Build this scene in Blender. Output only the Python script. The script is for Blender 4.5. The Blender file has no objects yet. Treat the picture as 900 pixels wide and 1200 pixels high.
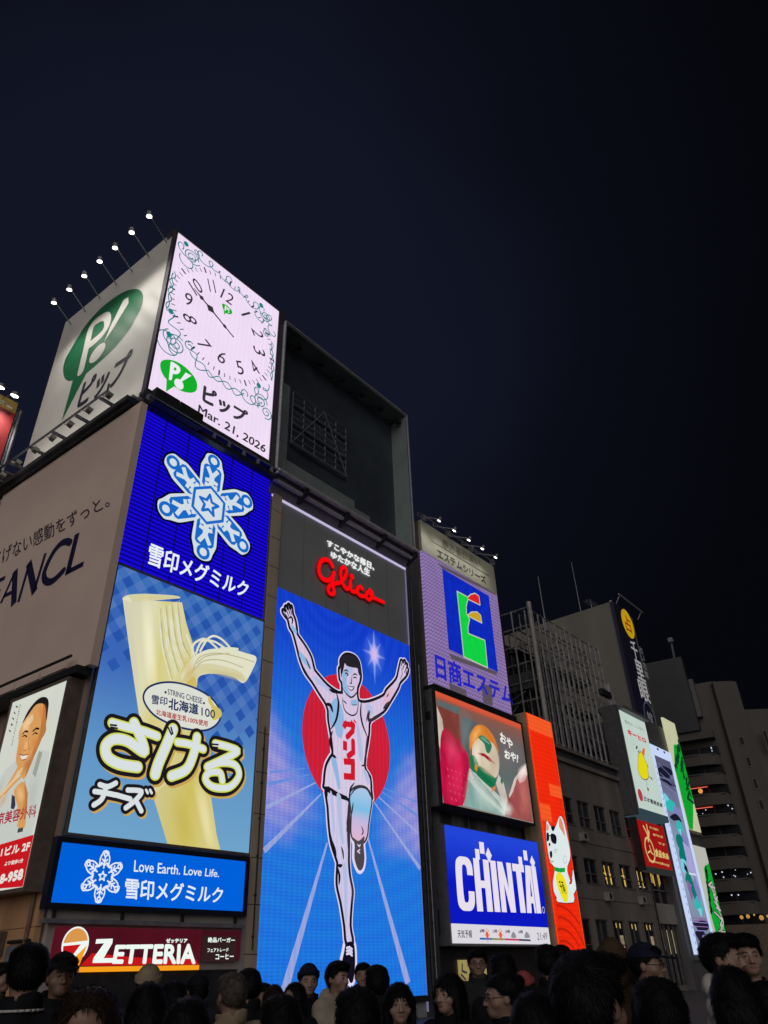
import bpy, bmesh, math, random
import numpy as np
from mathutils import Vector, Matrix
from mathutils.geometry import tessellate_polygon

R = math.radians
random.seed(11)
SC = bpy.context.scene
COL = SC.collection

# ------------------------------------------------------------------ camera
F, PITCH, ROLL, YF = 851.09, R(32.606), R(-2.0402), R(51.1663)
CAM = Vector((0.0, 0.0, 1.6))
_cp, _sp, _cr, _sr = math.cos(PITCH), math.sin(PITCH), math.cos(ROLL), math.sin(ROLL)
_cy, _sy = math.cos(YF), math.sin(YF)

def ray(px, py):
    """direction (optic depth 1) through a point of the 900x1200 picture"""
    x, y = (px - 450) / F, (py - 600) / F
    x, y = x * _cr + y * _sr, -x * _sr + y * _cr
    X, Y, Z = x, _cp + y * _sp, _sp - y * _cp
    return Vector((X * _cy + Y * _sy, -X * _sy + Y * _cy, Z))

def cam_axes():
    f = ray(450, 600)
    r = ray(450 + F, 600) - f
    d = ray(450, 600 + F) - f
    return r.normalized(), d.normalized(), f.normalized()

r_, d_, f_ = cam_axes()
cd = bpy.data.cameras.new('camera')
cam = bpy.data.objects.new('camera', cd)
COL.objects.link(cam)
cam.matrix_world = Matrix(((r_.x, -d_.x, -f_.x, CAM.x), (r_.y, -d_.y, -f_.y, CAM.y), (r_.z, -d_.z, -f_.z, CAM.z), (0, 0, 0, 1)))
cd.sensor_fit = 'VERTICAL'; cd.sensor_height = 36.0; cd.lens = F / 1200 * 36.0
cd.clip_start = 0.05; cd.clip_end = 3000
SC.camera = cam

# ------------------------------------------------------------------ sky, light, exposure
GLOW_DIR = Vector((0.80, 0.58, -0.22)).normalized()
w = bpy.data.worlds.new('World'); SC.world = w; w.use_nodes = True
nt = w.node_tree; nt.nodes.clear()
out = nt.nodes.new('ShaderNodeOutputWorld')
sky = nt.nodes.new('ShaderNodeTexSky'); sky.sky_type = 'NISHITA'; sky.sun_disc = False
sky.sun_elevation = R(-12); sky.sun_rotation = R(200); sky.air_density = 1.4; sky.dust_density = 1.0
b1 = nt.nodes.new('ShaderNodeBackground'); b1.inputs['Strength'].default_value = 0.05
nt.links.new(sky.outputs['Color'], b1.inputs['Color'])
tc = nt.nodes.new('ShaderNodeTexCoord')
dot = nt.nodes.new('ShaderNodeVectorMath'); dot.operation = 'DOT_PRODUCT'
gl = ray(250, 400).normalized()
dot.inputs[1].default_value = gl
nt.links.new(tc.outputs['Generated'], dot.inputs[0])
nz = nt.nodes.new('ShaderNodeTexNoise'); nz.inputs['Scale'].default_value = 2.6; nz.inputs['Detail'].default_value = 3
nt.links.new(tc.outputs['Generated'], nz.inputs['Vector'])
mad = nt.nodes.new('ShaderNodeMath'); mad.operation = 'MULTIPLY_ADD'; mad.inputs[1].default_value = 0.09
nt.links.new(nz.outputs['Fac'], mad.inputs[0]); nt.links.new(dot.outputs['Value'], mad.inputs[2])
rp = nt.nodes.new('ShaderNodeValToRGB')
while len(rp.color_ramp.elements) < 4: rp.color_ramp.elements.new(.5)
for e, (p, c) in zip(rp.color_ramp.elements, [(.50, (.0013, .0015, .0021)), (.80, (.0018, .0021, .0036)), (.93, (.0031, .0037, .0079)), (1.0, (.0062, .0076, .0180))]):
    e.position = p; e.color = (*c, 1)
nt.links.new(mad.outputs[0], rp.inputs['Fac'])
b2 = nt.nodes.new('ShaderNodeBackground'); b2.inputs['Strength'].default_value = 1.0
nt.links.new(rp.outputs['Color'], b2.inputs['Color'])
add = nt.nodes.new('ShaderNodeAddShader')
nt.links.new(b1.outputs[0], add.inputs[0]); nt.links.new(b2.outputs[0], add.inputs[1])
nt.links.new(add.outputs[0], out.inputs['Surface'])

sl = bpy.data.lights.new('city_glow', 'SUN'); sl.energy = 1.25; sl.angle = R(80); sl.color = (1.0, 0.93, 0.88)  # broad lamp added at night for the glow of the unseen city
so = bpy.data.objects.new('city_glow', sl); COL.objects.link(so)
so.rotation_euler = GLOW_DIR.to_track_quat('-Z', 'Y').to_euler(); so.location = (-30, -30, 40)

SC.view_settings.view_transform = 'Standard'
SC.view_settings.look = 'None'
SC.view_settings.exposure = 0.0
SC.view_settings.gamma = 1.0
SC.view_settings.use_curve_mapping = False
SC.render.engine = 'CYCLES'
SC.cycles.use_denoising = True
SC.cycles.max_bounces = 5
SC.cycles.sample_clamp_indirect = 3.0

# ------------------------------------------------------------------ planes of the place
class Plane:
    def __init__(s, o, u, n):
        s.o, s.u, s.n = Vector(o), Vector(u), Vector(n)
    def uv(s, px, py):
        r = ray(px, py)
        t = s.n.dot(s.o - CAM) / s.n.dot(r)
        v = CAM + r * t
        return ((v - s.o).dot(s.u), v.z)
    def pt(s, u, z, off=0.0):
        v = s.o + s.u * u + s.n * off
        return Vector((v.x, v.y, z))
    def shift(s, off):
        return Plane(s.o + s.n * off, s.u, s.n)

def FRONT(y):
    return Plane((0, y, 0), (1, 0, 0), (0, -1, 0))
_th = R(92.2616)
_d = Vector((math.cos(_th), math.sin(_th), 0))
CORNER = Vector((12.75, 24.4, 0))
def LEFT(off=0.0):
    n = Vector((-_d.y, _d.x, 0))
    return Plane(CORNER + n * off, -_d, n)

# ------------------------------------------------------------------ materials
def lin(h):
    if isinstance(h, str):
        h = h.lstrip('#'); c = [int(h[i:i + 2], 16) / 255 for i in (0, 2, 4)]
    else:
        c = [v / 255 for v in h]
    return tuple(v / 12.92 if v <= .04045 else ((v + .055) / 1.055) ** 2.4 for v in c)

_mats = {}
def _new(name):
    m = bpy.data.materials.new(name); m.use_nodes = True
    m.node_tree.nodes.clear()
    return m, m.node_tree

def N(nt, kind, **kw):
    n = nt.nodes.new(kind)
    for k, v in kw.items():
        if k.startswith('i_'):
            n.inputs[k[2:].replace('_', ' ')].default_value = v
        else:
            setattr(n, k, v)
    return n

def solid(name, col, rough=.6, metal=0.0, var=.25, scale=3.0, bump=.0, bscale=20, spec=.5, streak=False):
    """diffuse/metal surface: base colour varies by procedural noise (dirt, wear)"""
    if name in _mats: return _mats[name]
    m, nt = _new(name); c = lin(col) if not isinstance(col[0], float) else col
    o = N(nt, 'ShaderNodeOutputMaterial'); b = N(nt, 'ShaderNodeBsdfPrincipled')
    tc = N(nt, 'ShaderNodeTexCoord'); nz = N(nt, 'ShaderNodeTexNoise', i_Scale=scale, i_Detail=5.0)
    if streak:
        mp = N(nt, 'ShaderNodeMapping'); mp.inputs['Scale'].default_value = (1, 1, .12)
        nt.links.new(tc.outputs['Object'], mp.inputs[0]); nt.links.new(mp.outputs[0], nz.inputs['Vector'])
    else:
        nt.links.new(tc.outputs['Object'], nz.inputs['Vector'])
    r = N(nt, 'ShaderNodeValToRGB')
    r.color_ramp.elements[0].position = .3; r.color_ramp.elements[1].position = .7
    r.color_ramp.elements[0].color = (*[v * (1 - var) for v in c], 1)
    r.color_ramp.elements[1].color = (*[min(1, v * (1 + var)) for v in c], 1)
    nt.links.new(nz.outputs['Fac'], r.inputs[0]); nt.links.new(r.outputs[0], b.inputs['Base Color'])
    b.inputs['Roughness'].default_value = rough; b.inputs['Metallic'].default_value = metal
    b.inputs['Specular IOR Level'].default_value = spec
    if bump:
        n2 = N(nt, 'ShaderNodeTexNoise', i_Scale=bscale, i_Detail=4.0)
        nt.links.new(tc.outputs['Object'], n2.inputs['Vector'])
        bp = N(nt, 'ShaderNodeBump', i_Strength=bump, i_Distance=.02)
        nt.links.new(n2.outputs['Fac'], bp.inputs['Height']); nt.links.new(bp.outputs[0], b.inputs['Normal'])
    nt.links.new(b.outputs[0], o.inputs[0])
    _mats[name] = m
    return m

def emit(name, col, k=1.0, led=None, var=0.0, vscale=.5, sample=False):
    """something that gives off light; led=(row pitch, depth, axis) draws the rows of diodes"""
    if name in _mats: return _mats[name]
    m, nt = _new(name)
    o = N(nt, 'ShaderNodeOutputMaterial'); e = N(nt, 'ShaderNodeEmission')
    e.inputs['Color'].default_value = (*lin(col), 1); e.inputs['Strength'].default_value = k
    st = None
    tc = N(nt, 'ShaderNodeTexCoord')
    if led:
        p, a, ax = led
        wv = N(nt, 'ShaderNodeTexWave', wave_type='BANDS', bands_direction=ax)
        wv.inputs['Scale'].default_value = math.pi * 2 / (20 * p)
        nt.links.new(tc.outputs['Object'], wv.inputs['Vector'])
        mr = N(nt, 'ShaderNodeMapRange'); mr.inputs['To Min'].default_value = k * (1 - a); mr.inputs['To Max'].default_value = k
        nt.links.new(wv.outputs['Fac'], mr.inputs['Value']); st = mr.outputs[0]
    if var:
        nz = N(nt, 'ShaderNodeTexNoise', i_Scale=vscale, i_Detail=2.0)
        nt.links.new(tc.outputs['Object'], nz.inputs['Vector'])
        mr = N(nt, 'ShaderNodeMapRange'); mr.inputs['From Min'].default_value = .3; mr.inputs['From Max'].default_value = .7
        mr.inputs['To Min'].default_value = 1 - var; mr.inputs['To Max'].default_value = 1 + var * .3
        nt.links.new(nz.outputs['Fac'], mr.inputs['Value'])
        mu = N(nt, 'ShaderNodeMath', operation='MULTIPLY')
        nt.links.new(mr.outputs[0], mu.inputs[0])
        if st: nt.links.new(st, mu.inputs[1])
        else: mu.inputs[1].default_value = k
        st = mu.outputs[0]
    if st: nt.links.new(st, e.inputs['Strength'])
    nt.links.new(e.outputs[0], o.inputs[0])
    if not sample:
        m.cycles.emission_sampling = 'NONE'
    _mats[name] = m
    return m

def ramp_emit(name, stops, z0, z1, k=1.0, axis='Z', led=None, noise=.0):
    """lit picture whose printed colour runs from one tint to another between two heights (local metres)"""
    m, nt = _new(name)
    o = N(nt, 'ShaderNodeOutputMaterial'); e = N(nt, 'ShaderNodeEmission')
    tc = N(nt, 'ShaderNodeTexCoord'); sx = N(nt, 'ShaderNodeSeparateXYZ')
    nt.links.new(tc.outputs['Object'], sx.inputs[0])
    mr = N(nt, 'ShaderNodeMapRange'); mr.inputs['From Min'].default_value = z0; mr.inputs['From Max'].default_value = z1
    nt.links.new(sx.outputs[axis], mr.inputs['Value'])
    f = mr.outputs[0]
    if noise:
        nz = N(nt, 'ShaderNodeTexNoise', i_Scale=.35, i_Detail=3.0)
        nt.links.new(tc.outputs['Object'], nz.inputs['Vector'])
        ma = N(nt, 'ShaderNodeMath', operation='MULTIPLY_ADD'); ma.inputs[1].default_value = noise
        nt.links.new(nz.outputs['Fac'], ma.inputs[0]); nt.links.new(f, ma.inputs[2]); f = ma.outputs[0]
    r = N(nt, 'ShaderNodeValToRGB')
    els = r.color_ramp.elements
    while len(els) < len(stops): els.new(.5)
    for i, (p, c) in enumerate(stops): els[i].position = p; els[i].color = (*lin(c), 1)
    nt.links.new(f, r.inputs[0]); nt.links.new(r.outputs[0], e.inputs['Color'])
    e.inputs['Strength'].default_value = k
    if led:
        p, a, ax = led
        wv = N(nt, 'ShaderNodeTexWave', wave_type='BANDS', bands_direction=ax)
        wv.inputs['Scale'].default_value = math.pi * 2 / (20 * p)
        nt.links.new(tc.outputs['Object'], wv.inputs['Vector'])
        m2 = N(nt, 'ShaderNodeMapRange'); m2.inputs['To Min'].default_value = k * (1 - a); m2.inputs['To Max'].default_value = k
        nt.links.new(wv.outputs['Fac'], m2.inputs['Value']); nt.links.new(m2.outputs[0], e.inputs['Strength'])
    nt.links.new(e.outputs[0], o.inputs[0])
    return m

# ------------------------------------------------------------------ mesh builders
def tag(o, label=None, cat=None, group=None, kind=None):
    if label: o['label'] = label
    if cat: o['category'] = cat
    if group: o['group'] = group
    if kind: o['kind'] = kind
    return o

def thing(name, label, cat, loc, group=None):
    o = bpy.data.objects.new(name, None); o.empty_display_size = .3
    COL.objects.link(o); o.location = loc
    return tag(o, label, cat, group)

class MB:
    """collects shapes, then links them as ONE mesh object"""
    def __init__(s): s.v, s.f, s.m, s.ms = [], [], [], []
    def mi(s, mat):
        if mat not in s.ms: s.ms.append(mat)
        return s.ms.index(mat)
    def add(s, vs, fs, mat):
        k = len(s.v); i = s.mi(mat)
        s.v += [Vector(v) for v in vs]
        for f in fs: s.f.append([k + a for a in f]); s.m.append(i)
        return s
    def hexa(s, p, mat):      # 8 corners: bottom 4, top 4
        return s.add(p, [(3, 2, 1, 0), (4, 5, 6, 7), (0, 1, 5, 4), (1, 2, 6, 5), (2, 3, 7, 6), (3, 0, 4, 7)], mat)
    def box(s, a, b, mat):
        (x0, y0, z0), (x1, y1, z1) = a, b
        return s.hexa([(x0, y0, z0), (x1, y0, z0), (x1, y1, z0), (x0, y1, z0), (x0, y0, z1), (x1, y0, z1), (x1, y1, z1), (x0, y1, z1)], mat)
    def slab(s, pl, u0, z0, u1, z1, o0, o1, mat):   # box on a plane between two offsets (o1 = outer)
        P = pl.pt
        return s.hexa([P(u0, z0, o1), P(u1, z0, o1), P(u1, z0, o0), P(u0, z0, o0), P(u0, z1, o1), P(u1, z1, o1), P(u1, z1, o0), P(u0, z1, o0)], mat)
    def rim(s, pl, u0, z0, u1, z1, t, o0, o1, mat):  # four butted bars round an opening (t outwards)
        s.slab(pl, u0 - t, z0 - t, u1 + t, z0, o0, o1, mat); s.slab(pl, u0 - t, z1, u1 + t, z1 + t, o0, o1, mat)
        s.slab(pl, u0 - t, z0, u0, z1, o0, o1, mat); return s.slab(pl, u1, z0, u1 + t, z1, o0, o1, mat)
    def tube(s, a, b, r, mat, n=8, r2=None, cap=True):
        a, b = Vector(a), Vector(b); ax = (b - a).normalized()
        t = ax.orthogonal().normalized(); q = ax.cross(t); r2 = r if r2 is None else r2
        vs = [a + (t * math.cos(2 * math.pi * i / n) + q * math.sin(2 * math.pi * i / n)) * r for i in range(n)]
        vs += [b + (t * math.cos(2 * math.pi * i / n) + q * math.sin(2 * math.pi * i / n)) * r2 for i in range(n)]
        fs = [(i, (i + 1) % n, n + (i + 1) % n, n + i) for i in range(n)]
        if cap: fs += [tuple(range(n))[::-1], tuple(range(n, 2 * n))]
        return s.add(vs, fs, mat)
    def ball(s, c, r, mat, n=10, k=6, sc=(1, 1, 1)):
        c = Vector(c); vs = [c + Vector((0, 0, r * sc[2]))]
        for j in range(1, k):
            a = math.pi * j / k
            for i in range(n):
                q = 2 * math.pi * i / n
                vs.append(c + Vector((r * sc[0] * math.sin(a) * math.cos(q), r * sc[1] * math.sin(a) * math.sin(q), r * sc[2] * math.cos(a))))
        vs.append(c - Vector((0, 0, r * sc[2]))); L = len(vs) - 1
        fs = [(0, 1 + i, 1 + (i + 1) % n) for i in range(n)]
        for j in range(k - 2):
            for i in range(n):
                p, q = 1 + j * n, 1 + (j + 1) * n
                fs.append((p + i, q + i, q + (i + 1) % n, p + (i + 1) % n))
        fs += [(L, 1 + (k - 2) * n + (i + 1) % n, 1 + (k - 2) * n + i) for i in range(n)]
        return s.add(vs, fs, mat)
    # ---- flat artwork on a plane, (u, z) in metres
    def poly(s, pl, pts, mat, off, holes=()):
        loops = [[Vector((u, z, 0)) for u, z in pts]] + [[Vector((u, z, 0)) for u, z in h] for h in holes]
        flat = [q for l in loops for q in l]
        tr = tessellate_polygon(loops)
        return s.add([pl.pt(q.x, q.y, off) for q in flat], [tuple(t) for t in tr], mat)
    def prism(s, pl, pts, mat, o0, o1):
        n = len(pts); tr = tessellate_polygon([[Vector((u, z, 0)) for u, z in pts]])
        vs = [pl.pt(u, z, o1) for u, z in pts] + [pl.pt(u, z, o0) for u, z in pts]
        fs = [tuple(t) for t in tr] + [tuple(n + i for i in t)[::-1] for t in tr] + [(i, (i + 1) % n, n + (i + 1) % n, n + i) for i in range(n)]
        return s.add(vs, fs, mat)
    def stroke(s, pl, pts, wd, mat, off, closed=False, joins=True):
        W0 = wd if isinstance(wd, (list, tuple)) else [wd] * len(pts)
        pts, W = zip(*[(p, q) for i, (p, q) in enumerate(zip(pts, W0)) if i == 0 or math.hypot(p[0] - pts[i - 1][0], p[1] - pts[i - 1][1]) > 1e-5])
        n = len(pts)
        if n < 2: return s
        dirs = []
        for i in range(n if closed else n - 1):
            (x0, y0), (x1, y1) = pts[i], pts[(i + 1) % n]; L = math.hypot(x1 - x0, y1 - y0) or 1e-6
            dirs.append(((x1 - x0) / L, (y1 - y0) / L))
        A = []   # per segment end: smooth joints share an averaged normal, sharp corners keep their own and get a round disc
        def nrm(i, side):
            k = i if side else i - 1
            d = dirs[k % len(dirs)] if (closed or 0 <= k < len(dirs)) else dirs[min(max(k, 0), len(dirs) - 1)]
            o = (i - 1 if side else i)
            e = dirs[o % len(dirs)] if (closed or 0 <= o < len(dirs)) else d
            c = d[0] * e[0] + d[1] * e[1]
            if c > .5:
                mx, my = d[0] + e[0], d[1] + e[1]; l = math.hypot(mx, my); mx, my = mx / l, my / l
                k_ = 1 / max(.6, mx * d[0] + my * d[1]); return (-my * k_, mx * k_), False
            return (-d[1], d[0]), True
        corners = []
        for k in range(len(dirs)):
            i, j = k, (k + 1) % n
            (na, ca), (nb, cb_) = nrm(i, True), nrm(j if (closed or j) else n - 1, False)
            a, b = W[i] / 2, W[j] / 2; (x0, y0), (x1, y1) = pts[i], pts[j]
            s.add([pl.pt(x0 + na[0] * a, y0 + na[1] * a, off), pl.pt(x0 - na[0] * a, y0 - na[1] * a, off), pl.pt(x1 - nb[0] * b, y1 - nb[1] * b, off), pl.pt(x1 + nb[0] * b, y1 + nb[1] * b, off)], [(0, 1, 2, 3)], mat)
            if ca: corners.append(i)
        if joins:
            for i in set(corners + ([] if closed else [0, n - 1])):
                s.disc(pl, pts[i], W[i] / 2, W[i] / 2, mat, off + .0006, 16)
        return s
    def disc(s, pl, c, rx, ry, mat, off, n=40, rot=0):
        ca, sa = math.cos(rot), math.sin(rot)
        vs = []
        for i in range(n):
            a = 2 * math.pi * i / n; x, y = rx * math.cos(a), ry * math.sin(a)
            vs.append(pl.pt(c[0] + x * ca - y * sa, c[1] + x * sa + y * ca, off))
        return s.add(vs, [tuple(range(n))], mat)
    def text(s, pl, body, quad, mat, off, bold=.012, extr=0.0, keep=False):
        """lettering fitted to four corners TL TR BL BR given in (u, z)"""
        V, Fs, (gw, gh) = glyphs(body)
        tl, tr, bl, br = [Vector(q) for q in quad]
        def at(x, y):
            q = (bl * (1 - x) + br * x) * (1 - y) + (tl * (1 - x) + tr * x) * y
            return (q.x, q.y)
        vs = [at(x, y) for x, y in V]
        s.add([pl.pt(u, z, off) for u, z in vs], Fs, mat)
        if bold > .004:   # heavier weight: the same outlines again, shifted a little each way
            sx_ = bold / gw; sy_ = sx_ * (tr - tl).length / max(.01, (tl - bl).length)
            for k, (dx, dy) in enumerate(((1, 0), (-1, 0), (0, 1), (0, -1), (.7, .7), (-.7, .7), (.7, -.7), (-.7, -.7))):
                s.add([pl.pt(*at(x + dx * sx_, y + dy * sy_), off - .0004 * (k + 1)) for x, y in V], Fs, mat)
        if extr:   # raised letters: sides down to the board
            ed = {}
            for f in Fs:
                for a, b in zip(f, f[1:] + f[:1]):
                    ed[(a, b)] = ed.get((a, b), 0) + 1
            bd = [e for e in ed if (e[1], e[0]) not in ed]
            for a, b in bd:
                s.add([pl.pt(*vs[a], off), pl.pt(*vs[b], off), pl.pt(*vs[b], off - extr), pl.pt(*vs[a], off - extr)], [(0, 1, 2, 3)], mat)
        return s
    def build(s, name, parent=None, smooth=False, origin=None):
        me = bpy.data.meshes.new(name)
        if parent is not None: o0 = parent.matrix_world.translation if False else world_loc(parent)
        elif origin is not None: o0 = Vector(origin)
        else:
            xs = [v.x for v in s.v]; ys = [v.y for v in s.v]; zs = [v.z for v in s.v]
            o0 = Vector(((min(xs) + max(xs)) / 2, (min(ys) + max(ys)) / 2, min(zs)))
        me.from_pydata([tuple(v - o0) for v in s.v], [], s.f)
        for m in s.ms: me.materials.append(m)
        for p, i in zip(me.polygons, s.m): p.material_index = i; p.use_smooth = smooth
        me.update()
        o = bpy.data.objects.new(name, me); COL.objects.link(o)
        if parent is not None: o.parent = parent
        else: o.location = o0
        return o

def world_loc(o):
    v = o.location.copy()
    while o.parent is not None:
        o = o.parent; v += o.location
    return v

_gl = {}
def glyphs(body):
    if body in _gl: return _gl[body]
    c = bpy.data.curves.new('lettering', 'FONT'); c.body = body; c.size = 1; c.resolution_u = 3
    o = bpy.data.objects.new('lettering', c); COL.objects.link(o)
    dg = bpy.context.evaluated_depsgraph_get(); dg.update()
    me = bpy.data.meshes.new_from_object(o.evaluated_get(dg))
    V = [(v.co.x, v.co.y) for v in me.vertices]; Fs = [tuple(p.vertices) for p in me.polygons]
    bpy.data.objects.remove(o); bpy.data.curves.remove(c); bpy.data.meshes.remove(me)
    x0, x1 = min(v[0] for v in V), max(v[0] for v in V); y0, y1 = min(v[1] for v in V), max(v[1] for v in V)
    V = [((x - x0) / (x1 - x0 or 1), (y - y0) / (y1 - y0 or 1)) for x, y in V]
    _gl[body] = (V, Fs, (x1 - x0, y1 - y0))
    return _gl[body]

def clip_rect(q, u0, z0, u1, z1):   # cut a convex figure to its board
    for ax, lim, sg in ((0, u0, 1), (0, u1, -1), (1, z0, 1), (1, z1, -1)):
        o = []
        for a, b in zip(q, q[1:] + q[:1]):
            da, db = (a[ax] - lim) * sg, (b[ax] - lim) * sg
            if da >= 0: o.append(a)
            if (da > 0) != (db > 0) and da != db: t = da / (da - db); o.append((a[0] + (b[0] - a[0]) * t, a[1] + (b[1] - a[1]) * t))
        q = o
        if len(q) < 3: return []
    return q
def P(pl, pts):                    # picture points -> metres on a plane
    return [pl.uv(*q) for q in pts]
def Z(ox, oy, s, pts):             # points read off an enlarged crop -> picture points
    return [(ox + x / s, oy + y / s) for x, y in pts]
def curve(pts, n=6, closed=True):  # Catmull-Rom through the points
    m = len(pts); outp = []
    for i in range(m if closed else m - 1):
        if closed: a, b, c, d = pts[i - 1], pts[i], pts[(i + 1) % m], pts[(i + 2) % m]
        else: a, b, c, d = pts[max(i - 1, 0)], pts[i], pts[i + 1], pts[min(i + 2, m - 1)]
        for j in range(n):
            t = j / n
            outp.append(tuple(.5 * (2 * b[k] + (c[k] - a[k]) * t + (2 * a[k] - 5 * b[k] + 4 * c[k] - d[k]) * t * t + (3 * b[k] - a[k] - 3 * c[k] + d[k]) * t ** 3) for k in (0, 1)))
    if not closed: outp.append(pts[-1])
    return outp
def rectq(pl, tl, br):             # upright rectangle from two picture corners -> quad TL TR BL BR
    (u0, z1), (u1, z0) = pl.uv(*tl), pl.uv(*br)
    return [(u0, z1), (u1, z1), (u0, z0), (u1, z0)]
def rect4(pl, tl, tr, bl, br):     # averaged upright rectangle u0 z0 u1 z1
    q = P(pl, [tl, tr, bl, br])
    return (q[0][0] + q[2][0]) / 2, (q[2][1] + q[3][1]) / 2, (q[1][0] + q[3][0]) / 2, (q[0][1] + q[1][1]) / 2

# soft-edged patches of a picture shown on a screen or poster (colour and softness per vertex of the picture)
_sm, _snt = _new('picture_soft')
_o = N(_snt, 'ShaderNodeOutputMaterial'); _e = N(_snt, 'ShaderNodeEmission'); _t = N(_snt, 'ShaderNodeBsdfTransparent'); _x = N(_snt, 'ShaderNodeMixShader')
_c = N(_snt, 'ShaderNodeAttribute', attribute_name='tint'); _a = N(_snt, 'ShaderNodeAttribute', attribute_name='soft')
_snt.links.new(_c.outputs['Color'], _e.inputs['Color']); _snt.links.new(_a.outputs['Fac'], _x.inputs[0]); _snt.links.new(_t.outputs[0], _x.inputs[1]); _snt.links.new(_e.outputs[0], _x.inputs[2]); _snt.links.new(_x.outputs[0], _o.inputs[0])
_sm.cycles.emission_sampling = 'NONE'
class Soft:
    def __init__(s, pl, box): s.pl, s.box, s.v, s.f, s.t, s.a, s.k = pl, box, [], [], [], [], 0
    def blob(s, pts, col, alpha=1.0, core=.5, edge=1.15, off=.05, px=True):
        q = curve(P(s.pl, pts) if px else pts, 4); n = len(q); c = (sum(p[0] for p in q) / n, sum(p[1] for p in q) / n)
        b = len(s.v); s.k += 1; o = off + .0012 * s.k; u0, z0, u1, z1 = s.box
        for sc, al in ((core, alpha), ((core + edge) / 2, alpha * .5), (edge, 0)):
            for p in q:
                u, z = c[0] + (p[0] - c[0]) * sc, c[1] + (p[1] - c[1]) * sc
                s.v.append(s.pl.pt(min(max(u, u0), u1), min(max(z, z0), z1), o)); s.t.append(lin(col)); s.a.append(al)
        s.f.append(tuple(range(b, b + n)))
        for r in (0, n):
            for i in range(n): s.f.append((b + r + i, b + r + (i + 1) % n, b + r + n + (i + 1) % n, b + r + n + i))
        return s
    def build(s, name, parent):
        o0 = world_loc(parent); me = bpy.data.meshes.new(name); me.from_pydata([tuple(v - o0) for v in s.v], [], s.f)
        ta = me.attributes.new('tint', 'FLOAT_COLOR', 'POINT'); ta.data.foreach_set('color', [x for c in s.t for x in (*c, 1)])
        aa = me.attributes.new('soft', 'FLOAT', 'POINT'); aa.data.foreach_set('value', s.a)
        me.materials.append(_sm); o = bpy.data.objects.new(name, me); COL.objects.link(o); o.parent = parent
        return o
# ================================================================== the setting
concrete = solid('concrete_grey', (.28, .26, .245), .8, var=.25, scale=.6, bump=.15, bscale=3, streak=True)
dark_wall = solid('dark_wall', (.085, .085, .095), .7, var=.35, scale=.5, streak=True)
brown_wall = solid('brown_tile', (.36, .26, .21), .6, var=.2, scale=.8, bump=.1, bscale=6, streak=True)
lamplit_wall = solid('lamplit_wall', (.50, .28, .15), .6, var=.22, scale=.9, streak=True)  # glow of unseen street lamps is mixed into this colour
black = solid('black_metal', (.018, .018, .022), .45, var=.3)
steel = solid('grey_steel', (.22, .22, .25), .45, metal=.3, var=.25)
pale_steel = solid('pale_steel', (.42, .40, .45), .5, metal=.2, var=.2)

def prism_up(mb, pts, z0, z1, mat):
    n = len(pts)
    vs = [(x, y, z0) for x, y in pts] + [(x, y, z1) for x, y in pts]
    return mb.add(vs, [tuple(range(n))[::-1], tuple(range(n, 2 * n))] + [(i, (i + 1) % n, n + (i + 1) % n, n + i) for i in range(n)], mat)

# ground: one paved sheet to the horizon
asphalt = solid('paving', (.055, .053, .052), .75, var=.3, scale=1.2, bump=.2, bscale=30)
g = MB(); g.add([(-900, -900, 0), (1500, -900, 0), (1500, 1500, 0), (-900, 1500, 0)], [(0, 1, 2, 3)], asphalt)
tag(g.build('pavement', origin=(0, 0, 0)), kind='structure')

d2 = (_d.x, _d.y)
def left_xy(t, off=0.0):
    n = (-_d.y, _d.x)
    return (CORNER.x + d2[0] * t + n[0] * off, CORNER.y + d2[1] * t + n[1] * off)

# ---- corner building
cb = thing('corner_building', 'brown corner building that carries the clock screen, snowflake board and cheese poster', 'building', (17, 30, 0))
m = MB()
prism_up(m, [(12.95, 24.62), (21.62, 24.62), (21.62, 40), left_xy(15.5, -.2)], 0, 24.35, brown_wall)
m.build('wall', cb)
m = MB()   # pale pier between the cheese poster and the tall screen
m.box((20.98, 24.32, 0), (21.62, 24.615, 24.2), solid('pier_beige', (.44, .37, .29), .6, var=.2, scale=.7, streak=True))
m.build('pier', cb)
m = MB()   # brown edge strip left of the posters
m.prism(LEFT(0), [(-1.0, 5.4), (0.0, 5.4), (0.0, 24.2), (-1.0, 24.2)], brown_wall, -.19, .0)
m.build('corner_pier', cb)
m = MB()   # upper block behind the rooftop signs
prism_up(m, [(13.0, 24.5), (20.4, 24.5), (20.4, 36), left_xy(10.45, -.22)], 24.36, 36.55, dark_wall)
m.build('roof_block', cb)
m = MB()   # side street base and ledges, street lamp orange put into their colour
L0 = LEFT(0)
m.slab(L0, -9, 0, -.06, 3.2, -.19, .02, lamplit_wall)
m.slab(L0, -9, 3.2, -2.6, 4.35, -.19, .62, lamplit_wall)
m.slab(L0, -2.58, 3.22, -.06, 5.3, -.19, .0, lamplit_wall)
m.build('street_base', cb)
m = MB(); m.slab(L0, -9, 2.5, -1.6, 3.16, .03, .24, solid('recess_brown', (.10, .07, .06), .6)); m.build('shop_window', cb)
m = MB(); m.slab(L0, -9, 1.9, -1.5, 2.3, .03, .30, solid('ledge_lamplit', (.52, .30, .16), .5)); m.build('ledge', cb)
m = MB(); m.slab(L0, -1.3, 2.0, -.3, 2.75, .03, .13, steel)
m.tube(L0.pt(-1.3, 2.85, .1), L0.pt(-.1, 2.85, .1), .05, black); m.build('meter_box', cb)
m = MB(); m.tube(L0.pt(-.35, .1, .1), L0.pt(-.35, 5.0, .1), .06, solid('pipe_brown', (.16, .1, .07), .5)); m.build('drain_pipe', cb)
m = MB(); m.slab(L0, -2.2, 4.36, -.06, 4.62, .01, .30, black); m.build('cable_tray', cb)
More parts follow.
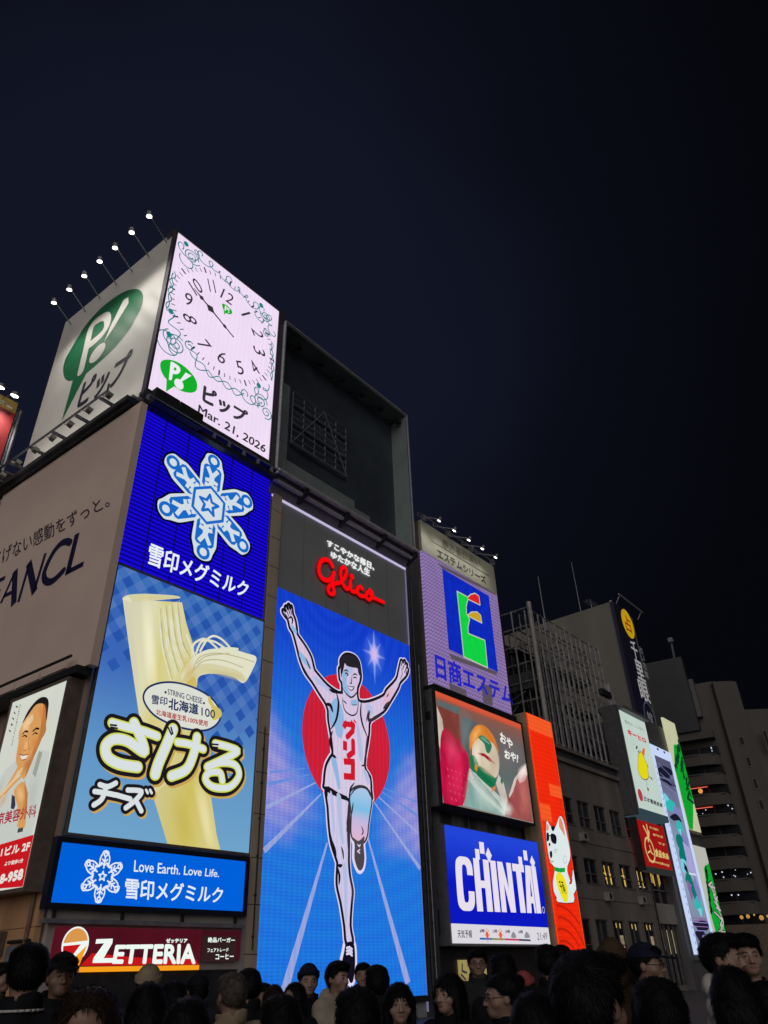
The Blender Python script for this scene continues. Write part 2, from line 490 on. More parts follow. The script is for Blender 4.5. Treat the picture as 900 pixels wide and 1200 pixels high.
# grey shop front under the long blue sign
m = MB()
grey_front = solid('shopfront_grey', (.34, .32, .31), .6, var=.2, scale=.9, streak=True)
m.box((13.05, 24.3, 0), (20.95, 24.61, 3.72), grey_front)
m.build('shop_front', cb)
m = MB(); m.box((13.6, 24.22, .05), (20.6, 24.29, 2.0), solid('shop_glass', (.03, .03, .035), .15)); m.build('shop_window', cb)

# ---- building with the tall runner screen
gb = thing('screen_building', 'narrow building wholly covered by the tall running athlete screen and a dark glass box', 'building', (27.3, 30, 0))
m = MB(); m.box((21.63, 24.62, 0), (33.4, 38, 24.4), dark_wall); m.box((21.63, 25.45, 24.41), (33.4, 36, 36.2), dark_wall); m.build('wall', gb)
gpanel = solid('anthracite_panel', (.265, .28, .30), .45, var=.08, scale=.4)
fr = FRONT(24.4)
u0, z0, u1, z1 = 20.86 + .78, 0.0, 32.14, 23.06
m = MB(); m.box((21.64, 24.42, 0), (32.16, 24.61, 23.05), gpanel)
for k in range(1, 6): m.box((21.64 + k * 1.75, 24.417, 17.9), (21.652 + k * 1.75, 24.42, 23.0), black)
m.build('front_panel', gb)
glow = emit('edge_light', (214, 204, 240), .8)
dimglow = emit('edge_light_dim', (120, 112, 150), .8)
m = MB(); m.box((20.9, 24.33, 23.06), (32.2, 24.41, 23.17), glow); m.build('edge_lamp', gb)
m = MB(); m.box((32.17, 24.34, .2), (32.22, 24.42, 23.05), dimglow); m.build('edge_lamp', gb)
m = MB(); m.box((32.24, 24.4, 0), (33.4, 24.61, 23.0), solid('gap_strip_dark', (.05, .05, .055), .6)); m.build('gap_strip', gb)  # dark coloured strip filling the gap beside the tall screen
m = MB()   # sloping soffit with pipes and brackets under the glass box
lav = solid('soffit_lavender', (.20, .18, .24), .5, var=.15)
m.hexa([(20.7, 24.38, 23.2), (32.4, 24.38, 23.2), (32.4, 24.6, 23.2), (20.7, 24.6, 23.2), (20.7, 23.72, 24.3), (32.4, 23.72, 24.3), (32.4, 24.6, 24.3), (20.7, 24.6, 24.3)], lav)
m.build('soffit', gb)
m = MB()
m.tube((20.6, 23.62, 24.18), (32.6, 23.62, 24.18), .16, pale_steel); m.tube((20.6, 23.9, 23.74), (32.6, 23.9, 23.74), .12, pale_steel)
m.build('pipe_rail', gb)
for x in (22.6, 25.9, 29.2, 32.2):
    m = MB(); m.hexa([(x, 23.5, 23.75), (x + .22, 23.5, 23.75), (x + .22, 24.36, 23.3), (x, 24.36, 23.3), (x, 23.5, 24.05), (x + .22, 23.5, 24.05), (x + .22, 24.36, 23.9), (x, 24.36, 23.9)], black); m.build('bracket', gb)

# ---- unlit glass sign box above it
yb = 23.75
fb = FRONT(yb)
bx0, bz0, bx1, bz1 = rect4(fb, (335, 376.4), (477, 488), (326, 549), (485, 642))
ub = thing('sign_box', 'unlit dark glass sign box with thin pale rim above the tall runner screen', 'billboard', ((bx0 + bx1) / 2, yb, bz0))
navy = solid('unlit_panel_navy', (.07, .08, .10), .4, var=.3, scale=.3, spec=.15)
liner = solid('liner_greygreen', (.29, .32, .31), .6, var=.15, scale=.6)
yk = 25.1
m = MB(); m.box((bx0, yk, bz0), (bx1, yk + .3, bz1), navy); m.build('back_panel', ub)
m = MB()
m.box((bx0, yb + .02, bz1 - .12), (bx1, yk, bz1), liner); m.box((bx1 - .12, yb + .02, bz0), (bx1, yk, bz1 - .12), liner)
m.box((bx0, yb + .02, bz0), (bx1 - .12, yk, bz0 + .1), liner); m.box((bx0, yb + .02, bz0 + .1), (bx0 + .1, yk, bz1 - .12), liner)
m.build('lining', ub)
m = MB(); m.rim(fb, bx0, bz0, bx1, bz1, .07, -.1, .04, solid('rim_pale', (.36, .36, .39), .4)); m.build('rim', ub)
m = MB()   # pale boards left standing on the back wall
pb = FRONT(yk - .03)
def brd(px0, py0, px1, py1):
    (a, zb), (c, za) = pb.uv(px0, py0), pb.uv(px1, py1)
    m.slab(pb, a, za, c, zb, -.02, .02, liner)
for i in range(4):
    zt = bz1 - 3.3 - i * 2.2
    m.slab(pb, bx0 + .12, zt - 2.17, bx0 + 1.75, zt, -.02, .02, liner)
for i in range(5):
    m.slab(pb, bx0 + 1.79 + i * 1.45, bz0 + .12, bx0 + 3.21 + i * 1.45, bz0 + 2.15 - (.5 if i == 4 else 0), -.02, .02, liner)
m.build('inner_board', ub)
m = MB()   # pipe frame added inside to stand for the reflection in the glass
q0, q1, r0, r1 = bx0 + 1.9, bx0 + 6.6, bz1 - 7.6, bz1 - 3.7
gp = solid('reflection_pipe', (.20, .20, .25), .5)
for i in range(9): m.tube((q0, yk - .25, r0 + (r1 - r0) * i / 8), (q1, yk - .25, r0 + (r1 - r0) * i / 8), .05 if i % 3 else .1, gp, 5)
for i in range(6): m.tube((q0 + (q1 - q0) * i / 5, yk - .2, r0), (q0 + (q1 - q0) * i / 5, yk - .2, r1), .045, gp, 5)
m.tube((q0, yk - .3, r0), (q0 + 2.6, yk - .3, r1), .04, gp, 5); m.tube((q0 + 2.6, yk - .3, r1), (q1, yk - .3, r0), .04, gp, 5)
m.slab(FRONT(yk - .1), q0, r0 + 1.2, q1, r0 + 3.0, -.03, .0, solid('reflection_board', (.10, .105, .125), .6, var=.4, scale=2))
m.build('reflected_frame', ub)
for i in range(6):
    x = bx0 + 1.2 + i * 1.95
    m = MB(); m.tube((x, yk - .05, bz1 - .2), (x + .35, yb + .5, bz1 - .5), .04, black, 5); m.tube((x + .7, yk - .05, bz1 - .2), (x + .35, yb + .5, bz1 - .5), .04, black, 5)
    m.box((x + .2, yb + .3, bz1 - .75), (x + .55, yb + .6, bz1 - .45), black); m.build('lamp_bracket', ub)
glass = bpy.data.materials.new('sheet_glass'); glass.use_nodes = True
_b = glass.node_tree.nodes['Principled BSDF']; _b.inputs['Base Color'].default_value = (.55, .62, .70, 1); _b.inputs['Roughness'].default_value = .03
_o = glass.node_tree.nodes['Material Output']
_t = glass.node_tree.nodes.new('ShaderNodeBsdfTransparent'); _t.inputs[0].default_value = (.86, .90, .92, 1)
_g = glass.node_tree.nodes.new('ShaderNodeBsdfGlossy'); _g.inputs['Roughness'].default_value = .04
_x = glass.node_tree.nodes.new('ShaderNodeMixShader'); _x.inputs[0].default_value = .07
glass.node_tree.links.new(_t.outputs[0], _x.inputs[1]); glass.node_tree.links.new(_g.outputs[0], _x.inputs[2])
glass.node_tree.links.new(_x.outputs[0], _o.inputs[0])
m = MB(); m.poly(fb, [(bx0 + .01, bz0 + .01), (bx1 - .01, bz0 + .01), (bx1 - .01, bz1 - .01), (bx0 + .01, bz1 - .01)], glass, -.02); m.build('glass_sheet', ub)

# ---- dark building with the lavender sign, the video screen and the blue sign
eb = thing('dark_building', 'dark grey narrow building behind the video screen and the blue lettered screen', 'building', (39, 30, 0))
m = MB(); m.box((33.42, 25.6, 0), (45.2, 40, 27.3), dark_wall); m.build('wall', eb)
m = MB()
strip = solid('strip_grey', (.20, .20, .21), .6, var=.3, streak=True)
for i, x in enumerate((34.6, 36.9, 39.4, 41.6)):
    m = MB(); m.box((x, 25.45, 8.1), (x + 1.1, 25.59, 10.2), strip); m.build('wall_strip', eb)
m = MB(); m.box((33.9, 25.3, 0), (34.5, 25.59, 16.2), strip); m.build('pier', eb)
m = MB()   # shop below
m.box((34.6, 25.3, 0), (45.0, 25.59, 2.7), solid('shop_dark', (.035, .033, .035), .4)); m.build('shop_front', eb)
m = MB(); m.box((34.0, 24.9, 3.3), (34.5, 25.29, 4.4), black); m.box((34.1, 24.8, 9.3), (34.5, 25.25, 10.0), black); m.build('cabinet', eb)

# ---- old grey building
yo = 25.2
fo = FRONT(yo)
zr = fo.uv(653, 880)[1]
ob = thing('old_building', 'old grey concrete building with rows of dark windows right of the red strip sign', 'building', (57, 30, 0))
old_wall = solid('old_concrete', (.155, .138, .126), .85, var=.28, scale=.55, bump=.25, bscale=4, streak=True)
xe = fo.uv(803, 1125)[0]
m = MB(); m.box((45.4, yo + .25, 0), (xe, 42, zr - .3), old_wall)
m.build('wall', ob)
m = MB()
m.box((45.4, yo - .25, zr - .75), (xe, yo + .24, zr - .45), old_wall); m.box((45.4, yo - .05, zr - .44), (xe, yo + .5, zr + .1), solid('gap_dark', (.045, .045, .05), .6))  # dark coloured band fills the gap between the ledges
m.box((45.4, yo - .32, zr + .11), (xe - 4.4, yo + .1, zr + .35), old_wall)
m.build('cornice', ob)
gold = emit('gold_reflection', (250, 205, 96), .75)  # emissive strips paint lamp reflections on the old building windows
warmw = emit('warm_reflection', (235, 215, 170), .6)
pane_m = solid('dark_pane', (.012, .014, .022), .15, var=.5, spec=.15)
pane_g = solid('grey_pane', (.028, .03, .038), .2, var=.5, scale=2, spec=.15)
frame_m = solid('window_frame', (.10, .095, .095), .5)
rows = [[((675, 935), (692, 969)), ((694, 942), (711, 976)), ((713, 949), (731, 983)), ((731, 955), (748, 989))],
        [((683, 1004), (704, 1036)), ((706, 1008), (724, 1040)), ((724, 1012), (743, 1044)), ((744, 1017), (760, 1047))],
        [((697, 1075), (717, 1097)), ((716, 1079), (735, 1105)), ((734, 1080), (753, 1108)), ((754, 1081), (771, 1110))]]
pts_of = []
for ri, row in enumerate(rows):
    q = [(fo.uv(*a), fo.uv(*b)) for a, b in row]
    zt = sum(a[1] for a, b in q) / 4; zb = sum(b[1] for a, b in q) / 4
    x0 = q[0][0][0]; pitch = (q[3][0][0] - x0) / 3; wd = pitch * .74
    if ri == 2: zb = zt - 2.6
    for i in range(-1, 4):
        a = x0 + i * pitch
        pts_of.append((a, wd, zb, zt, ri, i))
m = MB()   # piers and spandrels standing between the windows, so the windows sit in real recesses
zc = [(p[2], p[3]) for p in pts_of if p[5] == 0]
bands = [(zr - .76, zc[0][1]), (zc[0][0], zc[1][1]), (zc[1][0], zc[2][1]), (zc[2][0], 0)]
xr_ = max(p[0] + p[1] for p in pts_of) + .35
for hi, lo in bands: m.box((45.4, yo, lo), (xr_, yo + .24, hi), old_wall)
for ri in range(3):
    ps = sorted([p for p in pts_of if p[4] == ri])
    prev = 45.4
    for p in ps:
        m.box((prev, yo, p[2]), (p[0], yo + .24, p[3]), old_wall); prev = p[0] + p[1]
    m.box((prev, yo, ps[-1][2]), (xr_, yo + .24, ps[-1][3]), old_wall)
for z in (zc[0][0] - 1.0, zc[1][0] - .9): m.box((45.4, yo - .06, z), (xr_, yo - .002, z + .12), old_wall)
m.build('facade', ob)
for a, wd, zb, zt, ri, i in pts_of:
    m = MB(); wf = MB()
    wf.slab(fo, a, zb, a + wd, zb + .09, -.2, .05, frame_m); wf.slab(fo, a, zt - .07, a + wd, zt, -.2, -.1, frame_m)
    wf.slab(fo, a, zb + .09, a + .06, zt - .07, -.2, -.1, frame_m); wf.slab(fo, a + wd - .06, zb + .09, a + wd, zt - .07, -.2, -.1, frame_m)
    zm = zb + (zt - zb) * .42
    wf.slab(fo, a + .06, zm - .04, a + wd - .06, zm + .04, -.2, -.1, frame_m); wf.slab(fo, a + wd / 2 - .035, zb + .09, a + wd / 2 + .035, zm - .04, -.2, -.1, frame_m)
    wf.slab(fo, a + wd / 2 - .03, zm + .04, a + wd / 2 + .03, zt - .07, -.2, -.1, frame_m)
    win = wf.build('window', ob)
    m.slab(fo, a + .06, zb + .09, a + wd - .06, zt - .07, -.24, -.21, pane_m if (i + ri) % 2 else pane_g); m.build('pane', win)
    if ri == 1 and i in (1, 2, 3):     # glowing strips on the panes that paint reflections of hanging lamps
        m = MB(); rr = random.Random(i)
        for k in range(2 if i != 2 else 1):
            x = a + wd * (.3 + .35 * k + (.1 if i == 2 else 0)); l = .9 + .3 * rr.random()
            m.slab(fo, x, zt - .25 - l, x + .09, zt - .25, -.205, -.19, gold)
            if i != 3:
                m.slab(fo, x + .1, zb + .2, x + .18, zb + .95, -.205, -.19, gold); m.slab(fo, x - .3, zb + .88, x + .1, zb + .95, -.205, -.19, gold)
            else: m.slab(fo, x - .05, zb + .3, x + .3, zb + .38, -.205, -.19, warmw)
        m.build('lamp_reflection', win)
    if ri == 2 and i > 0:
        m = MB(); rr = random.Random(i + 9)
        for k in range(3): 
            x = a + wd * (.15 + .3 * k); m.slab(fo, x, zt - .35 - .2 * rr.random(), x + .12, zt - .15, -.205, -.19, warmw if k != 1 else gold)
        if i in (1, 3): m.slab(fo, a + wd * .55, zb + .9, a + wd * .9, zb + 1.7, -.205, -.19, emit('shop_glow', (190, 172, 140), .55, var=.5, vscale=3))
        m.build('lamp_reflection', win)
# right bay of the old building: plain light pier, big windows
bx = fo.uv(757, 1018)[0]
m = MB()
bay = solid('bay_concrete', (.29, .27, .245), .8, var=.2, scale=.6, streak=True)
zA, zB = fo.uv(757, 1019)[1], fo.uv(765, 1058)[1]
zC, zD = fo.uv(768, 1082)[1], 1.0
xb1 = fo.uv(786, 1027)[0] + .2
m.box((xr_ + .01, yo - .1, zB), (xe - .01, yo + .24, zB - (zB - zC)), bay) if zB > zC else None
m.box((xb1 + .02, yo - .1, 0), (xb1 + .7, yo + .24, zC), bay); m.box((xb1 + .02, yo - .1, zB), (xb1 + .7, yo + .24, zA), bay)
m.box((xr_ + .01, yo - .1, zA), (xe - .01, yo + .24, zr - .76), solid('bay_dark', (.07, .068, .068), .7))
m.build('bay', ob)
for (za, zb, k) in ((zB, zA, 0), (0.4, zC, 1)):
    wf = MB(); n = 3 if k == 0 else 5
    xs = [xr_ + .05 + (xb1 - xr_ - .06) * i / n for i in range(n + 1)]
    for x in xs: wf.slab(fo, x - .03, za, x + .03, zb, -.2, 0, frame_m)
    if k == 0: wf.slab(fo, xs[0] + .03, za + .9, xs[-1] - .03, za + 1.0, -.19, -.01, frame_m)
    win = wf.build('window', ob)
    m = MB(); m.slab(fo, xs[0], za, xs[-1], zb, -.24, -.21, pane_m); m.build('pane', win)
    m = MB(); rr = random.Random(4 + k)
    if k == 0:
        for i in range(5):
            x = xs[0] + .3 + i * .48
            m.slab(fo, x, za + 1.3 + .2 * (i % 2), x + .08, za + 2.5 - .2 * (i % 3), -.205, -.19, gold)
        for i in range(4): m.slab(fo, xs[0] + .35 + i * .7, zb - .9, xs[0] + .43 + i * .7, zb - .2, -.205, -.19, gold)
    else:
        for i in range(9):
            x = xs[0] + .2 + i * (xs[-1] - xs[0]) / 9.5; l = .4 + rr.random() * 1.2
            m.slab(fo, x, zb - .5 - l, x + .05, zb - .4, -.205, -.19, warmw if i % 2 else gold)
    m.build('lamp_reflection', win)

# ---- scaffold on its roof
ys = 25.55
fs = FRONT(ys)
sx0, sz1 = fs.uv(618, 706)
sxr = fs.uv(700, 758)[0]
sz0 = zr + .36
sc = thing('roof_scaffold', 'tall rusty grey pipe scaffold standing on the roof of the old building', 'scaffold', ((sx0 + sxr) / 2, ys + 4, sz0))
pipe = solid('scaffold_pipe', (.24, .235, .25), .5, metal=.2, var=.4, scale=2)
pipe_d = solid('scaffold_dark', (.06, .06, .07), .6, var=.4)
rr = random.Random(5)
m = MB()
nx = 13
for j, yy in enumerate((0, 1.2, 4.0, 8.0)):
    for i in range(nx + 1):
        x = sx0 + .5 + (sxr - sx0 - .5) * i / nx
        m.tube((x, ys + yy, sz0), (x, ys + yy, sz1 - .25 - .5 * rr.random()), .085 if j == 0 else .06, pipe if j < 2 else pipe_d, 6)
for k in range(7):
    y = ys + .4 + k * 1.25
    m.tube((sx0, y, sz0), (sx0, y, sz1 - .3 - .4 * rr.random()), .07, pipe, 6)
m.build('upright_poles', sc)
m = MB()
nz_ = 8
for k in range(nz_):
    z = sz0 + .5 + (sz1 - sz0 - 1.0) * k / (nz_ - 1)
    for yy in (.1, 1.3, 4.1): m.tube((sx0, ys + yy, z), (sxr, ys + yy, z + .05), .06, pipe_d if yy > .5 else pipe, 6)
    m.tube((sx0 + .1, ys, z + .15), (sx0 + .1, ys + 8, z + .15), .07, pipe, 6)
m.build('cross_rails', sc)
m = MB()
for i in range(70):
    x = sx0 + rr.random() * (sxr - sx0 - 1.5); z = sz0 + rr.random() * (sz1 - sz0 - 2.2)
    l = .8 + rr.random() * 1.4; dz = (rr.random() - .5) * 3
    y = ys + rr.choice((.2, .6, 1.4, 2.6, 3.9))
    m.tube((x, y, z + 1), (x + l, y + .3, z + 1 + dz), .04 + .04 * rr.random(), pipe if rr.random() < .4 else pipe_d, 5)
for i in range(24):
    y = ys + rr.random() * 6; z = sz0 + 1 + rr.random() * (sz1 - sz0 - 3.5)
    m.tube((sx0 + .2, y, z), (sx0 + .2, y + 1.3, z + (rr.random() - .5) * 3), .05, pipe, 5)
m.build('braces', sc)
m = MB()
for k in range(1, nz_ - 1, 2):
    z = sz0 + .35 + (sz1 - sz0 - 1.0) * k / (nz_ - 1)
    m.box((sx0 + .3, ys + 1.45, z), (sxr - .1, ys + 2.6, z + .08), pipe_d)
m.box((sx0 + .5, ys + 4.3, sz0), (sxr - .3, ys + 7.8, sz1 - 1.6), solid('core_dark', (.02, .02, .024), .8))
m.box((sx0 + .15, ys + .5, sz0 + (sz1 - sz0) * .40), (sx0 + .2, ys + 7.5, sz0 + (sz1 - sz0) * .52), pipe_d)
m.build('deck_boards', sc)
m = MB(); m.tube((sx0, ys - .1, sz0 - .1), (sx0, ys - .1, sz1), .2, solid('mast_grey', (.30, .28, .28), .5, var=.2), 10); m.build('corner_mast', sc)

# ---- tower with the fortune teller sign
yt = 26.5
ft = FRONT(yt)
tx0, tz1 = ft.uv(717, 703)
tw = thing('sign_tower', 'plain grey tower block behind the scaffold carrying a navy vertical sign', 'building', (tx0 + 3, yt + 8, 0))
twm = solid('tower_render', (.19, .18, .155), .8, var=.12, scale=.3, streak=True)
m = MB(); m.box((tx0, yt + .3, 0), (tx0 + 6, yt + 24, tz1 - .15), twm); m.build('wall', tw)
m = MB(); m.box((tx0 - .06, yt + .05, 18), (tx0 + .12, yt + .29, tz1), pale_steel); m.build('corner_trim', tw)
m = MB()
(a, za), (b, zb) = ft.uv(722, 697), ft.uv(750, 718)
m.tube((a, yt - .3, za), (b, yt - .3, za - .1), .08, pale_steel); 
for x in (a + .3, b - .3): m.tube((x, yt - .3, za), (x, yt + .35, za - .9), .05, pale_steel)
m.build('roof_rail', tw)
for px0, py0, px1, py1, yy in ((628, 674, 637, 716, 30), (671, 660, 679, 708, 40)):
    pl = FRONT(yy); a = pl.uv(px0, py0); b = pl.uv(px1, py1)
    m = MB(); m.tube(pl.pt(b[0], b[1] - 6, 0), pl.pt(b[0], a[1], 0), .09, steel, 6, r2=.04)
    tag(m.build('antenna_mast'), 'thin bare antenna mast above the scaffold, ' + ('nearer the lavender sign' if yy == 30 else 'nearer the navy sign'), 'antenna mast')
pl = FRONT(33); a = pl.uv(692, 705); b = pl.uv(694, 716)
m = MB(); m.tube(pl.pt(a[0], b[1] - 3, 0), pl.pt(a[0], a[1], 0), .06, steel, 6)
m.tube(pl.pt(a[0] - 1.2, a[1] - .2, 0), pl.pt(a[0] + 1.6, a[1] - .2, 0), .04, steel, 5)
for k in range(7): m.tube(pl.pt(a[0] - 1 + k * .4, a[1] - .2, -.5), pl.pt(a[0] - 1 + k * .4, a[1] - .2, .5), .025, steel, 4)
tag(m.build('tv_antenna'), 'small comb shaped television antenna on the roofline beside the grey tower', 'antenna')

# ---- pier building that carries the tall portrait screen and the green boards
ly0 = 24.4
fl = FRONT(ly0)
pbx0, pbx1 = 67.3, 77.2
pbd = thing('pier_building', 'slim dark building wrapped by the white framed portrait screen and the green boards', 'building', (72, 30, 0))
m = MB(); m.box((pbx0, ly0 + .35, 0), (pbx1, 34, 21.6), solid('pier_dark', (.10, .10, .105), .6, var=.2, streak=True)); m.build('wall', pbd)
m = MB(); m.box((72.5, ly0 + .1, 11.95), (76.9, ly0 + .34, 13.0), solid('pier_band', (.24, .22, .19), .6)); m.build('band', pbd)

# ---- far building that closes the view
J = CAM + ray(883, 1000) * 88; J.z = 0
h1 = R(100); 
PA = Plane(J, (-math.cos(h1), -math.sin(h1), 0), (-math.sin(h1), math.cos(h1), 0))
h2 = R(-51)
PB = Plane(J, (math.cos(h2), math.sin(h2), 0), (math.sin(h2), -math.cos(h2), 0))
far_w = solid('far_stone', (.082, .074, .070), .85, var=.15, scale=.25, streak=True)
far_d = solid('far_glass', (.014, .015, .02), .3, var=.4, spec=.08)
fbz = thing('far_building', 'far brown stepped building with stacked dark balcony bands and small square windows', 'building', (J.x + 8, J.y + 8, 0))
ztop = PB.uv(870, 795)[1]; zleft = PA.uv(848, 806)[1]
zt2 = PA.uv(820, 868)[1]
m = MB()
def xy(pl, u, off): v = pl.pt(u, 0, off); return (v.x, v.y)
uR = PB.uv(893, 900)[0]
prism_up(m, [xy(PA, -30, -.9), xy(PA, 0, -.9), xy(PB, .9, -.9), xy(PB, uR, -.9), xy(PB, uR, -22), xy(PA, -30, -24)], 0, zleft - 3, far_w)
prism_up(m, [xy(PA, -3.4, -.9), xy(PB, .9, -.9), xy(PB, uR, -.9), xy(PB, uR, -20), xy(PA, -3.4, -20)], zleft - 2.99, ztop, far_w)
m.build('wall', fbz)
m = MB(); m.slab(PB, 0.9, 0, uR - .01, ztop - .4, -.89, 0, far_w)
m.slab(PB, uR + .02, 0, uR + 6, ztop - 4, -8, -1, far_w); m.build('front_wall', fbz)
for (px, py) in ((876, 868), (884, 893), (893, 918), (890, 860), (866, 838)):
    pass
for k, (p0, p1) in enumerate((((864, 863), (874, 874)), ((872, 887), (882, 899)), ((880, 912), (890, 925)), ((887, 937), (897, 950)), ((892, 856), (905, 880)))):
    a, b = PB.uv(*p0), PB.uv(*p1)
    wf = MB(); wf.rim(PB, a[0] + .12, b[1] + .12, b[0] - .12, a[1] - .12, .12, .003, .1, solid('far_frame', (.10, .08, .07), .6)); win = wf.build('window', fbz)
    m = MB(); m.slab(PB, a[0] + .12, b[1] + .12, b[0] - .12, a[1] - .12, .005, .04, far_d); m.build('pane', win)
# balcony bands: white-brown parapets standing proud of dark recessed glazing, round corner at the right end
bl = [(820, 887, 868), (820, 911, 893), (822, 935, 916), (824, 959, 941), (828, 983, 966), (834, 1008, 992), (838, 1034, 1018), (842, 1060, 1044)]
zs = []
for px, yb_, yt_ in bl: zs.append((PA.uv(px, yb_)[1], PA.uv(px, yt_)[1]))
pitch = (zs[0][0] - zs[-1][0]) / 7
glint = emit('cold_point', (200, 215, 235), 1.0)
neon = emit('neon_red', (255, 110, 90), 1.0)
for k in range(9):
    zt_ = zs[0][0] - pitch * k
    m = MB()
    pts = [xy(PA, -28, .9), xy(PA, -4, .9)] + [xy(PA, -4 + 3.2 * math.sin(t), .9 - 1.75 * (1 - math.cos(t))) for t in (.3, .6, .9, 1.2, 1.5)] + [xy(PA, -.8, -.88), xy(PA, -28, -.88)]
    prism_up(m, pts, zt_ - pitch * .50, zt_, far_w)
    prism_up(m, [xy(PA, -28, 1.05), xy(PA, -3.9, 1.05), xy(PA, -1.4, .4), xy(PA, -.9, -.87), xy(PA, -28, -.87)], zt_ + .005, zt_ + .16, far_w)
    m.build('balcony', fbz)
    m = MB(); m.slab(PA, -28, zt_ + .17, -.7, zt_ + pitch * .5 - .01, -.89, -.5, far_d)
    gz = m.build('glazing', fbz)
    m = MB()
    for i in range(9): m.slab(PA, -20 + i * 2.4, zt_ + .17, -19.9 + i * 2.4, zt_ + pitch * .5 - .01, -.49, -.42, solid('far_mullion', (.05, .048, .045), .6))
    m.build('mullion', gz)
    rr = random.Random(k + 20)
    if k in (0, 3, 6, 7):
        m = MB()
        for i in range(9 if k else 5):
            m.ball(PA.pt(-9 + 8.2 * rr.random(), zt_ + .4 + rr.random() * (pitch * .3), -.3), .05 + .04 * rr.random(), glint, 6, 4)
        m.build('lamp', gz)
    if k in (2, 3):
        m = MB(); m.slab(PA, -12, zt_ + pitch * .42, -3.2, zt_ + pitch * .45, .2, .32, neon)
        if k == 2: m.ball(PA.pt(-4.2, zt_ + .7, .0), .3, emit('amber', (250, 170, 80), .8), 8, 5)
        m.build('neon_tube', gz)
m = MB(); m.slab(PA, -28, zs[0][1] + .02, -.8, zt2 + 1.0, -.88, .9, far_w); m.build('top_band', fbz)
# big dark rooftop board on the far building
a, b = PA.uv(776, 778), PA.uv(846, 862)
zt_ = PA.uv(838, 765)[1]; zb_ = zt2 + 1.05
rb = thing('roof_board', 'huge unlit dark board on the roof of the far brown building', 'billboard', PA.pt(-8, zb_, 0))
m = MB(); m.slab(PA, -30, zb_, -2.2, zt_, -.6, 1.3, solid('board_dark', (.026, .028, .034), .6, var=.3, scale=.2)); m.build('panel', rb)
m = MB(); m.slab(PA, -2.18, zb_ + 2, -1.6, zt_ - 3, -6, .2, solid('board_frame', (.09, .085, .09), .6)); m.build('frame', rb)
for i, u in enumerate((-22, -15.5, -9, -3.2)):
    m = MB(); m.tube(PA.pt(u, zt_ + .01, .4), PA.pt(u + .3, zt_ + 2.6, 1.6), .16, steel, 6); m.box(tuple(PA.pt(u + .3, zt_ + 2.4, 1.6) - Vector((.3, .3, .2))), tuple(PA.pt(u + .3, zt_ + 2.4, 1.6) + Vector((.3, .3, .4))), steel); m.build('lamp_post', rb)
# street level restaurant lights under it
rl = thing('lit_restaurant', 'warm lit restaurant frontage at the foot of the far brown building', 'shop front', PA.pt(-3, 0, 2))
za = PA.uv(860, 1083)[1]; 
m = MB(); m.slab(PB, -6, 0, uR + 6, za - .2, .1, 1.2, solid('rest_wall', (.10, .07, .05), .7)); m.build('wall', rl)
m = MB()
rr = random.Random(3)
for i in range(16):
    u = -4 + i * .75; m.ball(PB.pt(u, za + .4 + .5 * rr.random(), 1.4), .10 + .2 * rr.random(), emit('lantern_warm', (214, 160, 88), .7), 8, 5)
m.build('lantern', rl)
m = MB(); m.slab(PB, .4, za - 3.2, 5.2, za - 2.7, 1.22, 1.3, emit('red_line', (235, 70, 50), .8)); m.build('red_lamp', rl)
m = MB(); m.slab(PB, 5.0, za - 1.6, 8.0, za + .2, 1.22, 1.3, emit('white_sign_far', (190, 200, 205), .7)); m.build('lit_board', rl)

# ---- buildings on the side street, far left
fq = FRONT(46)
sb = thing('side_street_building', 'dark building in the side street behind the peach coloured board, under the red billboard', 'building', (7, 55, 0))
x1_ = fq.uv(26, 600)[0]
m = MB(); m.box((x1_ - 14, 46.6, 0), (x1_, 62, fq.uv(12, 548)[1]), solid('side_street_wall', (.10, .09, .09), .8, var=.3, scale=.4)); m.build('wall', sb)
m = MB(); zz = fq.uv(12, 548)[1]
m.box((x1_ - 14, 46.3, zz - 1.0), (x1_ + .3, 46.59, zz - .3), black); m.box((x1_ - 14, 46.25, zz - 3.2), (x1_ + .2, 46.59, zz - 2.7), steel); m.build('cornice', sb)
a = fq.uv(0, 463); b = fq.uv(21, 474); c = fq.uv(0, 540)
rbz = thing('red_billboard', 'red billboard with a gold strip at its top, behind the white billboard', 'billboard', fq.pt(b[0] - 5, c[1], 0))
m = MB(); m.slab(fq, b[0] - 12, c[1] - 1.5, b[0], b[1] + .1, -.3, 0, solid('red_board', (.42, .03, .035), .5, var=.15)); m.build('panel', rbz)
m = MB(); m.slab(fq, b[0] - 12, b[1] - .9, b[0] - .01, b[1] + .09, .004, .02, solid('gold_board', (.55, .38, .10), .4, var=.4, scale=1)); 
m.build('gold_strip', rbz)
m = MB(); m.stroke(fq, P(fq, [(0, 471), (3, 471), (5, 474)]), .3, solid('pale_letter', (.8, .72, .55), .5), .04); m.stroke(fq, P(fq, [(5.5, 474), (13, 478.5)]), .2, solid('pale_letter', (.8, .72, .55), .5), .04); m.build('lettering', rbz)
m = MB(); m.stroke(fq, P(fq, [(0, 479.5), (12, 485.5)]), .14, black, .03, joins=False); m.build('lettering', rbz)
m = MB()
q0, q1 = fq.uv(29, 478), fq.uv(6, 570)
m.tube(fq.pt(q0[0], q1[1], -.6), fq.pt(q0[0], q0[1], -.6), .16, steel); m.tube(fq.pt(b[0], b[1] - .3, -.3), fq.pt(q0[0], q0[1], -.6), .08, steel); m.tube(fq.pt(b[0], b[1] - 2.5, -.3), fq.pt(q0[0], q0[1], -.6), .08, steel)
m.tube(fq.pt(b[0] + .3, q1[1], -.5), fq.pt(b[0] + .3, b[1], -.5), .08, steel)
m.build('truss', rbz)

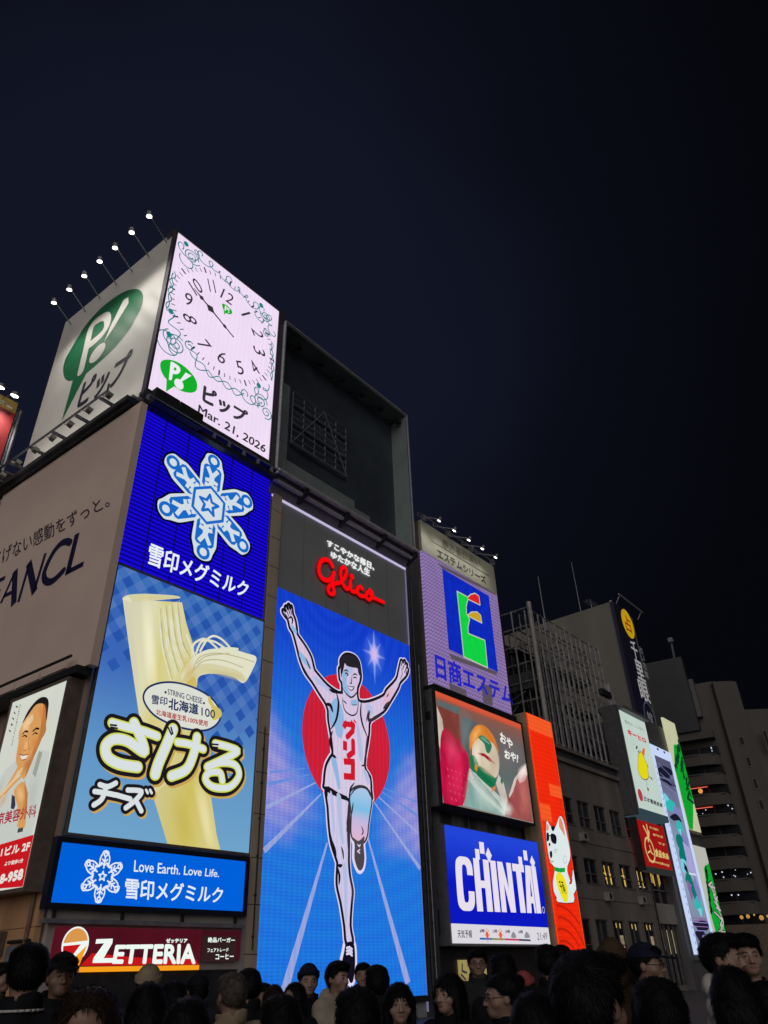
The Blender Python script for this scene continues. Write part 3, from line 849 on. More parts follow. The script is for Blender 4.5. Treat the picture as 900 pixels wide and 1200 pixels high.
# ---- small fittings: joints, conduits, boxes and cables on the walls
joint = solid('joint_dark', (.02, .018, .016), .7)
m = MB()
for k in range(14): m.box((20.975, 24.316, .8 + k * 1.65), (21.625, 24.319, .83 + k * 1.65), joint)
m.build('panel_joint', cb)
m = MB()
for k in range(11): m.prism(LEFT(0), [(-1.0, 6 + k * 1.6), (-.0, 6 + k * 1.6), (-.0, 6.03 + k * 1.6), (-1.0, 6.03 + k * 1.6)], joint, .001, .004)
m.build('panel_joint', cb)
def conduit(x, y, z0, z1, r=.05, mat=None):
    m = MB(); m.tube((x, y, z0), (x, y, z1), r, mat or steel, 7)
    for k in range(int((z1 - z0) / 1.4)): m.box((x - r * 1.8, y - r * .4, z0 + .4 + k * 1.4), (x + r * 1.8, y + r * 1.6, z0 + .47 + k * 1.4), black)
    return m
conduit(33.75, 25.4, 0.2, 20, .07).build('conduit', eb); conduit(33.6, 25.45, 0.2, 14.5, .045, black).build('conduit', eb)
conduit(44.9, 25.35, 3, 16, .06).build('conduit', eb); conduit(38.6, 25.5, 8.1, 10.1, .05).build('conduit', eb)
conduit(32.6, 24.3, .5, 22.5, .05, black).build('conduit', gb); conduit(32.95, 24.33, .5, 17, .035).build('conduit', gb)
conduit(21.3, 24.26, 2.6, 11, .028, joint).build('conduit', cb)
def cable(a, b, sag, r=.02):
    m = MB(); a, b = Vector(a), Vector(b); pr = a
    for k in range(1, 11):
        t = k / 10; p = a.lerp(b, t) - Vector((0, 0, sag * 4 * t * (1 - t))); m.tube(pr, p, r, black, 5, cap=False); pr = p
    return m
cable((33.5, 24.9, 8.6), (34.5, 25.2, 5.2), .5).build('cable', eb); cable((34.2, 24.9, 9.2), (34.3, 25.2, 4.6), .1).build('cable', eb); cable((33.3, 24.5, 17), (34.2, 24.8, 14.5), .6).build('cable', eb)
# air conditioners and a pipe on the old building
unit = solid('unit_grey', (.26, .25, .24), .6, var=.25, scale=3)
for k, (x, z) in enumerate(((pts_of[1][0] - .25, zc[0][0] - .95), (pts_of[7][0] - .3, zc[1][0] - .95), (pts_of[9][0] - .3, zc[1][0] - .95))):
    m = MB(); m.box((x - .35, yo - .42, z), (x + .35, yo - .02, z + .55), unit); ac = m.build('air_conditioner', ob)
    m = MB(); m.tube((x - .08, yo - .43, z + .28), (x - .08, yo - .421, z + .28), .2, black, 12); m.build('fan_grille', ac)
conduit(46.6, yo - .1, .2, zr - 1, .07).build('drain_pipe', ob); conduit(xr_ - .1, yo - .1, .2, zr - 1, .06, black).build('drain_pipe', ob)
# ================================================================== signs and screens
def layers(i): return .012 * i
GREEN = (22, 170, 44)

# ---- clock screen on the corner roof
YC = 24.0
fc = FRONT(YC)
cx0, cz0, cx1, cz1 = rect4(fc, (208.2, 269.3), (326, 366.7), (174, 455.5), (315.5, 541))
cs = thing('clock_screen', 'white lit clock screen with curly teal border on the roof of the corner building', 'video screen', ((cx0 + cx1) / 2, YC, cz0))
m = MB(); m.slab(fc, cx0, cz0, cx1, cz1, -.3, 0, emit('clock_white', (246, 226, 252), .97, led=(.30, .035, 'X'), var=.04, sample=True)); m.build('screen', cs)
m = MB(); m.rim(fc, cx0 + .002, cz0 + .002, cx1 - .002, cz1 - .002, .12, -.32, .05, solid('frame_purple', (.05, .045, .06), .45))
m.slab(fc, cx1 + .14, cz0 - .3, cx1 + .5, cz1 + .4, -.5, .02, solid('frame_purple', (.05, .045, .06), .45))
m.slab(fc, cx0 - .1, cz1 + .14, cx1 + .12, cz1 + .55, -.9, -.5, solid('frame_purple', (.05, .045, .06), .45)); m.build('frame', cs)
teal = emit('teal_ink', (34, 140, 140), .8); ink = emit('clock_ink', (58, 54, 62), .9); bubble = emit('bubble_green', (20, 178, 44), .95)
white_l = emit('white_letter', (245, 240, 250), .95)
def curl(path, r, turns, w=.06, phase=0, alt=False, mb=None):
    pts = P(fc, path); pts = curve(pts, 12, False)
    d = [0]
    for a, b in zip(pts, pts[1:]): d.append(d[-1] + math.hypot(b[0] - a[0], b[1] - a[1]))
    L = d[-1]; outp = []; n = int(turns * 22)
    for i in range(n + 1):
        s_ = L * i / n; k = max(0, min(len(pts) - 2, next((j for j in range(len(d) - 1) if d[j + 1] >= s_), len(d) - 2)))
        t = (s_ - d[k]) / max(1e-6, d[k + 1] - d[k]); x = pts[k][0] * (1 - t) + pts[k + 1][0] * t; y = pts[k][1] * (1 - t) + pts[k + 1][1] * t
        a = 2 * math.pi * turns * i / n + phase; q = r * (.75 + .35 * math.sin(a * .37 + phase))
        if alt: dx, dy = (pts[k + 1][0] - pts[k][0]), (pts[k + 1][1] - pts[k][1]); l = math.hypot(dx, dy) or 1; off = q * math.sin(a); x += -dy / l * off; y += dx / l * off
        else: x += q * math.cos(a); y += q * math.sin(a)
        outp.append((x, y))
    mb.stroke(fc, outp, w, teal, layers(1), joins=False)
def spiral(c, r, turns, rot, w=.06, mb=None):
    u, z = fc.uv(*c); n = 40
    mb.stroke(fc, [(u + r * (1 - .8 * i / n) * math.cos(rot + 2 * math.pi * turns * i / n), z + r * (1 - .8 * i / n) * math.sin(rot + 2 * math.pi * turns * i / n)) for i in range(n + 1)], w, teal, layers(1), joins=False)
m = MB()
curl([(232, 297), (255, 318), (280, 340), (302, 362)], .34, 6.5, mb=m)
curl([(208, 288), (222, 296), (235, 300)], .42, 1.6, mb=m); curl([(213, 303), (222, 312), (230, 306)], .36, 1.6, phase=2, mb=m)
curl([(204, 318), (199, 345), (196, 362)], .14, 2.6, alt=True, mb=m); curl([(203, 320), (199, 345), (195, 364)], .14, 2.6, alt=True, phase=3.14, mb=m)
curl([(197, 362), (203, 378), (209, 398)], .3, 1.6, alt=True, mb=m)
curl([(192, 392), (198, 408), (207, 414)], .5, 1.7, mb=m)
curl([(222, 410), (240, 436), (262, 448), (285, 466)], .3, 3.2, alt=True, mb=m); curl([(222, 412), (240, 432), (262, 450), (285, 462)], .24, 3.2, alt=True, phase=3.0, mb=m)
curl([(285, 462), (297, 470), (306, 478)], .36, 2.6, mb=m); curl([(298, 458), (308, 462), (314, 452)], .32, 2.2, mb=m)
curl([(318, 400), (319, 425), (318, 446)], .12, 2.6, alt=True, mb=m); curl([(318, 402), (319, 425), (318, 446)], .12, 2.6, alt=True, phase=3.1, mb=m)
curl([(305, 362), (314, 372), (318, 392)], .34, 3.2, mb=m); curl([(300, 368), (310, 378)], .26, 1.3, phase=1, mb=m)
for c, r, t, a in (((224, 301), .5, 2, 0), ((206, 404), .62, 2.2, 1), ((200, 396), .5, 1.4, 2), ((311, 371), .4, 2, 3), ((305, 470), .5, 2.0, 0), ((312, 484), .42, 1.6, 4.5), ((222, 406), .34, 1.3, 1), ((312, 391), .3, 1.6, 0)): spiral(c, r, t, a, mb=m)
for c in ((218, 286), (200, 365), (198, 392), (306, 358), (303, 452)): m.disc(fc, fc.uv(*c), .16, .18, teal, layers(1.2), 16)
m.build('curly_border', cs)
# dial
m = MB()
cc = fc.uv(263.5, 382.0)
nums = {1: (288, 368), 2: (302, 391), 3: (304, 412), 4: (298, 431), 5: (281, 431), 6: (260, 419), 7: (239, 404), 8: (222.5, 374), 9: (221, 351), 10: (229.5, 336), 11: (248, 335), 12: (266.5, 348)}
for k, q in nums.items():
    u, z = fc.uv(*q); a = math.pi / 2 - k * math.pi / 6
    rot = -k * math.pi / 6
    if k in (4, 5, 6, 7, 8): rot += math.pi
    if k == 9: rot = .25
    if k == 3: rot = -1.1
    h = .86; wd = h * {1: .16, 10: .95, 11: .55, 12: .95}.get(k, .58)
    ca, sa = math.cos(rot), math.sin(rot); sh = .16
    qd = [(u + (x + sh * (y / h)) * ca - y * sa, z + (x + sh * (y / h)) * sa + y * ca) for x, y in ((-wd / 2, h / 2), (wd / 2, h / 2), (-wd / 2, -h / 2), (wd / 2, -h / 2))]
    m.text(fc, str(k), qd, ink, layers(1), bold=.0)
rx = 2.75; 
for i in range(60):
    a = 2 * math.pi * i / 60
    u, z = cc
    rr_ = [math.hypot(fc.uv(*nums[k])[0] - u, fc.uv(*nums[k])[1] - z) for k in nums]
    R0 = sum(rr_) / 12 + .80; R1 = R0 + (.26 if i % 5 else .36)
    m.stroke(fc, [(u + R0 * math.sin(a), z + R0 * math.cos(a)), (u + R1 * math.sin(a), z + R1 * math.cos(a))], .05 if i % 5 else .1, ink, layers(1), joins=False)
dial = m.build('dial', cs)
m = MB()
tip, tail = fc.uv(227, 338), fc.uv(273.5, 395.5)
def lerp(t): return (tip[0] + (tail[0] - tip[0]) * t, tip[1] + (tail[1] - tip[1]) * t)
ts = [0, .14, .19, .24, .33, .41, .49, .72, .77, .82, .99, 1.0]
ws = [.05, .10, .32, .10, .12, .52, .12, .10, .26, .10, .09, .2]
m.stroke(fc, [lerp(t) for t in ts], ws, ink, layers(2), joins=False)
m.build('clock_hand', dial)
def bubble_logo(mb, pl, pts, tail, o):
    mb.poly(pl, P(pl, pts), bubble, o); mb.poly(pl, P(pl, tail), bubble, o + .002)
m = MB()
el = curve(Z(170, 390, 5.294, [(93, 195), (108, 172), (145, 167), (195, 180), (250, 215), (300, 268), (320, 310), (321, 348), (305, 368), (270, 372), (222, 360), (170, 325), (125, 282), (100, 240)]), 5)
bubble_logo(m, fc, el, Z(170, 390, 5.294, [(133, 285), (185, 330), (129, 366)]), layers(1))
bl_ = m.build('bubble_logo', cs)
m = MB()
q = P(fc, Z(170, 390, 5.294, [(163, 186), (218, 216), (150, 288), (190, 296)]))
m.text(fc, 'P', q, white_l, layers(2.4), bold=.05)
m.poly(fc, P(fc, Z(170, 390, 5.294, [(250, 248), (286, 268), (222, 306), (214, 296)])), white_l, layers(2.4))
m.disc(fc, fc.uv(170 + 208 / 5.294, 390 + 320 / 5.294), .27, .3, white_l, layers(2.4), 20)
m.build('logo_lettering', bl_)
m = MB()
el = curve([(260, 356.5), (264, 357), (270, 362), (272, 366.5), (269, 368.5), (263, 365.5)], 5)
m.poly(fc, P(fc, el), bubble, layers(1)); m.poly(fc, P(fc, [(262, 364), (265.5, 366), (262.5, 369)]), bubble, layers(1.2))
m.text(fc, 'P!', P(fc, [(263.5, 358.5), (268.5, 361.5), (263, 364), (268, 367)]), white_l, layers(2), bold=.03); m.build('small_logo', cs)
m = MB(); m.text(fc, 'ピップ', P(fc, Z(170, 390, 5.294, [(368, 322), (636, 492), (356, 428), (616, 566)])), ink, layers(1), bold=.05)
m.build('brand_lettering', cs)
m = MB(); m.text(fc, 'Mar. 21, 2026', P(fc, Z(170, 390, 5.294, [(334, 446), (752, 702), (326, 502), (740, 752)])), ink, layers(1), bold=.02); m.build('date_lettering', cs)
for (px, w_) in ((186.5, 1.3), (217, 1.3)):
    u = fc.uv(px, 480)[0]; m = MB(); m.slab(fc, u - w_ / 2, cz0 - 1.0, u + w_ / 2, cz0 - .18, .25, .62, black); m.slab(fc, u - .1, cz0 - .75, u + .1, cz0 - .5, .11, .245, black); m.build('floodlight_box', cs)
m = MB(); m.slab(fc, cx0 - .2, cz0 - 1.05, cx1 + .5, cz0 - .80, -.1, .25, black)
m.tube(fc.pt(cx0 - .2, cz0 - .9, .7), fc.pt(cx1 + .4, cz0 - .9, .7), .035, steel, 6)
m.slab(fc, cx0 - .2, cz0 - .4, cx1 + .5, cz0 - .2, -.3, .1, solid('frame_purple', (.05, .045, .06), .45))
for i in range(9): m.slab(fc, cx0 + i * .95, cz0 - .8, cx0 + .09 + i * .95, cz0 - .4, 0, .2, steel)
m.build('catwalk', cs)

# ---- left white board with the green bubble
lp = LEFT(0)
w0, wz0, w1, wz1 = rect4(lp, (75.8, 379.7), (204.4, 269.3), (23.3, 561), (170, 459))
wb = thing('white_billboard', 'white billboard with big green speech bubble, floodlit on the side of the roof', 'billboard', lp.pt((w0 + w1) / 2, wz0))
white_board = solid('board_white', (.70, .685, .65), .33, var=.06, scale=.5, spec=.5)
m = MB(); m.slab(lp, w0, wz0, w1 - .12, wz1, -.2, 0, white_board); m.build('panel', wb)
m = MB(); m.slab(lp, w1 - .118, wz0 - .2, w1 + .02, wz1 + .1, -.2, .05, solid('frame_purple', (.05, .045, .06), .45)); m.build('edge_trim', wb)
gpt = solid('green_print', (.022, .16, .072), .35, var=.1)
m = MB()
b1_ = curve(Z(60, 320, 6.317, [(150, 796), (118, 793), (95, 760), (90, 700), (110, 630), (160, 540), (240, 410), (330, 300), (430, 210), (530, 145), (610, 119), (660, 130), (681, 175), (670, 245), (630, 330), (570, 430), (480, 540), (380, 640), (265, 738), (215, 772)]), 5)
m.poly(lp, P(lp, b1_), gpt, .01); m.poly(lp, P(lp, Z(60, 320, 6.317, [(163, 790), (268, 728), (78, 1100)])), gpt, .012)
bl_ = m.build('bubble_logo', wb)
m = MB()
pw = P(lp, Z(60, 320, 6.317, [(222, 730), (262, 560), (302, 400), (365, 340), (412, 325), (420, 375), (390, 440), (330, 500), (285, 535)]))
m.stroke(lp, curve(pw, 4, False), .62, white_board, .03)
m.poly(lp, P(lp, Z(60, 320, 6.317, [(540, 200), (575, 180), (576, 225), (480, 385), (394, 516), (440, 400)])), white_board, .03)
m.disc(lp, lp.uv(60 + 345 / 6.317, 320 + 594 / 6.317), .72, .62, white_board, .03)
m.build('logo_lettering', bl_)
m = MB(); m.text(lp, 'ピップ', P(lp, Z(60, 320, 6.317, [(250, 800), (606, 562), (188, 1012), (530, 800)])), solid('navy_print', (.035, .035, .055), .4), .014, bold=.045); m.build('brand_lettering', wb)
def flood(base, head, target, on, label, group, nm='floodlight', power=0, arm=black, sz=.24, lens=None):
    """lamp on a bent arm; the lit ones carry a real spot lamp"""
    t = thing(nm, label, 'floodlight', base, group)
    base, head, target = Vector(base), Vector(head), Vector(target)
    kn = Vector((base.x, base.y, base.z + (head.z - base.z) * .35)) if on else base + (head - base) * .3
    m = MB(); m.tube(base, kn, .035, arm, 6); m.tube(kn, head, .035, arm, 6); m.build('arm', t)
    dr = (target - head).normalized(); m = MB()
    m.tube(head - dr * .14, head + dr * .10, sz * .75, arm, 8 if on else 4, r2=sz); lh = m.build('lamp_head', t)
    if on:
        m = MB(); m.tube(head + dr * .121, head + dr * .16, sz * .9, emit('lamp_lit', (255, 252, 240), 6.0), 10); m.ball(head + dr * .12, sz * .5, emit('lamp_lit', (255, 252, 240), 6.0), 8, 6)
        m.build('lens', lh)
    if power:
        l = bpy.data.lights.new('spot_lamp', 'SPOT'); l.energy = power; l.spot_size = R(125); l.spot_blend = .9; l.color = (1, .96, .88); l.shadow_soft_size = .45
        o = bpy.data.objects.new('spot_lamp', l); COL.objects.link(o); o.parent = t
        o.location = head + dr * .5 - t.location; o.rotation_euler = dr.to_track_quat('-Z', 'Y').to_euler()
    return t
def off_plane(pl, px, py, off):    # point at a given distance in front of a plane
    s = pl.shift(off); u, z = s.uv(px, py); return s.pt(u, z)
ord_ = ['first', 'second', 'third', 'fourth', 'fifth', 'sixth', 'seventh']
heads = [(175, 251), (154.5, 270), (135, 288), (117, 304), (99, 321), (81.5, 337), (63.5, 352.5)]
tops = [(196, 277), (176, 293), (156.5, 309), (138, 325), (119, 341), (101.5, 357), (84, 372.5)]
for i, (h, b) in enumerate(zip(heads, tops)):
    u, z = lp.uv(*b)
    hd = off_plane(lp, *h, 2.0)
    flood(lp.pt(u, wz1 + .02, -.1), hd, lp.pt(u, wz1 - 9, 0), True, ord_[i] + ' lit floodlight from the corner clock screen along the top edge of the white billboard', 'lit floodlights above the white billboard', power=215, sz=.15, arm=steel)
lows = [(128, 463.5), (104.5, 481), (82.5, 497.5), (61.5, 513.5), (41.5, 527.5), (21, 542.5), (3, 557)]
for i, h in enumerate(lows):
    hd = off_plane(lp, *h, 1.7)
    u = lp.uv(h[0] + 16, h[1] + 12)[0]
    flood(lp.pt(u, wz0 - .1, 1.15), hd, lp.pt(u, wz0 + 5, 0), False, ord_[i] + ' floodlight from the corner on the rail under the white billboard', 'floodlights below the white billboard', power=90, sz=.19, arm=solid('lamp_grey', (.20, .19, .18), .5))
fw = thing('sign_catwalk', 'dark pipe catwalk running under the white billboard', 'catwalk', lp.pt((w0 + w1) / 2, wz0 - .9))
m = MB()
m.tube(lp.pt(w0 - 3, wz0 - .12, 1.2), lp.pt(w1 - 1.0, wz0 - .12, 1.2), .06, black, 6); m.tube(lp.pt(w1 - 1.0, wz0 - .12, 1.2), lp.pt(w1 - 1.0, wz0 + .3, 1.2), .05, black, 6); m.build('rail', fw)
m = MB()
for i in range(6): u = w1 - 1.6 - i * 1.95; m = MB(); m.slab(lp, u, wz0 - .3, u + .12, wz0 - .16, .01, 1.2, black); m.build('bracket', fw)
m = MB(); m.slab(lp, w0 - 3, wz0 - .75, w1 - .1, wz0 - .5, .05, .7, black); m.slab(lp, w0 - 1, wz0 - .45, w1 - .1, wz0 - .31, .05, .45, steel)
m.tube(lp.pt(w0 - 3, wz0 - 1.0, .5), lp.pt(w1 - .1, wz0 - .95, .5), .07, black, 6); m.build('deck', fw)

# ---- peach board on the side street
lq = LEFT(.35)
f0 = lq.uv(4.4, 579)[0]; f1, fz1 = lq.uv(166, 470); fz0 = lq.uv(101.3, 779.5)[1]
fb_ = thing('peach_billboard', 'large plain peach coloured billboard with navy slanted capital letters on the side street', 'billboard', lq.pt((f0 + f1) / 2, fz0))
m = MB(); m.slab(lq, f0, fz0, f1, fz1, -.34, 0, solid('board_peach', (.70, .555, .49), .6, var=.05, scale=.4)); m.build('panel', fb_)
navp = solid('navy_letter', (.012, .011, .06), .4, var=.1)
m = MB(); m.text(lq, 'にげない感動をずっと。', P(lq, Z(0, 560, 6.43, [(-40, 560), (800, 120), (-60, 690), (832, 212)])), solid('brownish_letter', (.05, .035, .05), .4), .01, bold=.008); m.build('slogan_lettering', fb_)
m = MB()
def lt(pts, wd=.36): m.stroke(lq, P(lq, Z(0, 560, 6.43, pts)), wd, navp, .012, joins=False)
lt([(583, 420), (508, 728)]); lt([(504, 712), (630, 648)], .24)
m.stroke(lq, curve(P(lq, Z(0, 560, 6.43, [(530, 488), (500, 480), (455, 500), (405, 560), (358, 650), (334, 720), (340, 770), (375, 785), (420, 760), (478, 700)])), 5, False), .34, navp, .012)
lt([(140, 935), (222, 645)], .22); lt([(218, 640), (262, 862)], .42); lt([(256, 862), (344, 568)], .22)
lt([(8, 945), (118, 700)], .2); lt([(116, 700), (104, 955)], .42); lt([(30, 892), (112, 852)], .2)
lt([(-70, 985), (-5, 765)], .26); lt([(-5, 775), (40, 752)], .22); lt([(-30, 870), (4, 852)], .2)
m.build('brand_lettering', fb_)
m = MB(); 
for i in range(4): u = f1 - 1.0 - i * 1.75; m.slab(lq, u - 1.6, fz0 - .02 + .03, u, fz0 + .28, .28, .36, solid('board_peach', (.70, .555, .49), .6))
m.tube(lq.pt(f0, fz0 + .42, .32), lq.pt(f1 - .8, fz0 + .42, .32), .06, black, 6); m.slab(lq, f0, fz0 - .3, f1 - .3, fz0 - .02, -.3, .3, black)
m.build('lamp_rail', fb_)

# ---- flat colours used on the screens and posters
def flat(mb, pl, pts, mat, o, smooth=0):
    q = P(pl, pts)
    mb.poly(pl, curve(q, smooth) if smooth else q, mat, o)

# ---- deep blue snowflake screen
f4 = FRONT(24.4)
s0, sz0_, s1, sz1_ = rect4(f4, (167.3, 474.5), (318.2, 560), (132.7, 658.7), (308, 724.5))
ss = thing('snowflake_screen', 'deep blue ribbed screen with big white snowflake emblem below the clock screen', 'video screen', ((s0 + s1) / 2, 24.4, sz0_))
m = MB(); m.slab(f4, s0, sz0_, s1, sz1_, -.2, 0, emit('deep_blue_led', (26, 10, 232), .95, led=(.205, .72, 'Z'), var=.12, vscale=.25, sample=True)); m.build('screen', ss)
m = MB()
for k in range(1, 6): m.slab(f4, s0 + (s1 - s0) * k / 6 - .02, sz0_, s0 + (s1 - s0) * k / 6 + .02, sz1_, .002, .012, solid('seam_navy', (.01, .01, .06), .5))
m.build('seam', ss)
m = MB(); m.rim(f4, s0 + .002, sz0_ + .002, s1 - .002, sz1_ - .002, .07, -.21, .04, solid('frame_brown', (.12, .10, .09), .5)); m.build('frame', ss)
def snowflake(pl, c, rad, parent, white, blue, dark=None, base=2, outline=False, rot=0.0, sx=1.0):
    """six arms: rounded white plate, blue ring at the tip, blue branches, star in the middle"""
    def at(ang, r, s_):   # along an arm / sideways
        ca, sa = math.cos(ang), math.sin(ang)
        return (c[0] + (r * ca - s_ * sa) * rad * sx, c[1] + (r * sa + s_ * ca) * rad)
    pl_w = MB(); pl_b = MB()
    plate = [(0.0, .27), (.42, .27), (.70, .28), (.76, .25), (.86, .20), (.97, .13), (1.0, 0), (.97, -.13), (.86, -.20), (.76, -.25), (.70, -.28), (.42, -.27), (0, -.27)]
    fat = [(r * 1.0 + .06 * (r > .1), s_ * 1.2) for r, s_ in plate]
    for k in range(6):
        a = rot + math.pi / 2 + k * math.pi / 3; e = .0006 * k
        big = curve([(-.05, .215), (.40, .225), (.66, .235), (.75, .215), (.84, .18), (.95, .14), (1.0, 0), (.95, -.14), (.84, -.18), (.75, -.215), (.66, -.235), (.40, -.225), (-.05, -.215)], 4)
        if dark: pl_w.poly(pl, [at(a, r * 1.03 + .01, s_ * 1.13) for r, s_ in big], dark, layers(base - 1) + e)
        pl_w.poly(pl, [at(a, r, s_) for r, s_ in big], white, layers(base) + e)
        o = layers(base + 1) + e
        w_ = .075 * rad
        pl_b.poly(pl, [at(a, r, s_) for r, s_ in [(.31, .14), (.36, .18), (.70, .18), (.745, .14), (.76, .0), (.745, -.14), (.70, -.18), (.36, -.18), (.31, -.14), (.33, 0)]], blue, o)
        pl_b.stroke(pl, [at(a, .26, 0), at(a, .60, 0)], .10 * rad, white, o + .0045, joins=False)
        for sg in (1, -1):
            pl_b.stroke(pl, [at(a, .54, 0), at(a, .70, .105 * sg)], w_, white, o + .005, joins=False)
            pl_b.stroke(pl, [at(a, .345, .0), at(a, .36, .125 * sg)], w_, white, o + .0055, joins=False)
            pl_b.stroke(pl, [at(a, .47, .0), at(a, .44, .125 * sg)], w_ * .9, white, o + .006, joins=False)
        pl_b.disc(pl, at(a, .86, 0), .125 * rad, .125 * rad, blue, o + .007, 20); pl_b.disc(pl, at(a, .86, 0), .068 * rad, .068 * rad, white, o + .009, 20)
    hexo = [at(math.pi / 6 + rot + k * math.pi / 3, .34, 0) for k in range(6)]
    pl_b.stroke(pl, hexo, .05 * rad, blue, layers(base + 1) + .011, closed=True)
    pl_w.poly(pl, hexo, white, layers(base + 1) + .0105)
    star = []
    for k in range(10): q = rot + math.pi / 2 + k * math.pi / 5; r = .19 if k % 2 == 0 else .085; star.append(at(q, r, 0))
    pl_b.stroke(pl, star, .05 * rad, blue, layers(base + 1) + .013, closed=True)
    pl_w.build('emblem_plate', parent); pl_b.build('emblem_lines', parent)
cen = f4.uv(244, 592); radv = (f4.uv(250.5, 530)[1] - f4.uv(240, 655)[1]) / 2
snowflake(f4, cen, radv, ss, emit('emblem_white', (214, 226, 232), .95), emit('emblem_blue', (26, 110, 208), .9), dark=emit('emblem_edge', (8, 10, 60), .5))
m = MB(); m.text(f4, '雪印メグミルク', P(f4, [(176, 636), (291.5, 683), (172, 661), (288, 701)]), emit('emblem_letter', (238, 244, 250), .97), .03, bold=.026, extr=.02); m.build('brand_lettering', ss)

# ---- cheese poster
p0, pz0, p1, pz1 = rect4(f4, (138, 662.7), (310, 728), (79, 975), (290, 1000.4))
cp = thing('cheese_poster', 'backlit blue poster showing a peeled white cheese stick, below the snowflake screen', 'poster', ((p0 + p1) / 2, 24.4, pz0))
H = pz1 - pz0
m = MB(); m.slab(f4, p0, pz0, p1, pz1, -.1, 0, ramp_emit('poster_blue', [(0, (122, 178, 220)), (.3, (104, 162, 216)), (.62, (66, 112, 200)), (.8, (62, 110, 196)), (1, (70, 124, 200))], 0, H, .82)); 
m.ms[0].cycles.emission_sampling = 'FRONT'; m.build('panel', cp)
m = MB(); m.rim(f4, p0 + .002, pz0 + .002, p1 - .002, pz1 - .002, .09, -.12, .05, solid('frame_brown', (.12, .10, .09), .5)); m.build('frame', cp)
m = MB(); sz = .415; rr = random.Random(2)
ck = [emit('check_%d' % i, c, .8) for i, c in enumerate([(44, 92, 186), (90, 132, 206), (48, 98, 190), (84, 128, 206)])]
for i in range(-12, 34):
    for j in range(-12, 34):
        u = p0 + (i - j) * sz * .70 * .98; z = pz1 - (i + j) * sz * .70
        if (i + j) < 0: continue
        dep = (pz1 - z) / H
        fade = .62 if u > (p0 + p1) / 2 else .46
        if dep > fade or (dep > fade - .12 and rr.random() < (dep - fade + .12) / .12): continue
        if i % 2 == 0 and j % 2 == 0: mt = ck[0]
        elif i % 2 == 1 and j % 2 == 1: mt = ck[1 if rr.random() < .6 else 3]
        else: continue
        if i % 4 == 0 and j % 4 == 2: mt = ck[2]
        q = clip_rect([(u, z + sz * .69), (u + sz * .69, z), (u, z - sz * .69), (u - sz * .69, z)], p0 + .01, pz0, p1 - .01, pz1 - .01)
        if q: m.poly(f4, q, mt, .006)
m.build('check_pattern', cp)
def Zc(pts): return Z(130, 690, 5.0, pts)
ch1 = ramp_emit('cheese_stick', [(0, (226, 222, 192)), (.35, (236, 232, 190)), (.55, (228, 218, 140)), (.8, (232, 226, 168)), (1, (226, 216, 140))], 0, 1, .86, axis='X')
_n = ch1.node_tree
for nd in _n.nodes:
    if nd.type == 'MAP_RANGE': nd.inputs['From Min'].default_value = f4.uv(146, 760)[0] - (p0 + p1) / 2; nd.inputs['From Max'].default_value = f4.uv(222, 760)[0] - (p0 + p1) / 2
ch2 = emit('cheese_pale', (240, 240, 212), .85); ch3 = emit('cheese_cream', (228, 222, 176), .85); ch4 = emit('cheese_yellow', (226, 206, 110), .82); ch5 = emit('cheese_shade', (204, 196, 152), .8)
m = MB()
flat(m, f4, [(143.5, 702), (213, 706), (218, 730), (225, 752), (229, 770), (228, 812), (222, 845), (258, 996.3), (196, 988.6), (176, 905), (163, 840), (152, 765)], ch1, .012)
flat(m, f4, Z(90, 820, 4.286, [(380, 480), (560, 330), (655, 360), (712, 756), (455, 726)]), ramp_emit('cheese_low', [(0, (224, 214, 150)), (.5, (222, 206, 104)), (1, (232, 220, 150))], f4.uv(180, 950)[0] - (p0 + p1) / 2, f4.uv(255, 950)[0] - (p0 + p1) / 2, .84, axis='X'), .014)
flat(m, f4, Zc([(66, 60), (95, 38), (180, 30), (290, 34), (385, 42), (402, 56), (330, 62), (230, 72), (120, 78)]), ch3, .02, 4)
flat(m, f4, Zc([(64, 62), (120, 80), (100, 40)]), ch2, .021)
rr = random.Random(12)
for i in range(15):
    t = i / 14; a = (278 + 118 * t, 112 - 45 * t + 8 * rr.random()); b = (300 + 125 * t, 330 - 60 * t + 30 * rr.random()); c = (350 + 125 * t, 545 - 150 * t)
    q = curve(P(f4, Zc([a, b, c])), 8, False); n_ = len(q)
    m.stroke(f4, q, [(.02 + .09 * rr.random() * math.sin(math.pi * (j + 1) / (n_ + 1))) for j in range(n_)], (ch2, ch5, ch3, ch2)[i % 4], .028 + .0006 * i, joins=False)
m.build('cheese_stick', cp)
m = MB()
flat(m, f4, Zc([(410, 520), (440, 450), (480, 400), (540, 365), (600, 352), (700, 352), (790, 378), (850, 402), (830, 470), (778, 552), (720, 520), (640, 500), (560, 500), (510, 520), (496, 580), (440, 570)]), ch2, .022, 4)
flat(m, f4, Zc([(410, 540), (470, 470), (540, 440), (640, 450), (760, 490), (780, 548), (700, 510), (560, 498), (508, 520), (494, 582), (430, 580)]), ch3, .026, 4)
flat(m, f4, Zc([(440, 552), (486, 515), (496, 580), (440, 576)]), ch4, .03, 3)
for a in ([(478, 470), (520, 400), (620, 378), (740, 400), (835, 430)], [(470, 490), (540, 425), (650, 420), (770, 462)], [(500, 440), (560, 395), (690, 380)]):
    m.stroke(f4, curve(P(f4, Zc(a)), 8, False), .045, ch5, .033)
for a in ([(470, 395), (480, 330), (520, 300), (560, 300), (620, 350)], [(520, 365), (560, 300), (600, 278), (650, 300), (700, 352)], [(495, 380), (530, 310), (600, 310), (660, 345)], [(486, 390), (462, 330), (440, 270)], [(640, 350), (700, 350), (740, 354)]):
    m.stroke(f4, curve(P(f4, Zc(a)), 8, False), .10, ch2, .036)
m.build('peeled_strip', cp)
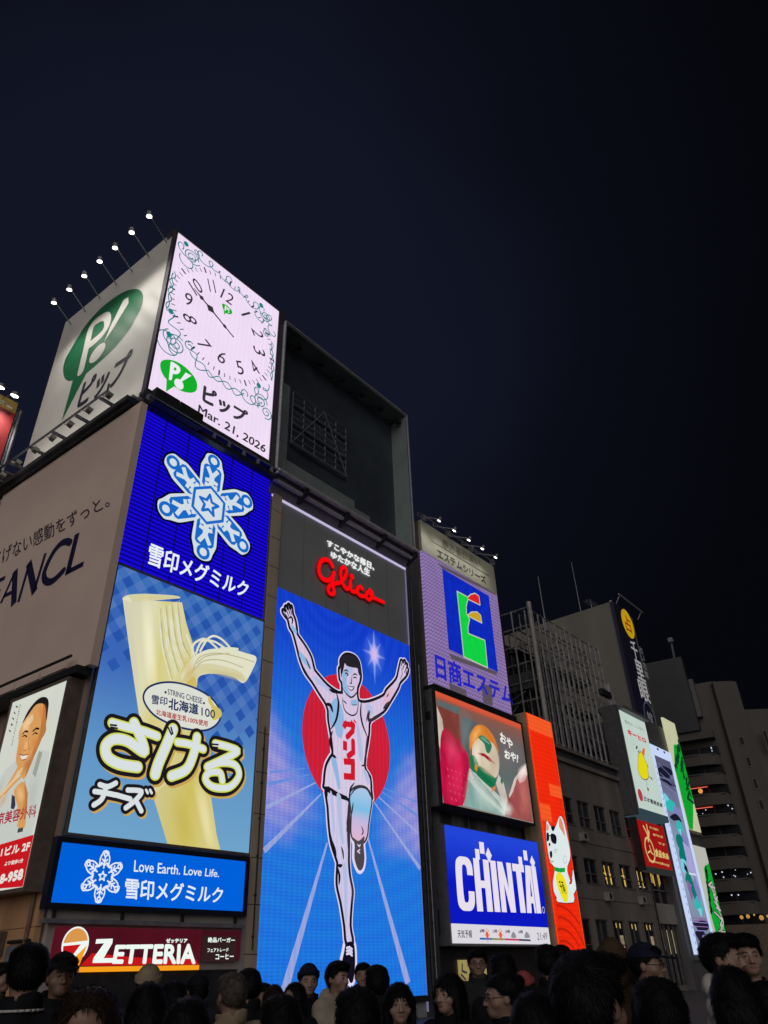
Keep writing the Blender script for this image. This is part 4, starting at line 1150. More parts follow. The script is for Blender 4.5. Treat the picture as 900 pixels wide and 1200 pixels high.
sf = Soft(f4, (p0, pz0, p1, pz1))
sf.blob(Zc([(75, 90), (110, 90), (180, 690), (150, 690)]), (206, 204, 176), .5, .3, 1.1, .038); sf.blob(Zc([(180, 120), (230, 120), (270, 560), (210, 560)]), (250, 246, 214), .55, .3, 1.2, .038)
sf.blob(Zc([(420, 420), (470, 400), (500, 560), (420, 560)]), (206, 178, 92), .55, .3, 1.2, .038); sf.blob(Zc([(560, 470), (760, 500), (770, 545), (600, 500)]), (198, 188, 134), .6, .3, 1.2, .038)
sf.blob(Zc([(150, 45), (320, 45), (340, 62), (160, 66)]), (214, 200, 140), .6, .4, 1.1, .034)
sf.blob(Z(90, 820, 4.286, [(470, 520), (540, 500), (590, 720), (520, 720)]), (196, 178, 84), .5, .3, 1.2, .018); sf.blob(Z(90, 820, 4.286, [(590, 450), (640, 450), (690, 740), (650, 740)]), (246, 238, 190), .5, .3, 1.2, .018)
sf.build('printed_shading', cp)
m = MB()
lab = curve(P(f4, Zc([(186, 632), (215, 580), (290, 552), (380, 552), (480, 580), (570, 630), (622, 690), (638, 750), (610, 800), (550, 830), (460, 826), (360, 800), (260, 750), (205, 690)])), 6)
m.poly(f4, lab, emit('label_cream', (232, 234, 222), .88), .042); m.stroke(f4, lab, .08, emit('label_navy', (30, 50, 104), .8), .046, closed=True)
flat(m, f4, Zc([(572, 628), (600, 680), (640, 712), (640, 752), (590, 770), (585, 700), (565, 660)]), ch4, .048, 3)
lab_ = m.build('label', cp)
m = MB(); nav = emit('label_navy', (30, 50, 104), .8); redp = emit('label_red', (190, 40, 50), .8)
m.text(f4, 'STRING CHEESE', P(f4, Zc([(328, 588), (530, 642), (328, 620), (528, 676)])), nav, .054, bold=.01)
for q in ((315, 608), (540, 672)): m.disc(f4, f4.uv(*Zc([q])[0]), .06, .06, nav, .054, 5)
m.text(f4, '雪印', P(f4, Zc([(236, 622), (326, 640), (232, 676), (324, 686)])), nav, .054, bold=.02)
m.text(f4, '北海道', P(f4, Zc([(336, 640), (508, 680), (332, 706), (506, 738)])), nav, .054, bold=.03)
m.text(f4, '100', P(f4, Zc([(526, 696), (606, 714), (526, 744), (604, 762)])), nav, .054, bold=.01)
m.text(f4, '北海道産生乳100%使用', P(f4, Zc([(260, 706), (562, 776), (258, 740), (560, 810)])), redp, .054, bold=.02)
m.build('label_lettering', lab_)
# hand drawn product name: thick strokes, dark outline, lime edge, pale core, gold shadow
dk = emit('outline_dark', (36, 30, 38), .7); lime = emit('lime_edge', (218, 226, 96), .88); pale = emit('letter_core', (226, 234, 236), .9); goldp = emit('gold_shadow', (218, 178, 92), .82)
def Zn(pts): return Z(90, 820, 4.286, pts)
kana = [[(172, 118), (250, 140), (330, 160), (398, 185)], [(282, 118), (318, 200), (330, 262), (250, 210), (180, 200), (140, 235), (150, 290), (210, 325), (300, 340)],
        [(478, 150), (440, 240), (405, 320), (388, 375)], [(500, 215), (560, 225), (630, 250)], [(598, 190), (582, 270), (545, 350), (470, 385)],
        [(690, 222), (760, 240), (800, 262), (730, 300), (650, 338)], [(648, 340), (720, 318), (790, 330), (808, 385), (760, 440), (680, 440), (640, 402), (660, 368), (712, 368), (725, 408)]]
wid = [1.0, 1.12, 1.2, .95, 1.1, .95, .92]
m = MB(); m2 = MB()
for i, (k, w_) in enumerate(zip(kana, wid)):
    q = curve(P(f4, Zn(k)), 6, False); e = .0004 * i
    m.stroke(f4, [(u + .09, z - .08) for u, z in q], w_ * .50 + .15, goldp, .056 + e); m.stroke(f4, q, w_ * .50 + .17, dk, .062 + e)
for i, (k, w_) in enumerate(zip(kana, wid)):
    q = curve(P(f4, Zn(k)), 6, False); e = .0004 * i
    m2.stroke(f4, q, w_ * .50 - .12, lime, .070 + e); m2.stroke(f4, q, w_ * .50 - .235, pale, .077 + e)
for a, b in (((160, 128), (196, 132)), ((162, 140), (200, 147)), ((160, 152), (196, 158)), ((672, 225), (706, 228)), ((672, 240), (704, 243)), ((452, 140), (470, 180)), ((466, 138), (476, 176))):
    m2.stroke(f4, P(f4, Zn([a, b])), .07, dk, .0815, joins=False)
m.build('name_outline', cp); m2.build('name_lettering', cp)
kana2 = [[(110, 428), (150, 438), (190, 420)], [(84, 462), (140, 470), (188, 480)], [(142, 440), (120, 500), (80, 530)], [(192, 480), (262, 500)], [(250, 455), (318, 462), (290, 505), (240, 545)], [(290, 505), (318, 560)], [(342, 455), (350, 470)], [(362, 455), (370, 470)]]
m = MB(); m2 = MB()
for i, k in enumerate(kana2):
    q = curve(P(f4, Zn(k)), 5, False); w_ = .18 if i < 6 else .10; e = .0004 * i
    m.stroke(f4, [(u + .07, z - .06) for u, z in q], w_ + .22, goldp, .056 + e); m.stroke(f4, q, w_ + .23, dk, .062 + e); m2.stroke(f4, q, w_, pale, .072 + e)
m.build('subtitle_outline', cp); m2.build('subtitle_lettering', cp)

# ---- long blue light box
fl2 = FRONT(24.1)
b0, bz0_, b1x, bz1_ = rect4(fl2, (71, 987.5), (288, 1009), (59.6, 1055.6), (284, 1070))
lb = thing('long_lightbox', 'long bright blue light box with small white snowflake under the cheese poster', 'lit sign', ((b0 + b1x) / 2, 24.1, bz0_))
m = MB(); m.slab(fl2, b0, bz0_, b1x, bz1_, -.25, 0, emit('box_blue', (0, 100, 226), .93, var=.06, vscale=.3, sample=True)); m.build('panel', lb)
m = MB(); m.rim(fl2, b0 + .002, bz0_ + .002, b1x - .002, bz1_ - .002, .17, -.27, .06, solid('frame_navy', (.012, .014, .03), .4)); m.build('frame', lb)
m = MB(); m.slab(fl2, b0 - .1, bz0_ - .55, b1x + .1, bz0_ - .42, -.2, .1, steel)
for i in range(4): m.slab(fl2, b0 + .2 + i * 2.4, bz0_ - .42, b0 + .28 + i * 2.4, bz0_ - .18, -.1, .0, black)
m.build('support_rail', lb)
wl = emit('box_white', (232, 240, 250), .95)
def outline_flake(pl, c, rad, mb, mat):
    def at(a, r, s_): return (c[0] + (r * math.cos(a) - s_ * math.sin(a)) * rad, c[1] + (r * math.sin(a) + s_ * math.cos(a)) * rad)
    for k in range(6):
        a = math.pi / 2 + k * math.pi / 3; w_ = .048
        mb.stroke(pl, [at(a, r, s_) for r, s_ in [(.36, .21), (.66, .23), (.78, .20), (.86, .15), (.97, .12), (1.0, 0), (.97, -.12), (.86, -.15), (.78, -.20), (.66, -.23), (.36, -.21)]], w_, mat, .02 + .0005 * k, joins=False)
        mb.stroke(pl, [at(a, .86 + .075 * math.cos(t), .075 * math.sin(t)) for t in [i * .52 for i in range(12)]], w_, mat, .026, closed=True, joins=False)
        mb.stroke(pl, [at(a, .30, 0), at(a, .78, 0)], w_, mat, .024, joins=False)
        for sg in (1, -1):
            mb.stroke(pl, [at(a, .55, 0), at(a, .68, .14 * sg)], w_, mat, .0245, joins=False); mb.stroke(pl, [at(a, .42, 0), at(a, .54, .14 * sg), at(a, .40, .16 * sg)], w_, mat, .0242, joins=False)
    mb.stroke(pl, [at(math.pi / 2 + k * math.pi / 5, .19 if k % 2 == 0 else .085, 0) for k in range(10)], .045, mat, .027, closed=True)
m = MB(); outline_flake(fl2, fl2.uv(119.5, 1027), (fl2.uv(121.5, 996)[1] - fl2.uv(117, 1057)[1]) / 2, m, wl); m.build('emblem', lb)
m = MB(); m.text(fl2, '雪印メグミルク', P(fl2, [(147, 1029), (261.5, 1040), (146, 1053), (259, 1058.5)]), wl, .02, bold=.022); m.build('brand_lettering', lb)
m = MB(); m.text(fl2, 'Love Earth. Love Life.', P(fl2, [(157.5, 1008), (257, 1019.5), (156.5, 1021.5), (256, 1028)]), wl, .02, bold=.01); m.build('slogan_lettering', lb)

# ---- maroon restaurant sign
fz = FRONT(24.15)
a0, az0, a1, az1 = rect4(fz, (67.4, 1085), (282.5, 1091), (60, 1130), (281, 1129))
az0 = fz.uv(150, 1138.2)[1]
zs_ = thing('restaurant_sign', 'maroon shop sign with white lit capitals and a burger badge, under the long light box', 'shop sign', ((a0 + a1) / 2, 24.15, az0))
mar = emit('maroon_lit', (92, 22, 36), .75, var=.25, vscale=.8, sample=True); redlit = emit('red_lit', (206, 24, 28), .9); orl = emit('orange_lit', (250, 160, 30), .97); wz = emit('sign_white', (240, 250, 244), .98)
xs_ = fz.uv(233.5, 1130)[0]
m = MB(); m.slab(fz, a0, az0 + .15, xs_, az1, -.14, 0, mar); m.slab(fz, xs_ + .01, az0 + .30, a1, az1, -.14, 0, emit('maroon_dim', (74, 22, 32), .7)); m.build('panel', zs_)
m = MB(); flat(m, fz, [(94, 1131.8), (233, 1130.6), (229, 1124), (160, 1122), (108, 1117)], redlit, .004); m.slab(fz, fz.uv(95, 1136)[0], az0 + .0, xs_, az0 + .14, -.1, .01, orl); m.build('lit_strip', zs_)
m = MB(); m.text(fz, 'ETTERIA', P(fz, Z(50, 950, 3.333, [(285, 528), (594, 524), (272, 594), (592, 595)])), wz, .03, bold=.035, extr=.02)
zq = P(fz, Z(50, 950, 3.333, [(208, 502), (272, 500), (270, 518), (236, 576), (274, 576), (270, 594), (192, 595), (196, 576), (238, 518), (204, 520)])); m.poly(fz, zq, wz, .03); m.build('name_lettering', zs_)
m = MB(); m.text(fz, 'ゼッテリア', P(fz, Z(50, 950, 3.333, [(482, 500), (564, 500), (481, 516), (563, 516)])), wz, .02, bold=.05); m.build('kana_lettering', zs_)
m = MB(); c_ = fz.uv(50 + 127 / 3.333, 950 + 522 / 3.333); rx_, rz_ = (fz.uv(104.5, 1107)[0] - fz.uv(73, 1107)[0]) / 2, .48
m.disc(fz, c_, rx_, rz_, wz, .012)
def arcpoly(a0_, a1_, s): return [(c_[0] + rx_ * s * math.cos(t), c_[1] + rz_ * s * math.sin(t)) for t in np.linspace(a0_, a1_, 16)]
m.poly(fz, arcpoly(.25, math.pi - .05, .9), emit('bun_orange', (228, 158, 82), .9), .016)
m.poly(fz, [(c_[0] - rx_ * .88, c_[1] - .05), (c_[0] + rx_ * .4, c_[1] + .0), (c_[0] - rx_ * .1, c_[1] - .3), (c_[0] - rx_ * .75, c_[1] - .42)], redlit, .019)
m.poly(fz, [(c_[0] + rx_ * .88, c_[1] - .02), (c_[0] + rx_ * .55, c_[1] - .55), (c_[0] - rx_ * .1, c_[1] - .72), (c_[0] + rx_ * .1, c_[1] - .35)], orl, .020); m.build('burger_badge', zs_)
m = MB(); q0, q1 = fz.uv(238, 1097), fz.uv(275, 1127)
m.slab(fz, q0[0], q1[1], q1[0], q0[1], .004, .02, emit('menu_dark', (62, 40, 42), .6)); mp_ = m.build('menu_panel', zs_)
m = MB()
for s_, bx in (('絶品バーガー', [(644, 495), (748, 497), (644, 514), (748, 515)]), ('フェアトレード', [(642, 538), (724, 537), (641, 553), (723, 551)]), ('コーヒー', [(674, 560), (744, 559), (673, 581), (743, 579)])): m.text(fz, s_, P(fz, Z(50, 950, 3.333, bx)), wz, .03, bold=.03)
m.build('menu_lettering', mp_)

# ---- doctor poster on the side street
ld = LEFT(.6)
g1, gz1 = ld.uv(79.6, 797); g0 = ld.uv(15, 823.5)[0]; gz0 = ld.uv(28, 1039.6)[1]
dp = thing('portrait_poster', 'tall lit poster of a man in white coat above a red phone number band', 'poster', ld.pt((g0 + g1) / 2, gz0))
m = MB(); m.slab(ld, g0, gz0, g1, gz1, -.1, 0, emit('poster_cream', (222, 226, 214), .88, var=.05, sample=True)); m.build('panel', dp)
m = MB(); m.rim(ld, g0 + .002, gz0 + .002, g1 - .002, gz1 - .002, .12, -.62, .04, solid('case_brown', (.13, .10, .085), .5, var=.2)); m.slab(ld, g0, gz0, g1, gz1, -.6, -.12, solid('case_brown', (.13, .10, .085), .5)); m.build('case', dp)
sk = emit('print_skin', (226, 164, 98), .88); sk2 = emit('print_skin_dark', (196, 128, 70), .85); sk3 = emit('print_skin_light', (238, 200, 150), .9); hr = emit('print_hair', (38, 32, 32), .7); coat = emit('print_coat', (206, 212, 204), .88); coat2 = emit('print_coat_dark', (168, 172, 160), .85)
def Zd(pts): return Z(0, 790, 8.57, pts)
def Ze(pts): return Z(0, 910, 8.0, pts)
m = MB()
flat(m, ld, Zd([(-60, 1150), (60, 960), (160, 870), (250, 1000), (400, 760), (500, 780), (430, 1180), (300, 1700), (-60, 1800)]) , coat, .01)
flat(m, ld, Zd([(395, 770), (430, 790), (360, 1040), (330, 1000)]), coat2, .014); flat(m, ld, Zd([(250, 1060), (290, 1200), (240, 1500), (180, 1400)]), coat2, .015)
m.build('printed_coat', dp)
m = MB()
flat(m, ld, Zd([(196, 590), (230, 500), (280, 380), (350, 300), (430, 270), (480, 300), (488, 380), (470, 500), (462, 560), (430, 640), (380, 740), (330, 850), (280, 960), (240, 1060), (180, 930), (165, 850), (190, 700)]), sk, .02, 4)
flat(m, ld, Zd([(440, 330), (482, 360), (468, 500), (430, 640), (350, 830), (260, 1040), (300, 860), (390, 640), (420, 500)]), sk2, .024, 3)
flat(m, ld, Zd([(280, 470), (330, 400), (340, 460), (290, 520)]), sk3, .025, 3)
flat(m, ld, Zd([(440, 540), (466, 510), (468, 570), (432, 640)]), sk2, .026, 3)
face_ = m.build('printed_face', dp)
m = MB(); flat(m, ld, Zd([(232, 500), (290, 370), (370, 270), (430, 232), (480, 240), (497, 290), (490, 360), (470, 470), (466, 360), (440, 300), (370, 310), (300, 400)]), hr, .03, 3)
for a in ([(238, 600), (262, 574), (288, 580)], [(340, 572), (372, 546), (398, 552)]): m.stroke(ld, P(ld, Zd(a)), .07, hr, .032)
for a in ([(236, 628), (256, 616), (278, 630)], [(340, 608), (362, 590), (384, 602)]): m.stroke(ld, P(ld, Zd(a)), .05, hr, .033)
m.build('printed_hair', face_)
m = MB(); flat(m, ld, Zd([(205, 812), (240, 818), (292, 812), (270, 850), (230, 862)]), emit('print_teeth', (244, 232, 222), .9), .03)
m.stroke(ld, P(ld, Zd([(203, 808), (240, 818), (294, 808)])), .03, emit('print_lip', (150, 60, 50), .7), .034); m.stroke(ld, P(ld, Zd([(228, 866), (268, 856)])), .03, emit('print_lip', (150, 60, 50), .7), .034)
m.stroke(ld, P(ld, Zd([(300, 640), (292, 720), (300, 745), (262, 772), (244, 760)])), .035, sk2, .034)
m.stroke(ld, P(ld, Zd([(246, 700), (212, 800)])), .02, sk2, .034); m.stroke(ld, P(ld, Zd([(306, 750), (312, 800)])), .02, sk2, .034); m.build('printed_features', face_)
m = MB()
for i, a in enumerate(([(-30, 1290), (60, 1170), (150, 1020), (200, 930)], [(20, 1210), (110, 1110), (190, 1010), (225, 960)], [(60, 1200), (150, 1100), (215, 1040)])):
    m.stroke(ld, curve(P(ld, Zd(a)), 4, False), .16 - .02 * i, sk3 if i % 2 else sk, .036 + .002 * i)
flat(m, ld, Ze([(140, 140), (200, 60), (240, 60), (268, 170), (260, 330), (240, 480), (170, 470), (190, 380), (170, 260)]), sk, .040, 3)
flat(m, ld, Ze([(240, 70), (268, 170), (262, 330), (246, 300), (246, 180)]), sk2, .043, 2)
flat(m, ld, Ze([(122, 170), (150, 190), (156, 270), (140, 310), (112, 300)]), emit('print_tie', (62, 66, 84), .7), .041)
hands_ = m.build('printed_hands', dp)
sf = Soft(ld, (g0, gz0, g1, gz1))
for pts, c, al in (([(230, 500), (290, 420), (300, 560), (240, 600)], (246, 212, 166), .7), ([(250, 700), (300, 660), (290, 760), (250, 790)], (240, 190, 130), .6), ([(330, 660), (400, 620), (380, 740), (320, 760)], (206, 130, 66), .7), ([(190, 700), (230, 690), (220, 820), (175, 850)], (210, 140, 78), .6),
    ([(260, 880), (330, 820), (280, 960), (240, 1000)], (176, 106, 56), .7), ([(400, 330), (470, 330), (450, 480), (400, 440)], (214, 132, 64), .6), ([(300, 770), (340, 740), (330, 850), (290, 870)], (224, 150, 88), .6)):
    sf.blob(Zd(pts), c, al, .25, 1.3, .0275)
for pts, c, al in (([(170, 120), (220, 110), (240, 220), (190, 230)], (238, 196, 140), .6), ([(230, 230), (268, 200), (262, 340), (228, 400)], (188, 120, 62), .7), ([(20, 220), (90, 150), (70, 230), (10, 300)], (206, 140, 80), .5), ([(290, 60), (380, 20), (330, 330), (280, 300)], (176, 182, 172), .6), ([(20, 60), (60, 0), (20, 160), (-30, 200)], (178, 184, 176), .6)):
    sf.blob(Ze(pts), c, al, .25, 1.3, .0445)
sf.build('printed_shading', dp)
m = MB(); m.poly(ld, P(ld, [(0 - 14, 994.5), (41.2, 978.2), (28.2, 1039.2), (-22, 1043)]), emit('poster_red', (206, 26, 34), .9), .046); m.build('red_band', dp)
m = MB(); rdk = emit('poster_crimson', (176, 24, 62), .85); wp = emit('poster_white', (238, 234, 226), .9); gk = emit('poster_grey', (80, 84, 84), .7)
m.text(ld, '京美容外科', P(ld, Ze([(0, 345), (362, 260), (-20, 462), (345, 375)])), rdk, .05, bold=.02)
m.text(ld, '1ビル 2F', P(ld, Ze([(36, 672), (302, 605), (22, 748), (286, 690)])), wp, .056, bold=.03)
m.text(ld, 'より徒歩1分', P(ld, Ze([(64, 800), (236, 768), (56, 840), (228, 806)])), wp, .056, bold=.03)
m.text(ld, '8-958', P(ld, Ze([(26, 925), (236, 868), (8, 1004), (220, 960)])), wp, .056, bold=.04)
m.poly(ld, P(ld, Ze([(182, 490), (232, 478), (226, 518), (176, 530)])), gk, .051)
rr = random.Random(8)
for c in range(2):
    for k in range(20 if c else 5):
        t0 = k / 20 if c else k / 5.5
        x0_, y0_ = (222 - 90 * t0 - 8, 315 + 420 * t0) if c else (178 - 95 * t0, 330 + 330 * t0)
        s_ = 9 if c else 17
        for j in range(3): m.stroke(ld, P(ld, Zd([(x0_ + rr.random() * s_ - s_ / 2, y0_ - rr.random() * s_ * .6), (x0_ + rr.random() * s_, y0_ + rr.random() * s_ * .8)])), .02 if c else .035, gk, .05, joins=False)
m.build('lettering', dp)
# round hanging clock that cuts the poster's left edge is off the board: small dark street sign with gold rings
# ================================================================== more signs: the tall screen and the rest of the row
# ---- tall screen with the running athlete
fr = FRONT(24.36)
t0, tz0, t1, tz1 = rect4(fr, (326.7, 687.8), (478.9, 756.7), (300.5, 1135), (501, 1166))
tz0 = fr.uv(501, 1166)[1]
ts_ = thing('runner_screen', 'huge upright blue screen of a running athlete with both arms raised before a red disc', 'video screen', ((t0 + t1) / 2, 24.36, tz0))
def runner_mat():
    m, nt = _new('runner_sky')
    o = N(nt, 'ShaderNodeOutputMaterial'); e = N(nt, 'ShaderNodeEmission'); tc = N(nt, 'ShaderNodeTexCoord'); sx = N(nt, 'ShaderNodeSeparateXYZ')
    nt.links.new(tc.outputs['Object'], sx.inputs[0])
    def math_(op, a, b=None, c=None):
        n = N(nt, 'ShaderNodeMath', operation=op)
        for i, v in enumerate((a, b, c)):
            if v is None: continue
            if isinstance(v, (int, float)): n.inputs[i].default_value = v
            else: nt.links.new(v, n.inputs[i])
        return n.outputs[0]
    def mr(v, a, b, c=0, d=1, sm=True):
        n = N(nt, 'ShaderNodeMapRange'); n.interpolation_type = 'SMOOTHSTEP' if sm else 'LINEAR'
        for k, q in (('From Min', a), ('From Max', b), ('To Min', c), ('To Max', d)): n.inputs[k].default_value = q
        nt.links.new(v, n.inputs['Value']); return n.outputs[0]
    def mix(f, a, b):
        n = N(nt, 'ShaderNodeMix', data_type='RGBA'); nt.links.new(f, n.inputs[0])
        for i, v in ((6, a), (7, b)):
            if isinstance(v, tuple): n.inputs[i].default_value = (*lin(v), 1)
            else: nt.links.new(v, n.inputs[i])
        return n.outputs[2]
    X, Zc_ = sx.outputs['X'], sx.outputs['Z']
    Hh = tz1 - tz0
    base = mix(mr(Zc_, 0, Hh * .55, sm=False), (30, 124, 232), (40, 128, 226))
    base = mix(mr(Zc_, Hh * .48, Hh * .98), base, (18, 62, 208))
    nz = N(nt, 'ShaderNodeTexNoise', i_Scale=.42, i_Detail=4.0); nt.links.new(tc.outputs['Object'], nz.inputs['Vector'])
    wob = math_('MULTIPLY_ADD', nz.outputs['Fac'], 3.4, -1.7)
    # cloud banks in the picture: left and right of the athlete, mid height
    xa = math_('ABSOLUTE', X)
    zz = math_('ADD', Zc_, wob)
    up = math_('MULTIPLY_ADD', xa, .85, Hh * .37)
    cl = math_('MULTIPLY', mr(math_('SUBTRACT', up, zz), -1.0, 1.8), mr(zz, Hh * .30, Hh * .44))
    cl = math_('MULTIPLY', cl, mr(xa, 1.2, 4.6))
    base = mix(math_('MULTIPLY', cl, .92), base, (168, 160, 226))
    # moire of the diode grid: broad curved bands
    wv = N(nt, 'ShaderNodeTexWave', wave_type='RINGS', rings_direction='SPHERICAL'); wv.inputs['Scale'].default_value = .42; wv.inputs['Distortion'].default_value = 1.5; wv.inputs['Detail'].default_value = 1
    mp = N(nt, 'ShaderNodeMapping'); mp.inputs['Location'].default_value = (1.5, 0, -Hh * 1.05); nt.links.new(tc.outputs['Object'], mp.inputs[0]); nt.links.new(mp.outputs[0], wv.inputs['Vector'])
    base = mix(math_('MULTIPLY', wv.outputs['Fac'], .22), base, (36, 86, 232))
    w2 = N(nt, 'ShaderNodeTexWave', wave_type='BANDS', bands_direction='X'); w2.inputs['Scale'].default_value = 1.05; w2.inputs['Distortion'].default_value = .6
    nt.links.new(tc.outputs['Object'], w2.inputs['Vector'])
    st = mr(w2.outputs['Fac'], 0, 1, .90, 1.0)
    w3 = N(nt, 'ShaderNodeTexWave', wave_type='BANDS', bands_direction='Z'); w3.inputs['Scale'].default_value = 2.4; nt.links.new(tc.outputs['Object'], w3.inputs['Vector'])
    st = math_('MULTIPLY', st, mr(w3.outputs['Fac'], 0, 1, .88, 1.0))
    nt.links.new(base, e.inputs['Color']); nt.links.new(st, e.inputs['Strength']); nt.links.new(e.outputs[0], o.inputs[0])
    return m
m = MB(); m.slab(fr, t0, tz0, t1, tz1, -.055, 0, runner_mat()); m.build('screen', ts_)
m = MB(); m.slab(fr, t0 - .02, tz0 - .25, t1 + .1, tz0 - .01, -.2, .1, black); m.slab(fr, t1 + .01, tz0, t1 + .07, tz1, -.2, .05, black); m.build('frame', ts_)
L6 = lambda pts: Z(290, 900, 4.0, pts)
trk = emit('track_line', (166, 180, 240), .85, led=(.30, .12, 'X')); trk2 = emit('track_line_dim', (110, 150, 234), .85)
def inside(q): return [(min(max(u, t0 + .01), t1 - .01), max(z, tz0 + .01)) for u, z in q]
m = MB()
for a, b, wa, wb, mt in (((374, 350), (162, 1080), .10, .42, trk), ((345, 122), (75, 388), .07, .24, trk), ((320, 68), (89, 184), .06, .18, trk), ((290, 30), (98, 76), .05, .16, trk2), ((270, 2), (104, 20), .04, .1, trk2),
                         ((562, 320), (752, 1010), .10, .40, trk), ((590, 155), (809, 472), .07, .22, trk), ((603, 125), (800, 306), .06, .16, trk), ((615, 102), (795, 222), .05, .16, trk2), ((618, 85), (792, 160), .04, .1, trk2)):
    q = inside(P(fr, L6([a, b]))); m.stroke(fr, q, [wa, wb], mt, .006, joins=False)
m.build('track_line', ts_)
ca_, cb_ = fr.uv(354, 850), fr.uv(456.5, 872)
m = MB(); dc = ((ca_[0] + cb_[0]) / 2, fr.uv(405, 866)[1]); dr_ = (cb_[0] - ca_[0]) / 2
m.disc(fr, dc, dr_, dr_ * 1.02, emit('disc_red', (222, 36, 62), .9, led=(.30, .14, 'X'), var=.1), .010, 64); m.build('red_disc', ts_)
st_ = fr.uv(438.5, 767); sf = Soft(fr, (t0, tz0, t1, tz1))
def star_ray(a, l, w_): return [(st_[0] + l * math.cos(a) * .72, st_[1] + l * math.sin(a)), (st_[0] - w_ * math.sin(a), st_[1] + w_ * math.cos(a)), (st_[0] - l * math.cos(a) * .72, st_[1] - l * math.sin(a)), (st_[0] + w_ * math.sin(a), st_[1] - w_ * math.cos(a))]
sf.blob([(st_[0] + .9 * math.cos(t), st_[1] + 1.2 * math.sin(t)) for t in np.linspace(0, 5.5, 10)], (90, 130, 236), .7, .1, 1.1, .005, px=False)
for k in range(4): sf.blob(star_ray(math.pi / 2 + k * math.pi / 4, (1.9, 1.25, 1.5, 1.25)[k], .16), (150, 180, 244), .9, .25, 1.0, .005, px=False)
sf.blob([(st_[0] + .42 * math.cos(t), st_[1] + .62 * math.sin(t)) for t in np.linspace(0, 5.5, 10)], (210, 184, 232), 1, .35, 1.1, .006, px=False)
sf.build('star_flare', ts_)
# the athlete: white rim, dark outline, pale body, shading, drawn lines
ZA = lambda p: Z(310, 690, 7.06, p)
ZB = lambda p: Z(390, 740, 7.06, p)
ZC = lambda p: Z(360, 840, 7.06, p)
ZD = lambda p: Z(360, 980, 7.06, p)
upper = ZA([(232, 372), (205, 325), (190, 262), (168, 232), (147, 200), (146, 176), (156, 170), (168, 186), (164, 158), (170, 140), (180, 142), (188, 166), (188, 136), (196, 124), (205, 132), (208, 164), (214, 142), (222, 140), (228, 160), (234, 205), (254, 258), (266, 330), (272, 378), (330, 462), (385, 562), (410, 660), (432, 695), (520, 795), (600, 852), (636, 858)]) + \
        ZB([(72, 500), (70, 430), (52, 395), (46, 310), (58, 290), (60, 235), (92, 192), (135, 186), (185, 208), (216, 255), (228, 330), (232, 380), (220, 430), (206, 470), (204, 530), (222, 575), (300, 575), (412, 528), (440, 480), (518, 395), (538, 325), (556, 246), (564, 234), (574, 240), (578, 258), (588, 236), (598, 244), (598, 268), (610, 262), (616, 276), (610, 298), (622, 308), (624, 326), (606, 372), (558, 425), (538, 475), (470, 592), (415, 670), (312, 740), (300, 830), (288, 920), (262, 1110)]) + \
        ZC([(520, 500), (528, 600), (522, 700), (350, 690), (150, 600), (135, 540), (150, 410), (186, 335), (205, 300), (195, 180), (172, 40)]) + \
        ZA([(521, 1040), (520, 1010), (500, 950), (450, 872), (390, 775), (330, 690), (290, 590), (262, 480)])
leg1 = ZC([(150, 590), (165, 750), (175, 900), (195, 1050), (238, 1185)]) + ZD([(245, 240), (240, 400), (272, 550), (302, 740), (318, 885), (376, 880), (356, 740), (366, 560), (374, 450), (352, 330), (342, 200), (344, 0)]) + ZC([(330, 880), (345, 700), (250, 640)])
leg2 = ZC([(352, 690), (360, 620), (420, 582), (490, 600), (526, 680), (512, 800), (498, 900), (490, 980), (465, 1030), (425, 1035), (380, 1010), (362, 950), (365, 800)])
shoe1 = ZD([(318, 885), (378, 880), (392, 1000), (388, 1120), (374, 1200), (352, 1212), (332, 1160), (310, 1040), (285, 1035), (300, 960)])
shoe2 = ZD([(372, 10), (420, 40), (470, 0), (462, 70), (470, 180), (458, 258), (432, 285), (408, 258), (386, 180), (388, 70)])
rimw = emit('rim_white', (226, 218, 248), .95); dline = emit('ink_black', (34, 28, 40), .6); dline2 = emit('ink_grey', (72, 62, 72), .65)
body = ramp_emit('body_pale', [(0, (220, 204, 238)), (.35, (216, 210, 242)), (.55, (226, 210, 236)), (.8, (222, 202, 234)), (1, (230, 216, 244))], 0, tz1 - tz0, .92, led=(.30, .08, 'X'), noise=.0)
cy = emit('shade_cyan', (150, 192, 234), .88); cy2 = emit('shade_cyan_soft', (186, 198, 236), .9); pk = emit('shade_pink', (234, 190, 216), .9)
shapes = [curve(P(fr, s), 3) for s in (upper, leg1, leg2)]
shoes = [curve(P(fr, s), 3) for s in (shoe1, shoe2)]
m = MB()
for i, s in enumerate(shapes + shoes): m.stroke(fr, s, .28, rimw, .014 + .0002 * i, closed=True)
m.build('athlete_rim', ts_)
m = MB()
for i, s in enumerate(shapes): m.stroke(fr, s, .15, dline, .0232 + .0002 * i, closed=True)
m.build('athlete_outline', ts_)
m = MB()
for i, s in enumerate(shapes[:2]): m.poly(fr, s, body, .022 + .0004 * i)
ath = m.build('athlete_body', ts_)
def fl_(mb, pts, mat, o, sm=3): mb.poly(fr, curve(P(fr, pts), sm), mat, o)
m = MB()
